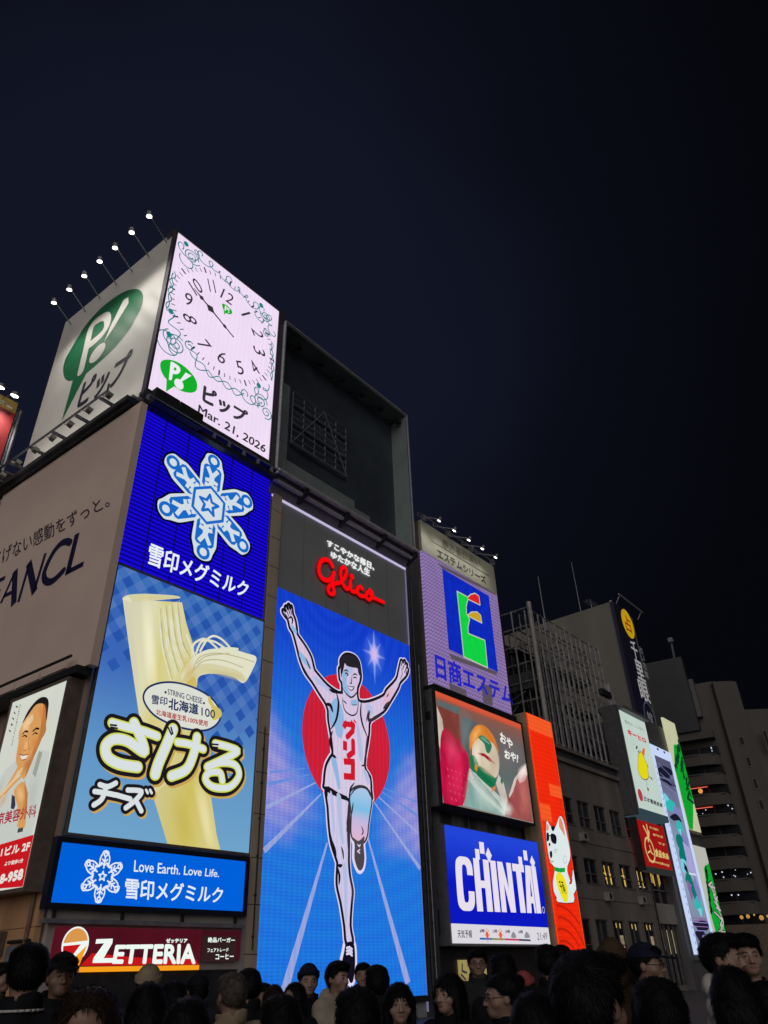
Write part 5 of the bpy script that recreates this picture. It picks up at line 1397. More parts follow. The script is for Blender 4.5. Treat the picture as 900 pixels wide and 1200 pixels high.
for i, (pts, mt) in enumerate((
    (ZA([(285, 520), (330, 560), (380, 640), (372, 670), (330, 620), (290, 570)]), cy), (ZA([(400, 720), (450, 750), (520, 810), (560, 880), (500, 830), (430, 780)]), cy2), (ZA([(215, 300), (255, 330), (262, 375), (225, 345)]), cy),
    (ZB([(82, 330), (120, 320), (110, 430), (130, 500), (150, 545), (115, 520), (84, 480), (75, 400)]), cy), (ZB([(110, 290), (160, 310), (155, 350), (120, 340)]), cy2), (ZB([(150, 570), (200, 570), (195, 610), (150, 610)]), cy),
    (ZA([(540, 960), (600, 900), (630, 1000), (610, 1100), (560, 1150), (530, 1060)]), cy), (ZB([(20, 560), (75, 640), (90, 760), (70, 880), (30, 860), (15, 780)]), cy), (ZB([(190, 760), (215, 800), (245, 1000), (225, 1080), (205, 960)]), cy2),
    (ZC([(195, 350), (235, 350), (270, 560), (255, 600), (225, 480)]), cy), (ZC([(460, 430), (500, 470), (512, 560), (480, 520)]), cy2), (ZC([(240, 640), (275, 660), (280, 800), (300, 1050), (270, 1000), (250, 820)]), cy2), (ZC([(185, 640), (205, 650), (225, 900), (215, 960)]), cy2),
    (ZD([(290, 230), (320, 240), (330, 420), (325, 700), (305, 640), (300, 420)]), cy2), (ZB([(270, 620), (300, 600), (330, 660), (300, 700)]), cy2), (ZB([(440, 500), (500, 470), (470, 560), (400, 620)]), pk), (ZA([(290, 450), (350, 560), (380, 590), (350, 540)]), pk))):
    fl_(m, pts, mt, .0245 + .0003 * i)
m.build('athlete_shading', ath)
m = MB(); m.stroke(fr, shapes[2], .19, dline2, .0305, closed=True); m.poly(fr, shapes[2], ramp_emit('knee_tint', [(0, (230, 186, 216)), (.35, (206, 190, 230)), (.6, (128, 196, 234)), (1, (176, 206, 238))], fr.uv(424, 985)[1] - tz0, fr.uv(420, 925)[1] - tz0, .92), .032)
m.build('athlete_bent_leg', ath)
m = MB(); m.poly(fr, shoes[0], emit('shoe_black', (26, 22, 40), .6), .034); m.poly(fr, shoes[1], emit('shoe_grey', (92, 82, 90), .7), .034)
for y in (920, 945, 970): m.stroke(fr, P(fr, ZD([(322, y + 4), (345, y - 2), (366, y + 16)])), .09, rimw, .036)
m.stroke(fr, P(fr, ZD([(414, 70), (424, 86), (434, 72)])), .06, rimw, .036); m.stroke(fr, P(fr, ZD([(430, 140), (412, 125), (430, 112)])), .06, rimw, .036); m.build('athlete_shoes', ath)
m = MB()
hair_ = ZB([(52, 330), (60, 232), (92, 190), (112, 196), (118, 184), (130, 198), (138, 184), (150, 198), (185, 210), (214, 256), (228, 330), (222, 372), (206, 340), (200, 306), (160, 300), (110, 285), (96, 262), (88, 300), (76, 345), (66, 352), (60, 300)])
fl_(m, hair_, emit('hair_ink', (48, 46, 52), .62), .034, 2); m.build('athlete_hair', ath)
m = MB()
def ln(pts, w_, mt=dline, o=.0345):     # brush line: full in the middle, thin at both ends
    q = curve(P(fr, pts), 6, False) if len(pts) > 2 else curve(P(fr, pts), 4, False); n = len(q)
    m.stroke(fr, q, [w_ * .72 * (.4 + .8 * math.sin(math.pi * i / (n - 1))) for i in range(n)], mt, o)
ln(ZB([(88, 328), (106, 320), (126, 334)]), .09); ln(ZB([(96, 350), (112, 346), (122, 360), (112, 366)]), .10); ln(ZB([(162, 362), (182, 352), (200, 368)]), .09); ln(ZB([(166, 384), (182, 380), (192, 392)]), .09)
ln(ZB([(156, 360), (150, 420), (148, 432), (132, 425)]), .08); ln(ZB([(116, 448), (138, 458), (172, 462), (152, 488), (126, 472), (116, 448)]), .06)
m.poly(fr, P(fr, ZB([(122, 454), (142, 462), (164, 464), (150, 480), (130, 472)])), rimw, .0338)
ln(ZB([(76, 470), (110, 520), (150, 546), (190, 512), (206, 470)]), .10); ln(ZB([(62, 310), (68, 380)]), .09); ln(ZB([(222, 375), (218, 420)]), .07)
ln(ZB([(78, 545), (80, 600), (100, 660), (150, 695), (190, 680), (205, 620), (206, 560)]), .085); ln(ZB([(80, 570), (110, 600)]), .09); ln(ZB([(150, 610), (200, 608)]), .05)
ln(ZA([(590, 860), (608, 950), (590, 1080), (545, 1160)]) , .17); ln(ZB([(232, 585), (226, 680), (245, 780), (285, 880)]), .15)
ln(ZA([(500, 955), (540, 965), (560, 1020)]), .22); ln(ZA([(530, 830), (560, 850), (610, 865)]), .16); ln(ZB([(300, 660), (290, 720), (312, 735), (400, 690)]), .24, dline2); ln(ZB([(290, 650), (272, 750)]), .08, dline2); ln(ZB([(415, 640), (440, 610), (470, 580)]), .2, dline2)
ln(ZA([(335, 570), (360, 630), (375, 665)]), .10); ln(ZA([(300, 620), (350, 720), (400, 790)]), .16); ln(ZB([(440, 545), (460, 515)]), .08)
for a in ([(160, 200), (188, 240)], [(172, 165), (198, 232)], [(190, 150), (210, 225)], [(206, 160), (224, 222)]): ln(ZA(a), .075)
ln(ZA([(190, 250), (215, 235), (228, 260), (222, 295)]), .13)
for a in ([(570, 255), (560, 290)], [(590, 268), (572, 320)], [(606, 295), (588, 345)], [(612, 320), (600, 358)]): ln(ZB(a), .085)
ln(ZB([(560, 290), (570, 350), (552, 400)]), .06)
ln(ZC([(342, 705), (340, 800), (338, 1000), (345, 1190)]), .26, dline2); ln(ZC([(350, 670), (352, 600), (385, 548)]), .12); ln(ZC([(356, 650), (390, 600), (440, 580), (490, 600), (520, 660)]), .13, dline2)
ln(ZC([(195, 310), (235, 340)]), .17); ln(ZC([(445, 405), (485, 402)]), .12, dline2); ln(ZC([(150, 700), (158, 640), (156, 590)]), .14); ln(ZC([(175, 930), (200, 1060), (238, 1185)]), .22)
ln(ZC([(330, 880), (322, 950)]), .1, dline2); ln(ZC([(376, 710), (366, 800)]), .1); ln(ZC([(445, 905), (458, 950), (446, 980)]), .09)
ln(ZD([(278, 90), (290, 130), (296, 190)]), .12); ln(ZD([(250, 240), (266, 245), (285, 240)]), .18); ln(ZD([(248, 260), (262, 330), (258, 400)]), .16); ln(ZD([(180, 0), (220, 110), (232, 200)]), .22)
ln(ZD([(354, 330), (370, 440), (364, 560)]), .12, dline2); ln(ZC([(205, 120), (185, 200), (205, 300)]), .16); ln(ZC([(492, 170), (482, 300), (480, 400)]), .16, dline2)
m.build('athlete_lines', ath)
m = MB(); rl_ = emit('kana_red', (214, 26, 48), .92)
k1 = P(fr, ZB([(72, 775), (118, 742), (178, 790), (160, 850), (112, 880)])); m.stroke(fr, P(fr, ZB([(84, 795), (100, 768), (112, 752)])), .28, rl_, .036, joins=False); m.stroke(fr, P(fr, ZB([(96, 765), (166, 775), (160, 825), (116, 872)])), .28, rl_, .0365)
for a in ([(150, 742), (158, 754)], [(172, 738), (184, 752)]): m.stroke(fr, P(fr, ZB(a)), .10, rl_, .036)
m.stroke(fr, P(fr, ZB([(97, 908), (97, 985)])), .30, rl_, .036, joins=False); m.stroke(fr, P(fr, ZB([(163, 910), (165, 1000), (126, 1030)])), .29, rl_, .0365, joins=True)
m.stroke(fr, P(fr, ZC([(298, 370), (374, 374), (374, 498), (298, 492)])), .30, rl_, .036, joins=False); m.stroke(fr, P(fr, ZC([(350, 374), (390, 375)])), .30, rl_, .0365, joins=False); m.stroke(fr, P(fr, ZC([(350, 497), (390, 499)])), .30, rl_, .0365, joins=False)
m.build('chest_lettering', ath)

# ---- script lettering on the anthracite panel
fg = FRONT(24.42)
sg = thing('script_lettering', 'red glowing script lettering fixed on the anthracite panel above the runner', 'letter sign', fg.pt(27.5, fg.uv(405, 700)[1], .05))
red_n = emit('script_red', (246, 8, 16), 1.0, sample=True)
ZG = lambda p: Z(360, 620, 9.0, p)
strokes = [[(248, 402), (220, 350), (180, 330), (130, 345), (105, 410), (110, 480), (150, 535), (205, 548), (245, 520), (262, 470)], [(262, 470), (250, 560), (262, 680), (225, 690), (200, 650), (225, 600), (290, 580), (345, 560), (385, 500), (395, 440), (370, 410), (340, 430), (335, 500), (360, 590), (400, 640), (440, 600)],
           [(440, 555), (432, 610), (455, 665), (500, 665), (520, 620)], [(560, 640), (545, 615), (510, 630), (505, 670), (540, 710), (590, 715), (620, 670)], [(640, 660), (610, 680), (605, 730), (635, 752), (665, 720), (660, 670), (635, 655), (660, 720), (720, 750), (785, 780)]]
m = MB(); mb_ = MB()
for i, s in enumerate(strokes):
    q = curve(P(fg, ZG(s)), 6, False); w_ = (.26, .23, .215, .215, .225)[i]
    n_ = len(q)
    m.stroke(fg, q, w_, red_n, .14 + .003 * i)
    mb_.stroke(fg, q, w_ + .05, solid('red_side', (.35, .01, .012), .4), .07 + .002 * i)
m.disc(fg, fg.uv(*ZG([(452, 510)])[0]), .18, .18, red_n, .14); mb_.disc(fg, fg.uv(*ZG([(452, 510)])[0]), .21, .21, solid('red_side', (.35, .01, .012), .4), .07)
mb_.build('letter_back', sg); m.build('letter_face', sg)
tl_ = thing('tagline_lettering', 'two short lines of small white lit characters above the red script lettering', 'letter sign', fg.pt(28, fg.uv(405, 660)[1], .05))
m = MB(); m.text(fg, 'すこやかな毎日、', P(fg, ZG([(205, 112), (702, 372), (205, 178), (700, 440)])), emit('tag_white', (240, 240, 240), .97), .06, bold=.03, extr=.04); m.build('upper_line', tl_)
m = MB(); m.text(fg, 'ゆたかな人生', P(fg, ZG([(248, 232), (655, 428), (246, 302), (652, 502)])), emit('tag_white', (240, 240, 240), .97), .06, bold=.03, extr=.04); m.build('lower_line', tl_)

# ---- lavender sign with the green letter figure
fe = FRONT(24.4)
e0, ez0, e1, ez1 = rect4(fe, (494, 611.7), (578.8, 663), (503, 801.3), (599.5, 839.6))
es = thing('lavender_sign', 'tall lavender diode sign with blue square and green letter figure on the dark building', 'lit sign', ((e0 + e1) / 2, 24.4, ez0))
zmid = (fe.uv(495, 647)[1] + fe.uv(583, 696.5)[1]) / 2
m = MB(); m.slab(fe, e0, ez0, e1, ez1, -1.7, -.21, solid('casing_olive', (.16, .15, .14), .6, var=.2, streak=True)); m.build('casing', es)
cream = solid('board_cream', (.50, .50, .40), .5, var=.1, scale=.6)
m = MB(); m.slab(fe, e0, zmid + .02, e1, ez1, -.2, .02, cream); m.build('top_board', es)
def zig():
    mt = emit('lavender_led', (168, 140, 206), .78, led=(.26, .5, 'Z'), var=.10, vscale=.8, sample=True)
    nt = mt.node_tree
    wv = [n for n in nt.nodes if n.type == 'TEX_WAVE'][0]; tc = [n for n in nt.nodes if n.type == 'TEX_COORD'][0]
    sx = N(nt, 'ShaderNodeSeparateXYZ'); pp = N(nt, 'ShaderNodeMath', operation='PINGPONG'); pp.inputs[1].default_value = .14; ad = N(nt, 'ShaderNodeMath', operation='ADD'); cb2 = N(nt, 'ShaderNodeCombineXYZ')
    nt.links.new(tc.outputs['Object'], sx.inputs[0]); nt.links.new(sx.outputs['X'], pp.inputs[0]); nt.links.new(pp.outputs[0], ad.inputs[0]); nt.links.new(sx.outputs['Z'], ad.inputs[1])
    nt.links.new(ad.outputs[0], cb2.inputs[2]); nt.links.new(cb2.outputs[0], wv.inputs['Vector'])
    return mt
m = MB(); m.slab(fe, e0, ez0, e1, zmid, -.2, 0, zig()); m.build('screen', es)
m = MB(); m.slab(fe, e1 + .01, ez0, e1 + .14, zmid, -.3, .03, black); m.slab(fe, e0 - .02, ez0 - .35, e1 + .14, ez0 - .01, -1.7, .25, black); m.build('frame', es)
ZE1 = lambda p: Z(480, 580, 4.0, p)
gry = emit('panel_dim', (112, 100, 112), .6)
m = MB(); flat(m, fe, ZE1([(130, 318), (400, 458), (402, 470), (152, 345)]), gry, .004); flat(m, fe, ZE1([(180, 740), (410, 830), (408, 845), (200, 770)]), gry, .004); flat(m, fe, ZE1([(185, 880), (265, 915), (268, 950), (190, 920)]), gry, .004); flat(m, fe, ZE1([(335, 880), (385, 900), (390, 990), (345, 975)]), gry, .004)
m.build('dead_pixels', es)
u0_, za_ = fe.uv(518, 666.5); u1_, zb_ = fe.uv(583, 787.5)
m = MB(); m.slab(fe, u0_, zb_, u1_, za_, .012, .03, emit('square_blue', (16, 46, 200), .9, var=.25, vscale=2)); m.build('blue_square', es)
edge = emit('edge_cream', (206, 208, 190), .85); gr_ = emit('figure_green', (20, 222, 72), .9, var=.12, vscale=3)
shp = [([(222, 455), (272, 482), (262, 520), (264, 560), (278, 582), (270, 620), (272, 652), (350, 684), (362, 808), (253, 757)], gr_), ([(270, 486), (284, 470), (306, 464), (322, 476), (327, 514)], emit('figure_red', (232, 36, 40), .9)), ([(272, 566), (290, 552), (315, 552), (330, 566), (335, 598)], emit('figure_amber', (212, 170, 40), .88))]
m = MB()
for k, (s, mt) in enumerate(shp):
    q = P(fe, ZE1(s)); m.stroke(fe, q, .17, edge, .034 + .001 * k, closed=True); m.poly(fe, q, mt, .038 + .001 * k)
m.build('letter_figure', es)
m = MB(); m.text(fe, '日商エステム', P(fe, ZE1([(118, 742), (474, 900), (126, 855), (482, 985)])), emit('name_blue', (40, 40, 200), .85), .012, bold=.035); m.build('name_lettering', es)
tanl = solid('raised_cream', (.62, .61, .52), .4)
m = MB(); m.text(fe, '夢ある住まい', P(fe, ZE1([(150, 205), (325, 300), (152, 250), (328, 335)])), solid('raised_shadow', (.30, .30, .24), .5), .05, bold=.03, extr=.025); m.build('raised_lettering', es)
m = MB(); m.text(fe, 'エステムシリーズ', P(fe, ZE1([(126, 248), (352, 385), (130, 292), (358, 418)])), solid('dark_letter', (.05, .05, .05), .5), .05, bold=.02, extr=.025); m.build('series_lettering', es)
m = MB(); m.stroke(fe, P(fe, ZE1([(100, 216), (372, 382)])), .07, solid('dark_letter', (.05, .05, .05), .5), .03, joins=False); m.build('rule_line', es)
m = MB(); m.tube(fe.pt(e0 - .3, ez1 + .35, .15), fe.pt(e1, ez1 + .3, .15), .06, steel, 6)
for i in range(4): m.slab(fe, e0 + .2 + i * 2.9, ez1, e0 + .45 + i * 2.9, ez1 + .45, -.1, .2, steel)
m.build('lamp_rail', es)
for i, (px, py) in enumerate(((515.5, 608.3), (533.3, 620), (550.3, 631), (566.2, 641.3), (581.7, 651.5))):
    hd = off_plane(fe, px, py, 1.5); u = fe.uv(px - 9, py)[0] - .5
    flood(fe.pt(hd.x - .6, ez1 + .3, .15), hd, fe.pt(hd.x, ez1 - 2.2, 0), True, ord_[i] + ' lit floodlight from the left above the lavender diode sign', 'lit floodlights above the lavender sign', power=42, sz=.13, arm=steel)
for i, (px, py) in enumerate(((1.5, 452), (18, 462))):
    hd = off_plane(fq, px, py, 1.6)
    flood(fq.pt(hd.x - .3, fq.uv(0, 463)[1] + .2, -.2), hd, fq.pt(hd.x, hd.z - 4, 0), True, ('outer' if i == 0 else 'inner') + ' lit floodlight above the red billboard', 'floodlights above the red billboard', power=260, sz=.3, arm=steel)
for i, (px, py) in enumerate(((15, 447.5), (31, 457))):
    hd = off_plane(fq, px, py, 1.6); hd = hd + Vector((0, 5, 1.5))
    flood(fq.pt(hd.x - .3, fq.uv(0, 463)[1] - .4, -4), hd, fq.pt(hd.x, hd.z - 4, -5), False, ('outer' if i == 0 else 'inner') + ' unlit lamp behind the red billboard', 'floodlights above the red billboard', sz=.3, arm=steel)

# ---- video screen with the puppet head
fv = FRONT(24.15)
v0, vz0, v1, vz1 = rect4(fv, (509.3, 810.2), (610.7, 848.4), (518, 941), (624.6, 965))
vs_ = thing('puppet_screen', 'video screen showing an orange haired doll head beside red cloth, under the lavender sign', 'video screen', ((v0 + v1) / 2, 24.15, vz0))
m = MB(); m.slab(fv, v0, vz0, v1, vz1, -.1, 0, ramp_emit('video_grey', [(0, (150, 138, 134)), (.35, (104, 118, 118)), (.75, (112, 100, 98)), (.93, (150, 96, 82)), (.96, (226, 92, 62)), (1, (232, 98, 66))], 0, vz1 - vz0, .82)); m.ms[0].cycles.emission_sampling = 'FRONT'; m.build('screen', vs_)
m = MB(); m.rim(fv, v0 + .002, vz0 + .002, v1 - .002, vz1 - .002, .12, -.12, .05, black); m.slab(fv, v0 - .12, vz0 - .12, v1 + .12, vz1 + .12, -1.15, -.125, solid('case_slate', (.10, .10, .115), .5, var=.2)); m.build('case', vs_)
m = MB(); m.add([(v0 - .125, 24.15 + a, vz0 + b) for a, b in ((.3, 4.6), (.9, 4.6), (.9, 5.1), (.3, 5.1))], [(0, 1, 2, 3)], black); m.build('hatch', vs_)
ZV = lambda p: Z(500, 800, 6.43, p)
_flat0 = flat
def flat(mb, pl, pts, mat, o, smooth=0):
    if pl is not fv: return _flat0(mb, pl, pts, mat, o, smooth)
    q = P(pl, pts); q = curve(q, smooth) if smooth else q
    mb.poly(pl, [(min(max(u, v0 + .01), v1 - .01), min(max(z, vz0 + .01), vz1 - .01)) for u, z in q], mat, o)
def vmat(n, c, v=.15): return emit('video_' + n, c, .86, var=v, vscale=1.2)
m = MB()
flat(m, fv, ZV([(82, 165), (240, 232), (275, 560), (130, 520)]), vmat('rust', (140, 72, 62), .3), .004)
flat(m, fv, ZV([(78, 130), (250, 190), (250, 245), (82, 172)]), vmat('teal', (96, 120, 122)), .005)
flat(m, fv, ZV([(75, 175), (118, 280), (132, 400), (100, 500), (92, 470)]), vmat('cream', (226, 216, 196)), .008)
flat(m, fv, ZV([(270, 250), (420, 330), (540, 420), (520, 700), (300, 640)]), vmat('back', (96, 104, 108), .25), .0045)
m.build('picture_background', vs_)
m = MB()
flat(m, fv, ZV([(128, 345), (210, 400), (285, 500), (322, 600), (310, 720), (270, 926), (128, 908), (100, 500)]), vmat('crimson', (212, 22, 74), .35), .012, 3)
for i in range(22):
    a, b = 150 + (i % 5) * 32 + 8 * (i // 5), 640 + (i // 5) * 56 + (i % 5) * 12
    if a < 290: m.stroke(fv, P(fv, ZV([(a, b), (a + 10, b + 18)])), .08, vmat('pink', (232, 92, 128)), .0165, joins=False)
m.build('red_cloth', vs_)
m = MB()
flat(m, fv, ZV([(310, 660), (430, 760), (560, 900), (590, 1005), (270, 925)]), vmat('coat', (150, 188, 180), .3), .010)
flat(m, fv, ZV([(318, 640), (470, 780), (610, 915), (640, 960), (590, 1000), (420, 860), (300, 720)]), vmat('white', (206, 216, 206), .2), .012)
for k in range(4): m.stroke(fv, P(fv, ZV([(330 + 12 * k, 660 + 30 * k), (540 + 14 * k, 900 + 22 * k)])), .05, vmat('fold', (120, 160, 156)), .0135 + .0005 * k, joins=False)
flat(m, fv, ZV([(540, 690), (580, 760), (612, 900), (570, 912), (520, 760)]), vmat('collar', (216, 208, 196)), .014)
flat(m, fv, ZV([(620, 840), (680, 690), (740, 620), (752, 640), (800, 1055), (585, 1000)]), vmat('rose', (176, 92, 88), .3), .016)
flat(m, fv, ZV([(618, 850), (660, 720), (742, 615), (760, 690), (738, 740), (700, 760), (680, 720), (650, 820), (622, 870)]), vmat('blush', (232, 208, 200), .2), .018)
flat(m, fv, ZV([(684, 790), (735, 960), (742, 975), (700, 880)]), vmat('plum', (140, 50, 74)), .019)
m.build('picture_coat', vs_)
m = MB()
flat(m, fv, ZV([(318, 420), (345, 350), (385, 318), (440, 330), (490, 390), (520, 450), (540, 530), (500, 500), (340, 480), (332, 580)]), vmat('orange', (238, 146, 58), .3), .022, 3)
flat(m, fv, ZV([(345, 470), (390, 420), (470, 440), (520, 490), (544, 600), (536, 690), (500, 716), (420, 660), (360, 610), (340, 540)]), vmat('face', (228, 212, 186), .12), .024, 3)
flat(m, fv, ZV([(390, 405), (420, 398), (470, 440), (488, 480), (470, 530), (446, 520), (430, 460), (395, 425)]), vmat('green', (52, 128, 96), .2), .027, 3)
m.stroke(fv, P(fv, ZV([(380, 532), (430, 546), (470, 578), (512, 612)])), [.08, .2, .24, .06], vmat('lip', (170, 24, 54)), .0285)
flat(m, fv, ZV([(370, 640), (400, 630), (470, 680), (520, 730), (500, 790), (470, 785), (380, 700)]), vmat('scarf', (30, 128, 84), .2), .026, 2); m.disc(fv, fv.uv(*ZV([(352, 612)])[0]), .5, .5, vmat('scarf', (30, 128, 84), .2), .0255)
flat(m, fv, ZV([(362, 612), (385, 630), (375, 672), (358, 650)]), vmat('orange', (238, 146, 58), .3), .029); flat(m, fv, ZV([(492, 790), (520, 775), (515, 800), (490, 825)]), vmat('orange', (238, 146, 58), .3), .029)
flat(m, fv, ZV([(556, 716), (572, 735), (568, 770), (554, 750)]), vmat('scarf', (30, 128, 84), .2), .03)
m.stroke(fv, P(fv, ZV([(406, 415), (440, 440), (470, 462)])), .04, vmat('white', (206, 216, 206), .2), .031); 
m.build('doll_head', vs_)
sf = Soft(fv, (v0, vz0, v1, vz1))
for pts, c, al in (([(140, 420), (200, 420), (250, 560), (160, 600)], (240, 70, 116), .7), ([(180, 600), (300, 600), (280, 880), (150, 860)], (236, 50, 96), .55), ([(270, 560), (318, 620), (300, 760), (262, 900)], (150, 10, 50), .6), ([(110, 520), (150, 560), (150, 880), (125, 880)], (160, 8, 52), .5),
    ([(90, 190), (230, 240), (250, 480), (130, 440)], (120, 58, 50), .6), ([(250, 240), (330, 280), (310, 460), (260, 470)], (110, 126, 130), .7), ([(540, 430), (700, 460), (700, 600), (560, 640)], (116, 110, 112), .6),
    ([(330, 400), (370, 340), (400, 360), (350, 470)], (250, 180, 96), .8), ([(420, 330), (500, 400), (530, 510), (480, 440)], (206, 104, 36), .7), ([(350, 500), (390, 460), (400, 600), (360, 600)], (242, 230, 208), .7), ([(480, 520), (540, 560), (520, 690), (470, 660)], (190, 172, 146), .7), ([(400, 620), (500, 680), (500, 712), (420, 670)], (196, 178, 150), .7),
    ([(400, 690), (480, 740), (500, 780), (420, 730)], (16, 92, 60), .7), ([(400, 400), (440, 410), (460, 450), (410, 430)], (96, 166, 130), .7), ([(330, 720), (420, 780), (560, 960), (380, 940)], (196, 214, 204), .6), ([(300, 760), (350, 800), (380, 940), (290, 920)], (108, 150, 148), .6), ([(560, 880), (640, 940), (620, 1000), (560, 990)], (232, 236, 228), .7),
    ([(680, 760), (740, 700), (780, 960), (700, 960)], (196, 112, 104), .7), ([(640, 860), (690, 780), (700, 960), (640, 980)], (150, 70, 74), .6), ([(690, 660), (740, 620), (745, 680), (700, 730)], (248, 236, 228), .8)):
    sf.blob(ZV(pts), c, al, .2, 1.35, .0325)
sf.build('picture_shading', vs_)
m = MB(); vw = emit('caption_white', (244, 240, 236), .97)
m.text(fv, 'おや', P(fv, ZV([(545, 368), (640, 438), (550, 446), (640, 504)])), vw, .064, bold=.03); m.text(fv, 'おや?', P(fv, ZV([(578, 505), (682, 540), (584, 568), (684, 606)])), vw, .064, bold=.03); m.build('caption', vs_)

# ---- blue lettered screen with the weather bar
fk = FRONT(24.2)
k0, kz0, k1, kz1 = rect4(fk, (522, 966.4), (629.6, 987.6), (532.4, 1105), (645, 1107))
ks = thing('lettered_screen', 'blue screen with tall white capitals and a white weather bar, beneath the puppet video', 'video screen', ((k0 + k1) / 2, 24.2, kz0))
zw = (fk.uv(530.5, 1081.6)[1] + fk.uv(642.5, 1087)[1]) / 2
m = MB(); m.slab(fk, k0, zw, k1, kz1, -.1, 0, ramp_emit('cap_blue', [(0, (14, 24, 196)), (.6, (12, 26, 200)), (1, (36, 72, 224))], 0, kz1 - kz0, .9, noise=.15)); m.ms[0].cycles.emission_sampling = 'FRONT'
m.slab(fk, k0, kz0, k1, zw - .01, -.1, 0, emit('bar_white', (224, 220, 228), .95, sample=True)); m.build('screen', ks)
m = MB(); m.slab(fk, k0 - .1, kz0 - .1, k1 + .08, kz1 + .08, -1.0, -.11, solid('case_slate', (.10, .10, .115), .5, var=.2)); m.build('case', ks)
ZK = lambda p: Z(480, 920, 5.0, p)
kw = emit('cap_white', (234, 226, 238), .97)
m = MB()
kq = [Vector(q) for q in P(fk, ZK([(262, 412), (736, 478), (284, 736), (772, 752)]))]
def kp(x, y):
    q = (kq[2] * (1 - x) + kq[3] * x) * (1 - y) + (kq[0] * (1 - x) + kq[1] * x) * y
    return (q.x, q.y)
def kpoly(pts, e=0, holes=()): m.poly(fk, [kp(*p) for p in pts], kw, .012 + .0005 * e, [[kp(*p) for p in h] for h in holes])
kc = curve([(.19, .66), (.185, .86), (.15, .98), (.095, 1.0), (.04, .98), (.005, .86), (.0, .5), (.005, .14), (.04, .02), (.095, 0), (.15, .02), (.185, .14), (.19, .36)], 5, False)
ki_ = curve([(.125, .36), (.122, .2), (.098, .15), (.074, .2), (.068, .5), (.074, .8), (.098, .85), (.122, .8), (.125, .66)], 5, False)
kpoly(kc + ki_)
kpoly([(.205, 0), (.272, 0), (.272, .44), (.318, .44), (.318, 0), (.385, 0), (.385, 1), (.318, 1), (.318, .58), (.272, .58), (.272, 1), (.205, 1)])
kpoly([(.405, 0), (.472, 0), (.472, 1), (.405, 1)])
kpoly([(.49, 0), (.55, 0), (.55, .56), (.60, 0), (.665, 0), (.665, 1), (.605, 1), (.605, .46), (.555, 1), (.49, 1)])
kpoly([(.722, 0), (.79, 0), (.79, .84), (.832, .84), (.832, 1), (.68, 1), (.68, .84), (.722, .84)])
kpoly([(.805, 0), (.868, 0), (.875, .2), (.905, .2), (.908, 0), (.93, 0), (.93, 1), (.855, 1)], 0, [[(.882, .34), (.903, .34), (.9, .75)]])
kpoly([(.936, 0), (1.0, 0), (1.0, 1), (.936, 1)])
m.build('name_lettering', ks)
m = MB()
for c, s_ in (((422, 368), .30), ((396, 405), .26), ((462, 410), .36), ((677, 412), .27), ((648, 448), .26), ((719, 452), .34)):
    u, z = fk.uv(*ZK([c])[0])
    m.poly(fk, [(u - s_ * .9, z), (u, z - s_ * 1.1), (u + s_ * .9, z), (u, z + s_ * 1.1)] if s_ > .3 else [(u - s_ * .8, z - s_), (u + s_ * .8, z - s_), (u + s_ * .8, z + s_), (u - s_ * .8, z + s_)], kw, .014)
m.stroke(fk, [(fk.uv(*ZK([(783, 732)])[0])[0] + .13 * math.cos(t), fk.uv(*ZK([(783, 732)])[0])[1] + .16 * math.sin(t)) for t in [i * .45 for i in range(14)]], .03, kw, .014, closed=True, joins=False)
m.build('diamond_marks', ks)
m = MB(); ki = emit('bar_ink', (48, 48, 62), .8)
m.text(fk, '天気予報', P(fk, ZK([(278, 848), (364, 850), (282, 896), (366, 896)])), ki, .012, bold=.01)
m.text(fk, '21:49', P(fk, ZK([(744, 864), (805, 864), (748, 908), (806, 908)])), emit('bar_grey', (96, 96, 112), .85), .012, bold=.0)
for i, s_ in enumerate(('6時', '12時', '18時', '24時')): m.text(fk, s_, P(fk, ZK([(410 + i * 75, 844 + 2 * i), (436 + i * 75, 844 + 2 * i), (412 + i * 75, 864 + 2 * i), (438 + i * 75, 864 + 2 * i)])), ki, .012, bold=.02)
m.build('bar_lettering', ks)
m = MB()
for i in (0, 1):
    u, z = fk.uv(*ZK([(454 + i * 78, 878)])[0]); su = emit('sun_orange', (236, 96, 60), .9); m.disc(fk, (u, z), .14, .16, su, .012, 14)
    for k in range(8): a = k * math.pi / 4; m.stroke(fk, [(u + .17 * math.cos(a), z + .2 * math.sin(a)), (u + .26 * math.cos(a), z + .3 * math.sin(a))], .05, su, .0122, joins=False)
for i in (0, 1): flat(m, fk, ZK([(594 + i * 78, 893), (606 + i * 78, 858), (625 + i * 80, 892)]), emit('rain_grey', (150, 152, 160), .85), .012, 3)
q = P(fk, ZK([(410, 900), (480, 902), (560, 904), (640, 907), (708, 910)]))
for a, b, c in zip(q, q[1:], ((30, 110, 190), (150, 150, 90), (206, 60, 110), (60, 60, 80))): m.stroke(fk, [a, b], .09, emit('bar_%d' % c[0], c, .9), .012, joins=False)
m.build('weather_icons', ks)
# poster and lamp in the shop under it
m = MB(); pq = FRONT(25.25); a_, b_ = pq.uv(536, 1125), pq.uv(571, 1152)
m.slab(pq, a_[0], b_[1] - 1.0, b_[0], a_[1], 0, .03, emit('shop_poster_yellow', (196, 178, 108), .6, var=.2)); m.stroke(pq, P(pq, [(541, 1130), (541, 1138), (546, 1140)]), .1, ki, .036); m.stroke(pq, P(pq, [(550, 1150), (554, 1128)]), .3, ki, .036); m.stroke(pq, P(pq, [(540, 1142), (545, 1148)]), .1, ki, .036)
sp_ = m.build('shop_poster'); tag(sp_, 'yellowish lit poster in the dark shop window below the blue lettered screen', 'poster')

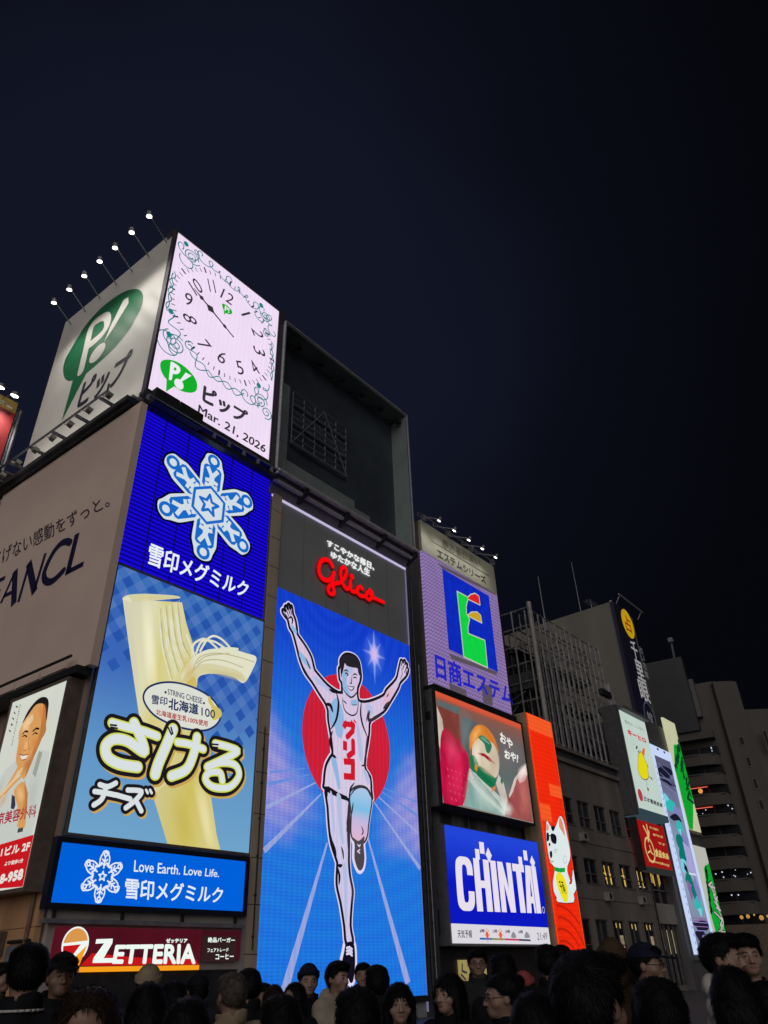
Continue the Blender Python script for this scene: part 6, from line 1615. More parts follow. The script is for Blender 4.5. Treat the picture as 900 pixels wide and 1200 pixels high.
# ---- red strip with the lucky cat
fx = FRONT(24.0)
x0, xz0, x1, xz1 = rect4(fx, (616, 834), (645, 847), (656, 1109.7), (687.5, 1115.7))
rs = thing('red_strip_sign', 'narrow upright red diode sign with a white lucky cat in sunglasses', 'lit sign', ((x0 + x1) / 2, 24.0, xz0))
m = MB(); m.slab(fx, x0, xz0, x1, xz1, -.06, 0, emit('strip_red', (250, 44, 14), .97, led=(.30, .12, 'Z'), var=.08, sample=True)); m.build('screen', rs)
m = MB(); m.slab(fx, x0 - .06, xz0 - .05, x1 + .05, xz1 + .05, -1.3, -.065, solid('strip_case', (.33, .24, .15), .55, var=.25, streak=True)); m.build('case', rs)
m = MB(); orr = emit('strip_orange', (252, 92, 40), .97, led=(.30, .12, 'Z')); l_ = (x1 - x0); m.slab(fx, x0 + .02, xz1 - 1.15, x1 - .02, xz1 - .02, .002, .008, orr)
m.slab(fx, x0 + l_ * .5, fx.uv(652, 934)[1], x1 - .04, fx.uv(650, 920)[1], .002, .008, orr); m.slab(fx, x0 + .04, fx.uv(640, 962)[1], x0 + l_ * .42, fx.uv(634, 941)[1], .002, .008, orr)
m.slab(fx, x0, xz0, x0 + .05, xz1 - 1.2, .002, .008, orr); m.slab(fx, x1 - .05, xz0, x1, xz1 - 1.2, .002, .008, orr); m.build('pale_blocks', rs)
m = MB()
wc = fx.uv(668, 1160)
for k in range(9):
    r = 1.2 + k * .62
    q = [(wc[0] + r * math.cos(t) * .9, wc[1] + r * math.sin(t)) for t in np.linspace(.5, 2.65, 18)]
    q = [p for p in q if x0 + .06 < p[0] < x1 - .06 and xz0 + .03 < p[1] < fx.uv(668, 1060)[1]]
    if len(q) > 1: m.stroke(fx, q, .14, emit('strip_dark', (196, 34, 14), .9), .006, joins=False)
m.build('ripple_lines', rs)
ZX = lambda p: Z(640, 940, 6.66, p)
ctw = emit('cat_white', (226, 238, 238), .96, var=.06); ctk = emit('cat_black', (28, 28, 34), .6); ctp = emit('cat_pink', (232, 150, 120), .9)
m = MB()
catb = [(-4, 195), (2, 140), (20, 165), (38, 190), (70, 192), (92, 130), (110, 105), (132, 135), (150, 200), (165, 270), (186, 380), (185, 450), (165, 505), (170, 560), (196, 620), (205, 530), (216, 532), (225, 600), (235, 680), (214, 720), (214, 785), (90, 782), (80, 745), (58, 700), (50, 620), (62, 545), (60, 505), (30, 470), (10, 380), (-8, 280)]
catb = [(max(x, -2), y) for x, y in catb]
q = [(min(max(u, x0 + .03), x1 - .03), z) for u, z in P(fx, ZX(catb))]
m.poly(fx, curve(q, 2), ctw, .012); m.stroke(fx, curve(q, 2), .045, ctk, .014, closed=True, joins=False); cat_ = m.build('cat_body', rs)
def cflat(pts, mt, o, sm=3):
    q = [(min(max(u, x0 + .04), x1 - .04), z) for u, z in P(fx, ZX(pts))]; m.poly(fx, curve(q, sm) if sm else q, mt, o)
m = MB(); cflat([(100, 130), (112, 125), (130, 170), (145, 265), (120, 225), (100, 190)], ctp, .018); cflat([(4, 170), (18, 190), (14, 220), (2, 220)], ctp, .018); m.build('cat_ears', cat_)
m = MB(); cflat([(34, 250), (60, 248), (78, 270), (78, 320), (58, 325), (36, 300)], ctk, .018); cflat([(2, 240), (18, 245), (22, 290), (12, 305), (2, 300)], ctk, .018); m.stroke(fx, P(fx, ZX([(18, 262), (36, 262)])), .06, ctk, .02, joins=False); m.build('cat_sunglasses', cat_)
m = MB(); cflat([(18, 322), (28, 318), (32, 334), (22, 345)], ctk, .018); cflat([(26, 390), (42, 382), (46, 420), (36, 440), (28, 420)], ctk, .018); cflat([(36, 190), (68, 192), (56, 226), (44, 220)], ctk, .0185)
for a in ([(60, 380), (76, 396)], [(66, 370), (84, 376)]): m.stroke(fx, P(fx, ZX(a)), .03, ctk, .018)
m.stroke(fx, curve(P(fx, ZX([(30, 450), (42, 466), (54, 460)])), 4, False), .04, ctk, .018); m.stroke(fx, curve(P(fx, ZX([(136, 430), (150, 420), (160, 445), (150, 475), (134, 465)])), 4), .03, emit('cat_grey', (150, 176, 190), .8), .018, closed=True); m.build('cat_face', cat_)
m = MB(); cflat([(60, 505), (100, 515), (144, 512), (146, 545), (100, 550), (62, 535)], emit('cat_green', (20, 166, 62), .92), .020, 0); m.build('cat_collar', cat_)
m = MB(); cflat([(74, 580), (92, 545), (120, 560), (150, 620), (168, 700), (164, 775), (140, 778), (110, 720), (84, 650)], emit('cat_yellow', (240, 226, 30), .96), .022); cflat([(176, 640), (190, 600), (204, 600), (196, 640)], emit('cat_red', (190, 30, 30), .85), .021, 0)
m.text(fx, '千両', P(fx, ZX([(92, 610), (128, 618), (118, 710), (156, 716)])), ctk, .026, bold=.03); m.build('cat_coin', cat_)

# ---- navy vertical sign on the grey tower
ft2 = FRONT(26.42)
n0 = ft2.uv(719, 710)[0]; n1 = ft2.uv(752, 722)[0]; nz1 = ft2.uv(717, 703)[1] - .1; nz0 = ft2.uv(770, 862)[1] - 3
nb = thing('navy_sign', 'navy vertical sign with a yellow disc and white characters on the grey tower', 'vertical sign', ((n0 + n1) / 2, 26.42, nz0))
m = MB(); m.slab(ft2, n0, nz0, n0 + 4.6, nz1, -.36, 0, solid('sign_navy', (.020, .020, .052), .5, var=.15)); m.build('panel', nb)
ZT = lambda p: Z(700, 690, 6.67, p)
m = MB(); q = curve(P(ft2, ZT([(182, 190), (205, 168), (240, 200), (275, 290), (288, 350), (272, 380), (240, 350), (200, 260)])), 5)
yel = solid('disc_yellow', (.62, .44, .02), .5)
uc, zc_ = sum(p[0] for p in q) / len(q), sum(p[1] for p in q) / len(q)
m.disc(ft2, (uc, zc_), 1.55, 1.72, emit('disc_yellow_lit', (200, 160, 20), .82, var=.1), .012); m.build('yellow_disc', nb)
m = MB(); m.text(ft2, '占', [(uc - .8, zc_ + .95), (uc + .8, zc_ + .95), (uc - .8, zc_ - 1.0), (uc + .8, zc_ - 1.0)], emit('disc_red_char', (170, 50, 20), .7), .02, bold=.02); m.build('disc_character', nb)
wch = emit('char_white', (168, 166, 166), .75)
m = MB()
for ch, tl, tr, bl, br in (('千', (258, 408), (300, 415), (278, 540), (322, 552)), ('里', (288, 555), (345, 575), (320, 700), (372, 722)), ('眼', (318, 712), (385, 740), (345, 868), (412, 890))):
    q = P(ft2, ZT([tl, tr, bl, br])); zt_, zb_ = (q[0][1] + q[1][1]) / 2, (q[2][1] + q[3][1]) / 2; ul = (q[0][0] + q[2][0]) / 2; ur = (q[1][0] + q[3][0]) / 2
    m.text(ft2, ch, [(ul, zt_), (ur, zt_), (ul, zb_), (ur, zb_)], wch, .012, bold=.02)
m.build('big_characters', nb)
m = MB(); c0_ = P(ft2, ZT([(330, 450), (365, 690)]))
for i, ch in enumerate('占いの館'):
    zt_ = c0_[0][1] + (c0_[1][1] - c0_[0][1]) * i / 4; ul = c0_[0][0] - .35; hh = (c0_[0][1] - c0_[1][1]) / 4 * .85
    m.text(ft2, ch, [(ul, zt_), (ul + .95, zt_), (ul, zt_ - hh), (ul + .95, zt_ - hh)], emit('char_dim', (110, 110, 116), .7), .012, bold=.01)
m.build('small_characters', nb)
m = MB(); u, z = ft2.uv(762, 842); m.stroke(ft2, [(u + 1.35 * math.cos(t), z + 1.7 * math.sin(t)) for t in np.linspace(0, 6.2, 30)], .2, emit('ring_slate', (70, 80, 100), .6), .012, closed=True, joins=False)
m.text(ft2, '館', [(u - .7, z + .7), (u + .7, z + .7), (u - .7, z - .7), (u + .7, z - .7)], emit('char_dim', (110, 110, 116), .7), .012); m.build('ring_mark', nb)

# ---- pale board with the yellow bird
fy = FRONT(24.0)
y0, yz0, y1, yz1 = rect4(fy, (725.5, 831.5), (757, 848), (750, 948), (778.5, 956))
bs = thing('bird_board', 'pale mint lit board with a small yellow bird right of the scaffold', 'lit sign', ((y0 + y1) / 2, 24.0, yz0))
m = MB(); m.slab(fy, y0, yz0, y1, yz1, -.05, 0, emit('mint_lit', (206, 224, 214), .85, var=.08, sample=True)); m.build('panel', bs)
m = MB(); m.slab(fy, y0 - .25, yz0 - .5, y1 + .12, yz0 - .01, -1.3, .15, emit('sill_glow', (70, 92, 104), .5)); m.build('sill', bs)  # sill is no lamp, a dim glow is put into its colour
m = MB(); m.slab(fy, y0 - .6, yz0 - .45, y1 + .1, yz1 + .4, -1.4, -.055, solid('board_case', (.07, .07, .075), .5)); m.slab(fy, y0 - .2, yz1 + .02, y1 + .1, yz1 + .3, -.05, .5, solid('board_hood', (.12, .13, .14), .5)); m.build('case', bs)
m = MB(); m.prism(fy, [(y0 + .2, yz1 + .42), (y0 + 1.5, yz1 + .42), (y0 + .3, yz1 + 2.6)], pale_steel, -.8, -.6); m.slab(fy, y0 - 1.6, yz1 + 1.2, y0 + .2, yz1 + 1.7, -.9, -.5, black); m.build('brace', bs)
ZY = lambda p: Z(722, 830, 14.5, p)
ZY2 = lambda p: Z(735, 890, 17.14, p)
m = MB(); m.text(fy, '電気のことなら', P(fy, ZY([(140, 190), (465, 345), (150, 250), (475, 400)])), emit('mint_grey', (112, 122, 118), .8), .01, bold=.0); m.build('small_lettering', bs)
m = MB(); m.text(fy, 'キーヒロ', P(fy, ZY([(190, 350), (495, 520), (205, 450), (510, 590)])), emit('mint_red', (216, 30, 56), .9), .01, bold=.04); m.build('red_lettering', bs)
m = MB(); yb2 = emit('bird_yellow', (234, 220, 24), .92)
bd = ZY([(375, 790), (395, 750), (430, 745), (455, 800), (490, 880), (520, 940), (550, 1010)]) + ZY2([(400, 110), (412, 230), (425, 340), (400, 395), (350, 405), (290, 370), (240, 290), (215, 200), (215, 110)])
q = curve(P(fy, bd), 4); m.poly(fy, q, yb2, .012); m.stroke(fy, q, .06, emit('bird_line', (70, 66, 30), .6), .014, closed=True, joins=False); bird_ = m.build('bird_body', bs)
m = MB(); flat(m, fy, ZY([(435, 770), (450, 690), (485, 690), (480, 780), (470, 810)]), emit('bird_orange', (222, 120, 60), .9), .016, 3); flat(m, fy, ZY([(335, 650), (360, 640), (355, 700), (340, 690)]), emit('bird_dark', (48, 48, 52), .6), .016, 2); flat(m, fy, ZY([(365, 740), (390, 705), (385, 750)]), emit('bird_dark', (48, 48, 52), .6), .016)
for a in ([(385, 405), (395, 540)], [(425, 350), (470, 360)]): m.stroke(fy, P(fy, ZY2(a)), .04, emit('bird_dark', (48, 48, 52), .6), .012)
flat(m, fy, ZY2([(395, 545), (430, 590), (432, 640), (405, 620)]), emit('bird_brown', (120, 90, 70), .7), .016); flat(m, fy, ZY2([(465, 345), (495, 370), (505, 430), (480, 400)]), emit('bird_brown', (120, 90, 70), .7), .016); m.build('bird_details', bird_)
m = MB(); m.text(fy, '日本電機産業', P(fy, ZY2([(330, 735), (705, 890), (340, 830), (710, 965)])), emit('mint_dark', (70, 80, 80), .7), .01, bold=.02)
m.disc(fy, fy.uv(*ZY2([(262, 715)])[0]), .45, .5, emit('mint_crimson', (190, 60, 76), .85), .01, 20); m.build('company_lettering', bs)

# ---- small red food board
fs2 = FRONT(24.3)
r0_, rz0_, r1_, rz1_ = rect4(fs2, (748.2, 960.5), (777, 969), (757.5, 1013), (788, 1021))
fs_ = thing('red_food_board', 'small red board with cream lettering and ring mark below the yellow bird board', 'sign board', ((r0_ + r1_) / 2, 24.3, rz0_))
m = MB(); m.slab(fs2, r0_, rz0_, r1_, rz1_, -.3, 0, emit('food_red', (178, 26, 26), .75, var=.2, sample=True)); m.build('panel', fs_)
m = MB(); m.slab(fs2, r0_, rz0_ - .4, r1_ + .3, rz0_ - .05, -.5, .1, emit('food_sill_glow', (66, 74, 72), .4)); m.slab(fs2, r0_ - .35, rz0_ - .3, r0_ - .01, rz1_ + .2, -.6, -.1, black); m.build('frame', fs_)  # lower sill also has a dim glow painted in, without a lamp
ZR = lambda p: Z(745, 955, 17.14, p)
cr_ = emit('food_cream', (226, 196, 120), .85)
m = MB(); m.text(fs2, '食品食品', P(fs2, ZR([(380, 670), (650, 790), (395, 830), (665, 890)])), cr_, .01, bold=.05); m.text(fs2, 'http://www.kaihin.co.jp', P(fs2, ZR([(262, 885), (670, 985), (275, 950), (672, 1050)])), cr_, .01, bold=.02)
for k, (a, b) in enumerate((((275, 225), (455, 330)), ((340, 370), (540, 470)), ((445, 540), (590, 625)))): m.text(fs2, ('味と品質の', '専門の店', 'です')[k], [fs2.uv(*ZR([q])[0]) for q in (a, (b[0], a[1] + .55 * (b[1] - a[1])), (a[0] + 8, a[1] + 45), b)], cr_, .01, bold=.01)
m.build('lettering', fs_)
m = MB(); u, z = fs2.uv(*ZR([(282, 700)])[0]); m.stroke(fs2, [(u + .85 * math.cos(t), z + .88 * math.sin(t)) for t in np.linspace(0, 6.2, 26)], .17, cr_, .01, closed=True, joins=False); m.stroke(fs2, [(u - .5, z - .25), (u, z - .1), (u + .5, z - .3)], .13, cr_, .01); m.stroke(fs2, [(u + .1, z + .3), (u + .2, z - .05)], .13, cr_, .011)
for a in ([(250, 530), (230, 390), (150, 225)], [(250, 530), (245, 380), (215, 200)], [(250, 530), (262, 400), (262, 330)]): m.stroke(fs2, curve(P(fs2, ZR(a)), 5, False), .19, cr_, .012)
m.build('ring_mark', fs_)

# ---- tall portrait screen in a white frame
l0, lz0, l1, lz1 = 68.0, 2.05, 72.5, (fl.uv(762, 871)[1] + fl.uv(788, 885)[1]) / 2
l0 = (fl.uv(762, 871)[0] + fl.uv(815, 1120)[0]) / 2; l1 = (fl.uv(788, 885)[0] + fl.uv(832, 1092)[0]) / 2
ps = thing('portrait_screen', 'very tall portrait screen with glowing white frame and violet teal picture', 'video screen', ((l0 + l1) / 2, 24.4, lz0))
fwh = emit('frame_glow', (196, 212, 246), 1.0, sample=True)
bw = .5
m = MB(); m.rim(fl, l0 + bw, lz0 + .8, l1 - bw, lz1 - .9, bw, -.2, .06, fwh); m.slab(fl, l0, lz1 - .4 + .001, l1, lz1, -.2, .06, fwh); m.build('lit_frame', ps)
m = MB()
for k in (.3, .62): m.slab(fl, l0 + (l1 - l0) * k, lz1 - .32, l0 + (l1 - l0) * (k + .08), lz1 - .12, .062, .07, emit('frame_mark', (60, 70, 110), .6))
for k in range(26): m.slab(fl, l0 + .12, lz0 + 1 + k * .55, l0 + .3, lz0 + 1.2 + k * .55, .062, .07, emit('frame_spot', (150, 170, 224), .8))
m.build('frame_mark', ps)
m = MB(); m.slab(fl, l0 - .02, lz0 - .1, l1 + .02, lz1 + .02, -2.4, -.21, solid('pier_dark', (.10, .10, .105), .6)); m.build('case', ps)
m = MB(); m.slab(fl, l0 + bw, lz0 + .8, l1 - bw, lz1 - .9, -.1, 0, ramp_emit('violet_picture', [(0, (84, 88, 100)), (.2, (128, 140, 164)), (.5, (160, 176, 204)), (.8, (120, 128, 160)), (1, (92, 92, 122))], 0, lz1 - lz0, .85, noise=.2)); m.build('screen', ps)
m = MB(); rr = random.Random(6)
pic = [emit('pic_teal', (50, 196, 190), .85), emit('pic_cyan', (120, 214, 232), .9), emit('pic_dark', (36, 36, 58), .6), emit('pic_green', (10, 130, 120), .8), emit('pic_violet', (140, 136, 200), .85), emit('pic_white', (214, 220, 240), .95), emit('pic_magenta', (150, 110, 170), .8)]
ui0, ui1, zi0, zi1 = l0 + bw + .05, l1 - bw - .05, lz0 + .85, lz1 - .95
def pblob(u, z, ru, rz, mt, o, n=9):
    q = []
    for i in range(n):
        a = 2 * math.pi * i / n; k = .6 + .7 * rr.random()
        q.append((min(max(u + ru * k * math.cos(a), ui0), ui1), min(max(z + rz * k * math.sin(a), zi0), zi1)))
    m.poly(fl, curve(q, 2), mt, o)
W_ = ui1 - ui0; Hh_ = zi1 - zi0
for i, (a, b, ru, rz, k) in enumerate(((.5, .93, .5, .03, 2), (.3, .9, .4, .02, 2), (.55, .86, .5, .012, 2), (.2, .74, .22, .05, 1), (.35, .72, .3, .03, 0), (.7, .70, .3, .03, 4), (.5, .66, .35, .025, 2), (.62, .60, .28, .04, 0), (.6, .585, .12, .015, 1), (.45, .52, .3, .04, 3), (.75, .54, .2, .05, 4),
    (.4, .46, .22, .05, 3), (.75, .44, .2, .06, 4), (.3, .40, .18, .04, 1), (.38, .39, .1, .025, 2), (.45, .33, .25, .03, 3), (.35, .27, .14, .06, 6), (.6, .25, .2, .06, 3), (.62, .20, .2, .04, 0), (.66, .17, .12, .02, 1), (.8, .28, .14, .08, 4), (.5, .12, .5, .012, 6), (.5, .10, .5, .03, 2), (.4, .05, .4, .05, 2), (.7, .04, .25, .02, 4))):
    pblob(ui0 + W_ * a, zi0 + Hh_ * b, W_ * ru, Hh_ * rz, pic[k], .006 + .0011 * i)
m.poly(fl, [(ui0 + W_ * .55, zi0 + Hh_ * .38), (ui0 + W_ * .92, zi0 + Hh_ * .36), (ui0 + W_ * .92, zi0 + Hh_ * .50), (ui0 + W_ * .55, zi0 + Hh_ * .53)], emit('pic_lilac', (176, 168, 222), .9), .036)
m.slab(fl, ui0 + W_ * .5, zi0 + Hh_ * .355, ui0 + W_ * .95, zi0 + Hh_ * .365, .03, .038, pic[5])
for i in range(5): m.stroke(fl, [(ui0 + W_ * .1, zi0 + Hh_ * (.96 - .03 * i)), (ui0 + W_ * .9, zi0 + Hh_ * (.9 - .025 * i))], .06, pic[2] if i % 2 else pic[4], .038, joins=False)
for i in range(4): m.stroke(fl, [(ui0 + W_ * .06, zi0 + Hh_ * (.135 - .02 * i)), (ui0 + W_ * .95, zi0 + Hh_ * (.135 - .02 * i))], .07, pic[4] if i % 2 else pic[6], .038, joins=False)
m.build('picture', ps)

# ---- green and cream boards right of it
gcr = emit('board_cream_lit', (214, 214, 176), .82, var=.08); gwh = emit('board_white_lit', (206, 208, 196), .75); ggr = emit('board_green_lit', (18, 176, 52), .85, led=(.35, .12, 'Z'), sample=True); gdk = emit('board_green_dark', (12, 84, 44), .6); gbk = emit('board_black', (26, 30, 28), .5)
for nm, za, zb, lab_ in (('upper', fl.uv(772, 838)[1], fl.uv(820, 975)[1], 'upper green and cream lit board beside the tall portrait screen'), ('lower', fl.uv(812, 990)[1], 1.9, 'lower green and white lit board beside the tall portrait screen')):
    ga, gb_ = l1 + .35, 76.5
    gbd = thing('green_board', lab_, 'lit sign', ((ga + gb_) / 2, 24.4, zb), 'green boards beside the portrait screen')
    m = MB(); m.slab(fl, ga, zb, gb_, za, -.2, 0, gcr if nm == 'upper' else gwh); m.build('panel', gbd)
    Hb = za - zb; Wb = gb_ - ga
    q = ([(0, .62), (.35, .78), (1, .92), (1, .42), (.62, .22), (.2, .02), (0, .02)] if nm == 'upper' else [(.10, .36), (.45, .80), (1, .86), (1, .16), (.8, .12), (.4, .06), (.2, .1)])
    if nm == 'upper': q = [(.0, .52), (.4, .76), (1.0, .80), (1, .30), (.66, .14), (.3, 0), (0, 0)]
    m = MB(); m.poly(fl, [(ga + Wb * x, zb + Hb * y) for x, y in q], ggr, .006); m.build('green_field', gbd)
    m = MB(); rr = random.Random(9 if nm == 'upper' else 10)
    for i in range(26):
        t = i / 25
        if nm == 'upper': u, z = ga + Wb * (.05 + .9 * t), zb + Hb * (.53 + .27 * t); mt = gdk
        else: u, z = ga + Wb * (.12 + .5 * t), zb + Hb * (.40 + .42 * t); mt = gdk if i % 3 else gbk
        m.disc(fl, (u + .2 * rr.random(), z + .5 * rr.random() - .2), .12 + .2 * rr.random(), .15 + .25 * rr.random(), mt, .008 + .0003 * i, 7)
    m.build('brush_edge', gbd)
    m = MB()
    for i in range(9 if nm == 'upper' else 16):
        t = i / (9 if nm == 'upper' else 16)
        x, y = (.62 + .2 * rr.random(), .62 - .4 * t) if nm == 'upper' else (.62 + .3 * rr.random(), .66 - .45 * t)
        a = rr.random() * 3.1; l = Wb * (.14 + .12 * rr.random())
        p_, q_ = (ga + Wb * x - l * math.cos(a), zb + Hb * y - l * math.sin(a)), (ga + Wb * x + l * math.cos(a), zb + Hb * y + l * math.sin(a))
        p_, q_ = [(min(max(c[0], ga + .1), gb_ - .1), c[1]) for c in (p_, q_)]
        if nm == 'upper': m.stroke(fl, [p_, q_], .3, gdk, .012 + .001 * i)
        else: m.stroke(fl, [p_, q_], .34, gbk, .012 + .001 * i); m.stroke(fl, [p_, q_], .17, gwh, .03 + .001 * i)
    m.build('brush_lettering', gbd)
# ================================================================== the crowd
def _grid(lo, hi, h):
    ax = [np.arange(lo[i], hi[i] + h, h) for i in range(3)]
    return np.meshgrid(*ax, indexing='ij'), np.array(lo), h
def surface_nets(V, lo, h):
    """closed quad mesh of the zero level of a sampled distance field"""
    ins = V < 0
    nx, ny, nz = V.shape
    c = np.zeros((nx - 1, ny - 1, nz - 1), np.int8)
    for a in (0, 1):
        for b in (0, 1):
            for d in (0, 1): c += ins[a:nx - 1 + a, b:ny - 1 + b, d:nz - 1 + d]
    act = (c > 0) & (c < 8)
    idx = -np.ones(act.shape, np.int64); ijk = np.argwhere(act); idx[act] = np.arange(len(ijk))
    acc = np.zeros((len(ijk), 3)); cnt = np.zeros(len(ijk))
    i, j, k = ijk.T
    cor = [(a, b, d) for a in (0, 1) for b in (0, 1) for d in (0, 1)]
    for p in cor:
        for ax in range(3):
            if p[ax]: continue
            q = list(p); q[ax] = 1
            v0 = V[i + p[0], j + p[1], k + p[2]]; v1 = V[i + q[0], j + q[1], k + q[2]]
            m = (v0 < 0) != (v1 < 0); t = np.where(m, v0 / np.where(m, v0 - v1, 1), 0)
            pos = np.array(p, float)[None].repeat(len(ijk), 0); pos[:, ax] = t
            acc[m] += pos[m]; cnt[m] += 1
    P_ = lo + h * (ijk + acc / cnt[:, None])
    F_ = []
    for ax in range(3):
        sl0 = [slice(None)] * 3; sl1 = [slice(None)] * 3; sl0[ax] = slice(0, -1); sl1[ax] = slice(1, None)
        a_, b_ = ins[tuple(sl0)], ins[tuple(sl1)]
        e = np.argwhere(a_ != b_); u, v = [(1, 2), (2, 0), (0, 1)][ax]
        e = e[(e[:, u] > 0) & (e[:, v] > 0) & (e[:, u] < V.shape[u] - 1) & (e[:, v] < V.shape[v] - 1)]
        def cell(du, dv):
            q = e.copy(); q[:, u] -= du; q[:, v] -= dv; return idx[q[:, 0], q[:, 1], q[:, 2]]
        qd = np.stack([cell(1, 1), cell(0, 1), cell(0, 0), cell(1, 0)], 1)
        fl = ~a_[tuple(e.T)]; qd[fl] = qd[fl][:, ::-1]
        F_.append(qd)
    return P_, np.concatenate(F_)
def smin(a, b, k):
    h = np.clip(.5 + .5 * (b - a) / k, 0, 1); return b * (1 - h) + a * h - k * h * (1 - h)
def smax(a, b, k): return -smin(-a, -b, k)
def s_ell(g, c, r):
    q = [(g[i] - c[i]) / r[i] for i in range(3)]; k0 = np.sqrt(q[0] ** 2 + q[1] ** 2 + q[2] ** 2)
    q2 = [(g[i] - c[i]) / r[i] ** 2 for i in range(3)]; k1 = np.sqrt(q2[0] ** 2 + q2[1] ** 2 + q2[2] ** 2) + 1e-9
    return k0 * (k0 - 1) / k1
def s_cone(g, a, b, ra, rb, flat=1.0):
    a, b = np.array(a, float), np.array(b, float); d = b - a; L = d @ d
    t = np.clip(sum((g[i] - a[i]) * d[i] for i in range(3)) / L, 0, 1)
    ds = np.sqrt(sum(((g[i] - a[i] - t * d[i]) * (1 / flat if i == 1 else 1)) ** 2 for i in range(3)))
    return ds - (ra + (rb - ra) * t)
_N = lambda g, f, p=0: np.sin(g[0] * f + p) * np.sin(g[1] * f * 1.13 + 1.7 + p) * np.sin(g[2] * f * .91 + .6 - p)

HEADC = (0, 0, 1.615)
def head_sdf(g, fem):
    d = s_ell(g, (0, .012, 1.63), (.076, .096, .105))
    d = smin(d, s_ell(g, (0, -.022, 1.575), (.060 - .004 * fem, .070, .082)), .03)
    d = smin(d, s_ell(g, (0, -.062, 1.523), (.030 - .004 * fem, .026, .022)), .03)          # chin
    for s in (-1, 1):
        d = smin(d, s_ell(g, (.047 * s, -.048, 1.578), (.022, .022, .024)), .02)              # cheek
        d = smax(d, -s_ell(g, (.031 * s, -.094, 1.612), (.019, .014, .012)), .012)            # eye socket
        d = smin(d, s_ell(g, (.031 * s, -.078, 1.611), (.0125, .012, .0105)), .003)           # eyeball with lid
        d = smin(d, s_ell(g, (.079 * s, .012, 1.60), (.009, .020, .031)), .008)               # ear
    d = smin(d, s_cone(g, (-.03, -.083, 1.636), (.03, -.083, 1.636), .010, .010), .014)       # brow
    d = smin(d, s_cone(g, (0, -.088, 1.622), (0, -.108, 1.576), .008, .0125), .010)           # nose
    for s in (-1, 1): d = smin(d, s_ell(g, (.012 * s, -.096, 1.572), (.008, .009, .007)), .006)
    d = smin(d, s_ell(g, (0, -.086, 1.549), (.023, .010, .0055)), .005); d = smin(d, s_ell(g, (0, -.084, 1.540), (.020, .010, .006)), .005)
    return d
def arm_pts(pose, s):
    sh = (.175 * s, .012, 1.375)
    if pose == 'down': return sh, (.225 * s, .03, 1.105), (.235 * s, -.055, .865), (.232 * s, -.085, .775)
    return sh, (.205 * s, -.01, 1.10), (.10 * s, -.235, 1.16), (.055 * s, -.285, 1.205)
def body_sdf(g, fem, pose):
    d = head_sdf(g, fem)
    d = smin(d, s_cone(g, (0, .022, 1.38), (0, .012, 1.53), .058 - .006 * fem, .052 - .006 * fem), .02)
    t = s_cone(g, (-.075, .01, .93), (.075, .01, .93), .100, .100, .95)
    t = smin(t, s_cone(g, (-.05, .01, 1.09), (.05, .01, 1.09), .098, .098, .9), .08)
    t = smin(t, s_cone(g, (-.075, .012, 1.27), (.075, .012, 1.27), .108, .108, .95), .07)
    t = smin(t, s_cone(g, (-.155 + .015 * fem, .018, 1.385), (.155 - .015 * fem, .018, 1.385), .052, .052), .06)
    d = smin(d, t, .035)
    for s in (-1, 1):
        a, b, c, hd = arm_pts(pose, s)
        d = smin(d, s_cone(g, a, b, .052, .040), .03); d = smin(d, s_cone(g, b, c, .040, .027), .012)
        hd = np.array(hd); c = np.array(c); ax = (hd - c) / np.linalg.norm(hd - c)
        d = smin(d, s_cone(g, c, c + ax * .075, .024, .034, .7), .012)
        side = np.array([0, 1, 0]) if pose == 'down' else np.array([1, 0, 0])
        side = side - ax * (side @ ax); side = side / np.linalg.norm(side); nrm = np.cross(ax, side) * (-s if pose == 'down' else 1)
        for i, (o, l) in enumerate(((-.028, .066), (-.0095, .078), (.0095, .073), (.028, .055))):
            k0 = c + ax * .085 + side * o; k1 = k0 + ax * l * .55 + nrm * .006; k2 = k1 + ax * l * .40 + nrm * .022
            d = smin(d, s_cone(g, k0, k1, .0092, .0085), .004); d = smin(d, s_cone(g, k1, k2, .0085, .0072), .003)
        k0 = c + ax * .03 - side * .026; k1 = k0 + ax * .035 - side * .024; d = smin(d, s_cone(g, k0, k1, .0125, .010), .008); d = smin(d, s_cone(g, k1, k1 + ax * .028 + nrm * .008, .010, .008), .004)
        hip, kn, an = (.088 * s, .012, .90), (.095 * s, .0, .49), (.10 * s, .03, .085)
        d = smin(d, s_cone(g, hip, kn, .086, .056), .03); d = smin(d, s_cone(g, kn, an, .054, .037), .02)
        d = smin(d, s_cone(g, (.10 * s, .045, .04), (.115 * s, -.13, .03), .038, .032), .03)
    return np.maximum(d, -g[2] + .002)
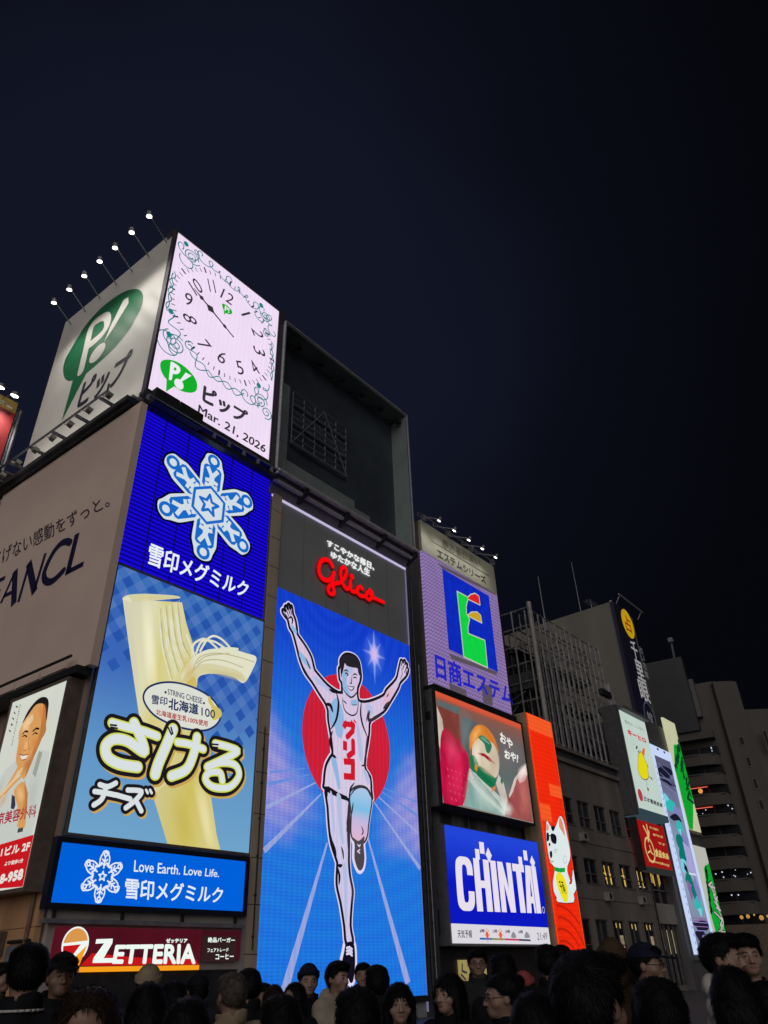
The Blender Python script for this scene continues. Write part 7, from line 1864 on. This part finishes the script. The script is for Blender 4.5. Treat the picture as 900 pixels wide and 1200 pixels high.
def jacket_sdf(g, fem, pose, kind):
    t = s_cone(g, (-.08, .012, .86), (.08, .012, .86), .128, .128, .95)
    t = smin(t, s_cone(g, (-.065, .012, 1.09), (.065, .012, 1.09), .128, .128, .92), .08)
    t = smin(t, s_cone(g, (-.085, .014, 1.27), (.085, .014, 1.27), .136, .136, .95), .07)
    t = smin(t, s_cone(g, (-.165 + .015 * fem, .018, 1.385), (.165 - .015 * fem, .018, 1.385), .075, .075), .06)
    for s in (-1, 1):
        a, b, c, hd = arm_pts(pose, s)
        t = smin(t, s_cone(g, a, b, .078, .062), .035); t = smin(t, s_cone(g, b, np.array(c) * .94 + np.array(b) * .06, .062, .046), .015)
    t = smin(t, s_cone(g, (0, .026, 1.41), (0, .018, 1.46), .088, .078), .03)
    if kind == 'hood':
        t = smin(t, s_ell(g, (0, .085, 1.455), (.125, .06, .085)), .03); t = smin(t, s_cone(g, (-.08, .03, 1.45), (.08, .03, 1.45), .055, .055), .03)
    if kind == 'collar':
        r = np.sqrt(g[0] ** 2 + (g[1] - .02) ** 2); t = smin(t, np.maximum(np.abs(r - .080) - .012, np.abs(g[2] - 1.478 - .25 * (g[1] - .02)) - .036), .012)
    t = t + .006 * _N(g, 26, .3) + .004 * _N(g, 47, 1.1)
    t = np.maximum(t, .80 - g[2]); 
    neck = s_cone(g, (0, .01, 1.42), (0, -.005, 1.60), .066, .070)
    t = smax(t, -neck, .01)
    if kind == 'open': t = smax(t, -s_cone(g, (0, -.20, 1.50), (0, -.17, 1.16), .085, .03), .02)
    return t
def trousers_sdf(g):
    t = s_cone(g, (-.08, .012, .93), (.08, .012, .93), .116, .116, .95)
    for s in (-1, 1):
        t = smin(t, s_cone(g, (.09 * s, .012, .88), (.097 * s, .0, .49), .104, .078), .03); t = smin(t, s_cone(g, (.097 * s, .0, .49), (.102 * s, .03, .10), .078, .066), .02)
    t = t + .005 * _N(g, 24, .8)
    return np.maximum(np.maximum(t, g[2] - 1.02), .075 - g[2])
def hair_sdf(g, kind):
    sc = s_ell(g, (0, .014, 1.634), (.091, .109, .110))
    an = np.arctan2(g[0], g[1] - .03); sc = sc + .0016 * np.sin(an * 34 + 3 * np.sin(g[2] * 50)) + .0022 * _N(g, 38, .4)
    if kind in ('short', 'crop', 'tuft'):
        up = 0 if kind == 'crop' else .010
        sc = smin(sc, s_ell(g, (.006, -.012, 1.692 + up), (.080, .092, .046)), .02) + (.004 if kind == 'crop' else 0)
        if kind == 'tuft': sc = smin(sc, s_ell(g, (-.02, -.062, 1.71), (.055, .04, .032)), .02)
        line = 1.668 - np.clip(g[1] + .06, 0, .2) * 1.05
        d = smax(sc, line - g[2], .012)
        d = smax(d, -s_ell(g, (0, -.135, 1.60), (.072, .075, .075)), .012)
        for s in (-1, 1): d = smax(d, -s_ell(g, (.088 * s, .012, 1.597), (.02, .026, .036)), .008)
        return d
    if kind in ('bob', 'long', 'part', 'bun', 'pony'):
        if kind in ('bob', 'long', 'part'):
            lo_ = 1.475 if kind == 'bob' else 1.33
            cur = s_cone(g, (-.022, .03, 1.60), (-.03, .05, lo_ + .05), .080, .074); cur = smin(cur, s_cone(g, (.022, .03, 1.60), (.03, .05, lo_ + .05), .080, .074), .03)
            for s in (-1, 1): cur = smin(cur, s_cone(g, (.078 * s, -.015, 1.63), (.086 * s, -.02, lo_ + .03), .022, .018), .02)
            cur = cur + .004 * np.sin(g[0] * 190 + 5 * np.sin(g[2] * 30)) * np.cos(g[1] * 120)
            d = smin(sc, np.maximum(cur, lo_ - g[2] + .01 * np.sin(g[0] * 90)), .025)
            face = s_ell(g, (0, -.115, 1.572), (.062, .10, .088)) if kind != 'part' else np.minimum(s_ell(g, (0, -.118, 1.585), (.070, .10, .118)), s_cone(g, (0, -.11, 1.60), (0, -.10, 1.70), .055, .02)); d = smax(d, -face, .014)
            d = smax(d, -s_cone(g, (0, -.05, 1.52), (0, -.02, 1.30), .055, .06), .015)
            return d
        line = 1.672 - np.clip(g[1] + .06, 0, .2) * 1.0
        d = smax(sc, line - g[2], .012); d = smax(d, -s_ell(g, (0, -.135, 1.60), (.070, .078, .075)), .012)
        for s in (-1, 1): d = smax(d, -s_ell(g, (.088 * s, .012, 1.597), (.02, .026, .034)), .008)
        if kind == 'bun': d = smin(d, s_ell(g, (0, .105, 1.69), (.045, .042, .042)), .015)
        else: d = smin(d, s_cone(g, (0, .105, 1.67), (0, .125, 1.45), .034, .020), .02)
        return d
    dome = s_ell(g, (0, .012, 1.645), (.093, .113, .112))
    if kind == 'cap':
        d = smax(dome, 1.655 - .12 * (g[1] - .0) * 0 - g[2], .006)
        br = np.maximum(s_ell(g, (0, -.105, 1.662), (.075, .085, .5)), np.abs(g[2] - 1.660 - .25 * (g[1] + .1) * .6) - .006)
        d = smin(d, np.maximum(br, g[1] + .03), .008)
        return smin(d, s_ell(g, (0, .012, 1.757), (.010, .010, .006)), .004)
    if kind == 'beanie':
        d = smax(s_ell(g, (0, .014, 1.652), (.093, .112, .120)), 1.655 - .25 * (g[1]) - g[2], .008)
        r = np.sqrt((g[0] / .090) ** 2 + ((g[1] - .014) / .110) ** 2)
        d = smin(d, np.maximum(np.abs(r - 1) * .09 - .010, np.abs(g[2] - 1.672 + .25 * g[1]) - .022), .006)
        return d + .0016 * np.sin(np.arctan2(g[0], g[1]) * 46)
def to_mesh(name, fn, lo, hi, h, mats):
    (g, l, hh) = _grid(lo, hi, h)
    V = fn(g)
    P_, F_ = surface_nets(V, l, hh)
    me = bpy.data.meshes.new(name)
    me.vertices.add(len(P_)); me.vertices.foreach_set('co', P_.astype(np.float32).ravel())
    me.loops.add(len(F_) * 4); me.loops.foreach_set('vertex_index', F_.astype(np.int32).ravel())
    me.polygons.add(len(F_)); me.polygons.foreach_set('loop_start', np.arange(0, len(F_) * 4, 4, dtype=np.int32)); me.polygons.foreach_set('loop_total', np.full(len(F_), 4, np.int32))
    me.polygons.foreach_set('use_smooth', np.ones(len(F_), bool))
    me.update(calc_edges=True); me.validate()
    me.materials.append(mats)
    return me

def strands(me, kind):
    """loose locks grown on the hair surface: thin tapering blades that follow the fall of the hair"""
    n = len(me.vertices); co = np.empty(n * 3, np.float32); me.vertices.foreach_get('co', co); co = co.reshape(-1, 3)
    no = np.empty(n * 3, np.float32); me.vertex_normals.foreach_get('vector', no); no = no.reshape(-1, 3)
    nf = len(me.polygons); fi = np.empty(nf * 4, np.int32); me.polygons.foreach_get('vertices', fi); fi = fi.reshape(-1, 4)
    rg = np.random.default_rng(len(kind) + ord(kind[0]))
    rad = co - np.array([0, .014, 1.62]); ok = np.where((no * rad).sum(1) > .02)[0]
    pick = rg.choice(ok, min(2600, len(ok)), replace=False)
    p, nn = co[pick], no[pick]
    crown = np.array([.01, .05, 1.75])
    fl = p - crown; fl[:, 2] -= .05
    if kind in ('tuft', 'short'): fl[:, 1] -= np.where(p[:, 2] > 1.69, .12, 0); 
    if kind == 'bun': fl = np.array([0, .105, 1.69]) - p
    fl += rg.normal(0, .05, fl.shape)
    t = fl - nn * (fl * nn).sum(1)[:, None]; t /= np.linalg.norm(t, axis=1)[:, None] + 1e-9
    L = (.020 + .022 * rg.random(len(p)))[:, None] * (1.35 if kind in ('long', 'bob') else 1.0) * (.55 if kind == 'crop' else 1)
    sd = np.cross(t, nn); wd = .0016 + .0014 * rg.random(len(p))[:, None]
    lift = (.002 + .006 * rg.random(len(p)) ** 2)[:, None]
    a, b = p - sd * wd - nn * .002, p + sd * wd - nn * .002
    m1 = p + t * L * .55 + nn * lift; c, d = m1 - sd * wd * .8, m1 + sd * wd * .8
    e = p + t * L + nn * (lift * .6)
    V = np.concatenate([co, a, b, d, c, e]); k = len(p); i = n + np.arange(k)
    faces = [tuple(f) for f in fi] + [(x, x + k, x + 2 * k, x + 3 * k) for x in i] + [(x + 3 * k, x + 2 * k, x + 4 * k) for x in i]
    m2 = bpy.data.meshes.new('hair'); m2.from_pydata(V.tolist(), [], faces); m2.materials.append(me.materials[0])
    m2.polygons.foreach_set('use_smooth', np.ones(len(faces), bool)); m2.update()
    return m2
skin_a = solid('skin_tan', (.25, .155, .118), .5, var=.06, scale=12); skin_b = solid('skin_fair', (.30, .19, .15), .5, var=.06, scale=12); skin_c = solid('skin_brown', (.17, .10, .07), .5, var=.06, scale=12)
hair_k = solid('hair_black', (.0065, .006, .0075), .5, var=.3, scale=40, bump=.22, bscale=140, spec=.10)
hair_b = solid('hair_brown', (.022, .013, .010), .5, var=.3, scale=40, bump=.22, bscale=140, spec=.10); hair_g = solid('hair_greyish', (.075, .062, .055), .5, var=.5, scale=40, bump=.22, bscale=140, spec=.10)
def cloth(n, c): return solid('cloth_' + n, c, .85, var=.18, scale=9, bump=.35, bscale=160, spec=.08)
C_ = dict(black=cloth('black', (.010, .010, .013)), navy=cloth('navy', (.012, .015, .030)), char=cloth('charcoal', (.025, .025, .028)), beige=cloth('beige', (.26, .205, .14)), cream=cloth('cream', (.36, .31, .25)), olive=cloth('olive', (.085, .07, .045)),
          brown=cloth('brown', (.06, .038, .025)), white=cloth('white', (.50, .48, .46)), pink=cloth('pink', (.34, .075, .075)), grey=cloth('grey', (.08, .08, .085)), denim=cloth('denim', (.025, .035, .06)))
shoe_m = solid('shoe_dark', (.02, .02, .02), .5); eye_m = solid('eye_dark', (.012, .009, .008), .2); lip_m = solid('lip_rose', (.22, .085, .075), .45); specs_m = solid('spectacle_frame', (.01, .01, .01), .3); brow_m = solid('eyebrow', (.015, .011, .01), .7)

_pm = {}
def pmesh(key):
    if key in _pm: return _pm[key]
    k = key[0]
    if k == 'body': r = to_mesh('body', lambda g: body_sdf(g, key[1], key[2]), (-.34, -.36, -.01), (.34, .20, 1.76), .0085, skin_a)
    elif k == 'jacket': r = to_mesh('jacket', lambda g: jacket_sdf(g, key[1], key[2], key[3]), (-.36, -.36, .77), (.36, .22, 1.54), .011, C_['black'])
    elif k == 'trousers': r = to_mesh('trousers', trousers_sdf, (-.24, -.16, .05), (.24, .18, 1.05), .014, C_['denim'])
    elif k == 'hair':
        r = to_mesh('hair', lambda g: hair_sdf(g, key[1]), (-.13, -.20, 1.28), (.13, .18, 1.80), .0062, hair_k)
        if key[1] not in ('cap', 'beanie'): r = strands(r, key[1])
    elif k == 'shoe':
        s = key[1]; r = to_mesh('shoe', lambda g: np.maximum(smin(s_cone(g, (.10 * s, .045, .05), (.116 * s, -.135, .036), .052, .042), s_cone(g, (.10 * s, .04, .06), (.10 * s, .035, .10), .05, .046), .02), -g[2] + .001), (-.2, -.22, -.02), (.2, .13, .13), .011, shoe_m)
    elif k == 'eye':
        mb = MB(); s = key[1]; mb.ball((.031 * s, -.0885, 1.611), .0062, eye_m, 10, 6, (1.25, .5, .9)); r = _raw(mb, 'eye')
    elif k == 'brow':
        mb = MB(); s = key[1]
        mb.tube((.015 * s, -.0935, 1.633), (.032 * s, -.0925, 1.637), .0032, brow_m, 6); mb.tube((.032 * s, -.0925, 1.637), (.048 * s, -.080, 1.632), .0032, brow_m, 6, r2=.0018); r = _raw(mb, 'eyebrow')
    elif k == 'lips':
        mb = MB(); mb.ball((0, -.0935, 1.5485), .010, lip_m, 12, 6, (2.0, .42, .42)); mb.ball((0, -.092, 1.541), .010, lip_m, 12, 6, (1.7, .42, .48)); r = _raw(mb, 'lips')
    elif k == 'glasses':
        mb = MB()
        for s in (-1, 1):
            pts = [Vector((.033 * s + .022 * math.cos(a), -.108 + .006 * abs(math.cos(a)), 1.608 + .017 * math.sin(a))) for a in [i * math.pi / 7 for i in range(14)]]
            for a, b in zip(pts, pts[1:] + pts[:1]): mb.tube(a, b, .0022, specs_m, 5)
            mb.tube((.055 * s, -.103, 1.612), (.084 * s, .02, 1.615), .002, specs_m, 5)
        mb.tube((-.011, -.109, 1.612), (.011, -.109, 1.612), .0022, specs_m, 5); r = _raw(mb, 'glasses')
    elif k == 'stripe':
        mb = MB()
        pts = [Vector((.094 * math.cos(a), .02 + .094 * math.sin(a), 1.462)) for a in [i * math.pi / 12 for i in range(-3, 16)]]
        for a, b in zip(pts, pts[1:]): mb.tube(a, b, .006, C_['white'], 6)
        r = _raw(mb, 'collar_stripe')
    elif k == 'strap':
        mb = MB()
        path = [(-.12, -.12, 1.12), (-.10, -.10, 1.38), (-.06, .02, 1.49), (.0, .12, 1.42), (.10, .165, 1.22), (.16, .14, 1.02)]
        for a, b in zip(path, path[1:]): mb.tube(a, b, .020, C_['black'], 8)
        r = _raw(mb, 'bag_strap')
    elif k == 'shirt':
        r = to_mesh('shirt', lambda g: np.maximum(np.maximum(smin(s_cone(g, (-.075, .0, 1.27), (.075, .0, 1.27), .118, .118, .93), s_cone(g, (-.05, .0, 1.09), (.05, .0, 1.09), .11, .11, .9), .07), 1.02 - g[2]), g[2] - 1.40), (-.22, -.16, 1.0), (.22, .16, 1.44), .014, C_['white'])
    _pm[key] = r
    return r
def _raw(mb, name):
    me = bpy.data.meshes.new(name); me.from_pydata([tuple(v) for v in mb.v], [], mb.f)
    for m in mb.ms: me.materials.append(m)
    for p, i in zip(me.polygons, mb.m): p.material_index = i; p.use_smooth = True
    return me
def part(me, name, root, mat=None):
    o = bpy.data.objects.new(name, me); COL.objects.link(o); o.parent = root
    if mat: o.material_slots[0].link = 'OBJECT'; o.material_slots[0].material = mat
    return o
def person(px, top, w, turn, label, hair='short', hm=None, skin=None, coat='black', kind='collar', legs='denim', fem=0, pose='down', face=False, hat=None, extra=(), wide=1.10):
    """stands on the pavement so that the crown of the head lies behind picture point (px, top); w = head width there"""
    r = ray(px, top); t = 851 * .182 * wide / w
    p = CAM + r * t
    H0 = 1.750 if not hat else 1.765
    s = p.z / H0
    L = math.hypot(r.x, r.y); a = math.atan2(-r.x / L, r.y / L) + R(turn)
    root = bpy.data.objects.new('person', pmesh(('body', fem, pose))); COL.objects.link(root)
    root.location = (p.x, p.y, 0); root.rotation_euler = (0, 0, a); root.scale = (s * wide, s * wide, s)
    root.material_slots[0].link = 'OBJECT'; root.material_slots[0].material = skin or skin_a
    tag(root, label, 'person', 'people in the night crowd')
    part(pmesh(('trousers',)), 'trousers', root, C_[legs]); part(pmesh(('jacket', fem, pose, kind)), 'jacket', root, C_[coat])
    for q in (-1, 1): part(pmesh(('shoe', q)), 'shoe', root)
    if kind == 'open': part(pmesh(('shirt',)), 'shirt', root, C_['char' if coat != 'black' else 'white'])
    part(pmesh(('hair', hair)), 'hair', root, hm or hair_k)
    if hat: part(pmesh(('hair', hat[0])), hat[0], root, C_[hat[1]])
    if face:
        for q in (-1, 1): part(pmesh(('eye', q)), 'eye', root); part(pmesh(('brow', q)), 'eyebrow', root)
        part(pmesh(('lips',)), 'lips', root)
    for e in extra: part(pmesh((e,)), {'stripe': 'collar_stripe', 'strap': 'bag_strap'}.get(e, e), root)
    return root
B = 180   # seen from behind
person(39, 1103, 45, B, 'short haired man from behind in black jacket with white collar stripe', 'crop', coat='black', extra=('stripe',))
person(77, 1113, 33, 12, 'man in black cap facing the camera between striped collar man and burger badge', 'crop', coat='black', hat=('cap', 'black'), face=True, skin=skin_c)
person(108, 1153, 80, -4, 'woman with centre parted dark hair whose forehead shows lowest at bottom left', 'part', hm=hair_b, fem=1, face=True, coat='black')
person(4, 1128, 22, 60, 'person in dark clothes by the orange wall at the left edge of the photo', 'short', coat='olive', face=True)
person(176, 1130, 28, B, 'person in pale beanie standing below the white lit capitals', 'crop', coat='char', hat=('beanie', 'beige'))
person(176, 1149, 40, 170, 'dark bobbed person from behind, just in front of the pale beanie', 'bob', fem=1, coat='black')
person(206, 1149, 30, B, 'short dark haired person from behind, right of the pale beanie', 'short', coat='navy')
person(222, 1166, 56, B, 'long dark haired person low in front of the cap wearer at left', 'long', fem=1, coat='navy')
person(233, 1139, 26, 200, 'person in black cap from behind under the orange lit strip', 'crop', coat='char', hat=('cap', 'black'))
person(273, 1138, 36, 205, 'man with greyish brown hair in beige jacket with black bag strap, from behind', 'crop', hm=hair_g, coat='beige', extra=('strap',))
person(293, 1135, 28, 190, 'dark haired man directly right of the beige jacket man, from behind', 'short', coat='black')
person(308, 1152, 22, 30, 'brown faced person half hidden left of the tall screen track line', 'short', skin=skin_c, coat='char', face=True)
person(322, 1153, 24, 20, 'woman with reddish brown hair by the left foot of the tall screen', 'bob', hm=hair_b, fem=1, coat='char', face=True)
person(345, 1150, 26, -42, 'young woman with long dark hair looking to the right before the man in beanie', 'part', fem=1, coat='black', face=True, skin=skin_b)
person(331, 1166, 52, B, 'low dark head from behind in front of the long haired young woman', 'short', coat='black')
person(362, 1129, 24, 8, 'man in dark beanie and black jacket facing the camera before the tall screen', 'crop', coat='black', hat=('beanie', 'navy'), face=True, skin=skin_b)
person(396, 1126, 25, 48, 'bearded looking man in cream hooded jacket turned left below the runner shoe', 'tuft', coat='cream', kind='hood', face=True, skin=skin_a, legs='char')
person(425, 1127, 20, 0, 'short haired man facing the camera just right of the runner shoe', 'crop', coat='black', face=True, skin=skin_a)
person(442, 1131, 28, B, 'dark haired man from behind, right of the runner shoe', 'short', coat='black')
person(419, 1157, 56, B, 'big round dark head from behind in front of the cream hooded jacket', 'short', coat='black')
person(467, 1150, 36, 6, 'woman with black fringe bob facing the camera at the right foot of the tall screen', 'bob', fem=1, coat='black', face=True, skin=skin_b)
person(524, 1138, 35, -38, 'long haired woman in profile to the right, in front of the yellow shop poster', 'long', fem=1, coat='black', face=True, skin=skin_b)
person(558, 1111, 21, 4, 'man in glasses and black shirt facing the camera beside the yellow shop poster', 'short', coat='char', face=True, skin=skin_a, extra=('glasses',))
person(588, 1117, 29, B, 'dark haired person from behind, right of the man in glasses', 'short', coat='black')
person(585, 1140, 38, -75, 'woman in glasses with hair tied back, profile to the right', 'bun', fem=1, coat='black', face=True, skin=skin_a, extra=('glasses',))
person(613, 1138, 24, 160, 'person in pink jacket seen from behind below the weather bar', 'bob', hm=hair_b, fem=1, coat='pink', kind='hood', hat=('beanie', 'pink'))
person(640, 1107, 27, B, 'dark haired man from behind at the foot of the red strip sign', 'short', coat='black')
person(657, 1106, 22, 170, 'dark haired person from behind, half hidden right at the red strip sign', 'crop', coat='char')
person(684, 1115, 80, 148, 'largest dark head of the crowd, short hair, seen from behind with ear showing', 'tuft', coat='black', face=False)
person(622, 1160, 56, B, 'low dark haired head from behind left of the largest head', 'long', fem=1, coat='black')
person(714, 1099, 30, 190, 'person in brown flat beanie right of the largest head', 'crop', hm=hair_b, coat='brown', hat=('beanie', 'brown'))
person(729, 1120, 30, B, 'dark head from behind left of the man in navy cap', 'short', hm=hair_b, coat='char')
person(753, 1102, 32, 78, 'man in navy cap and glasses in profile to the left', 'crop', coat='black', hat=('cap', 'navy'), face=True, skin=skin_a, extra=('glasses',))
person(768, 1146, 62, B, 'big dark head and shoulders from behind below the navy cap man', 'short', coat='black')
person(840, 1093, 37, 80, 'man with side swept black hair in profile to the left by the portrait screen', 'tuft', coat='white', kind='hood', face=True, skin=skin_a)
person(852, 1130, 50, B, 'tall dark haired person from behind in front of the side swept hair man', 'bob', fem=1, coat='black')
person(869, 1094, 32, 12, 'man facing the camera in open brown shirt at the right edge of the crowd', 'tuft', coat='brown', kind='open', face=True, skin=skin_b)
person(893, 1150, 40, B, 'dark haired person from behind at the bottom right corner of the photo', 'short', coat='black')
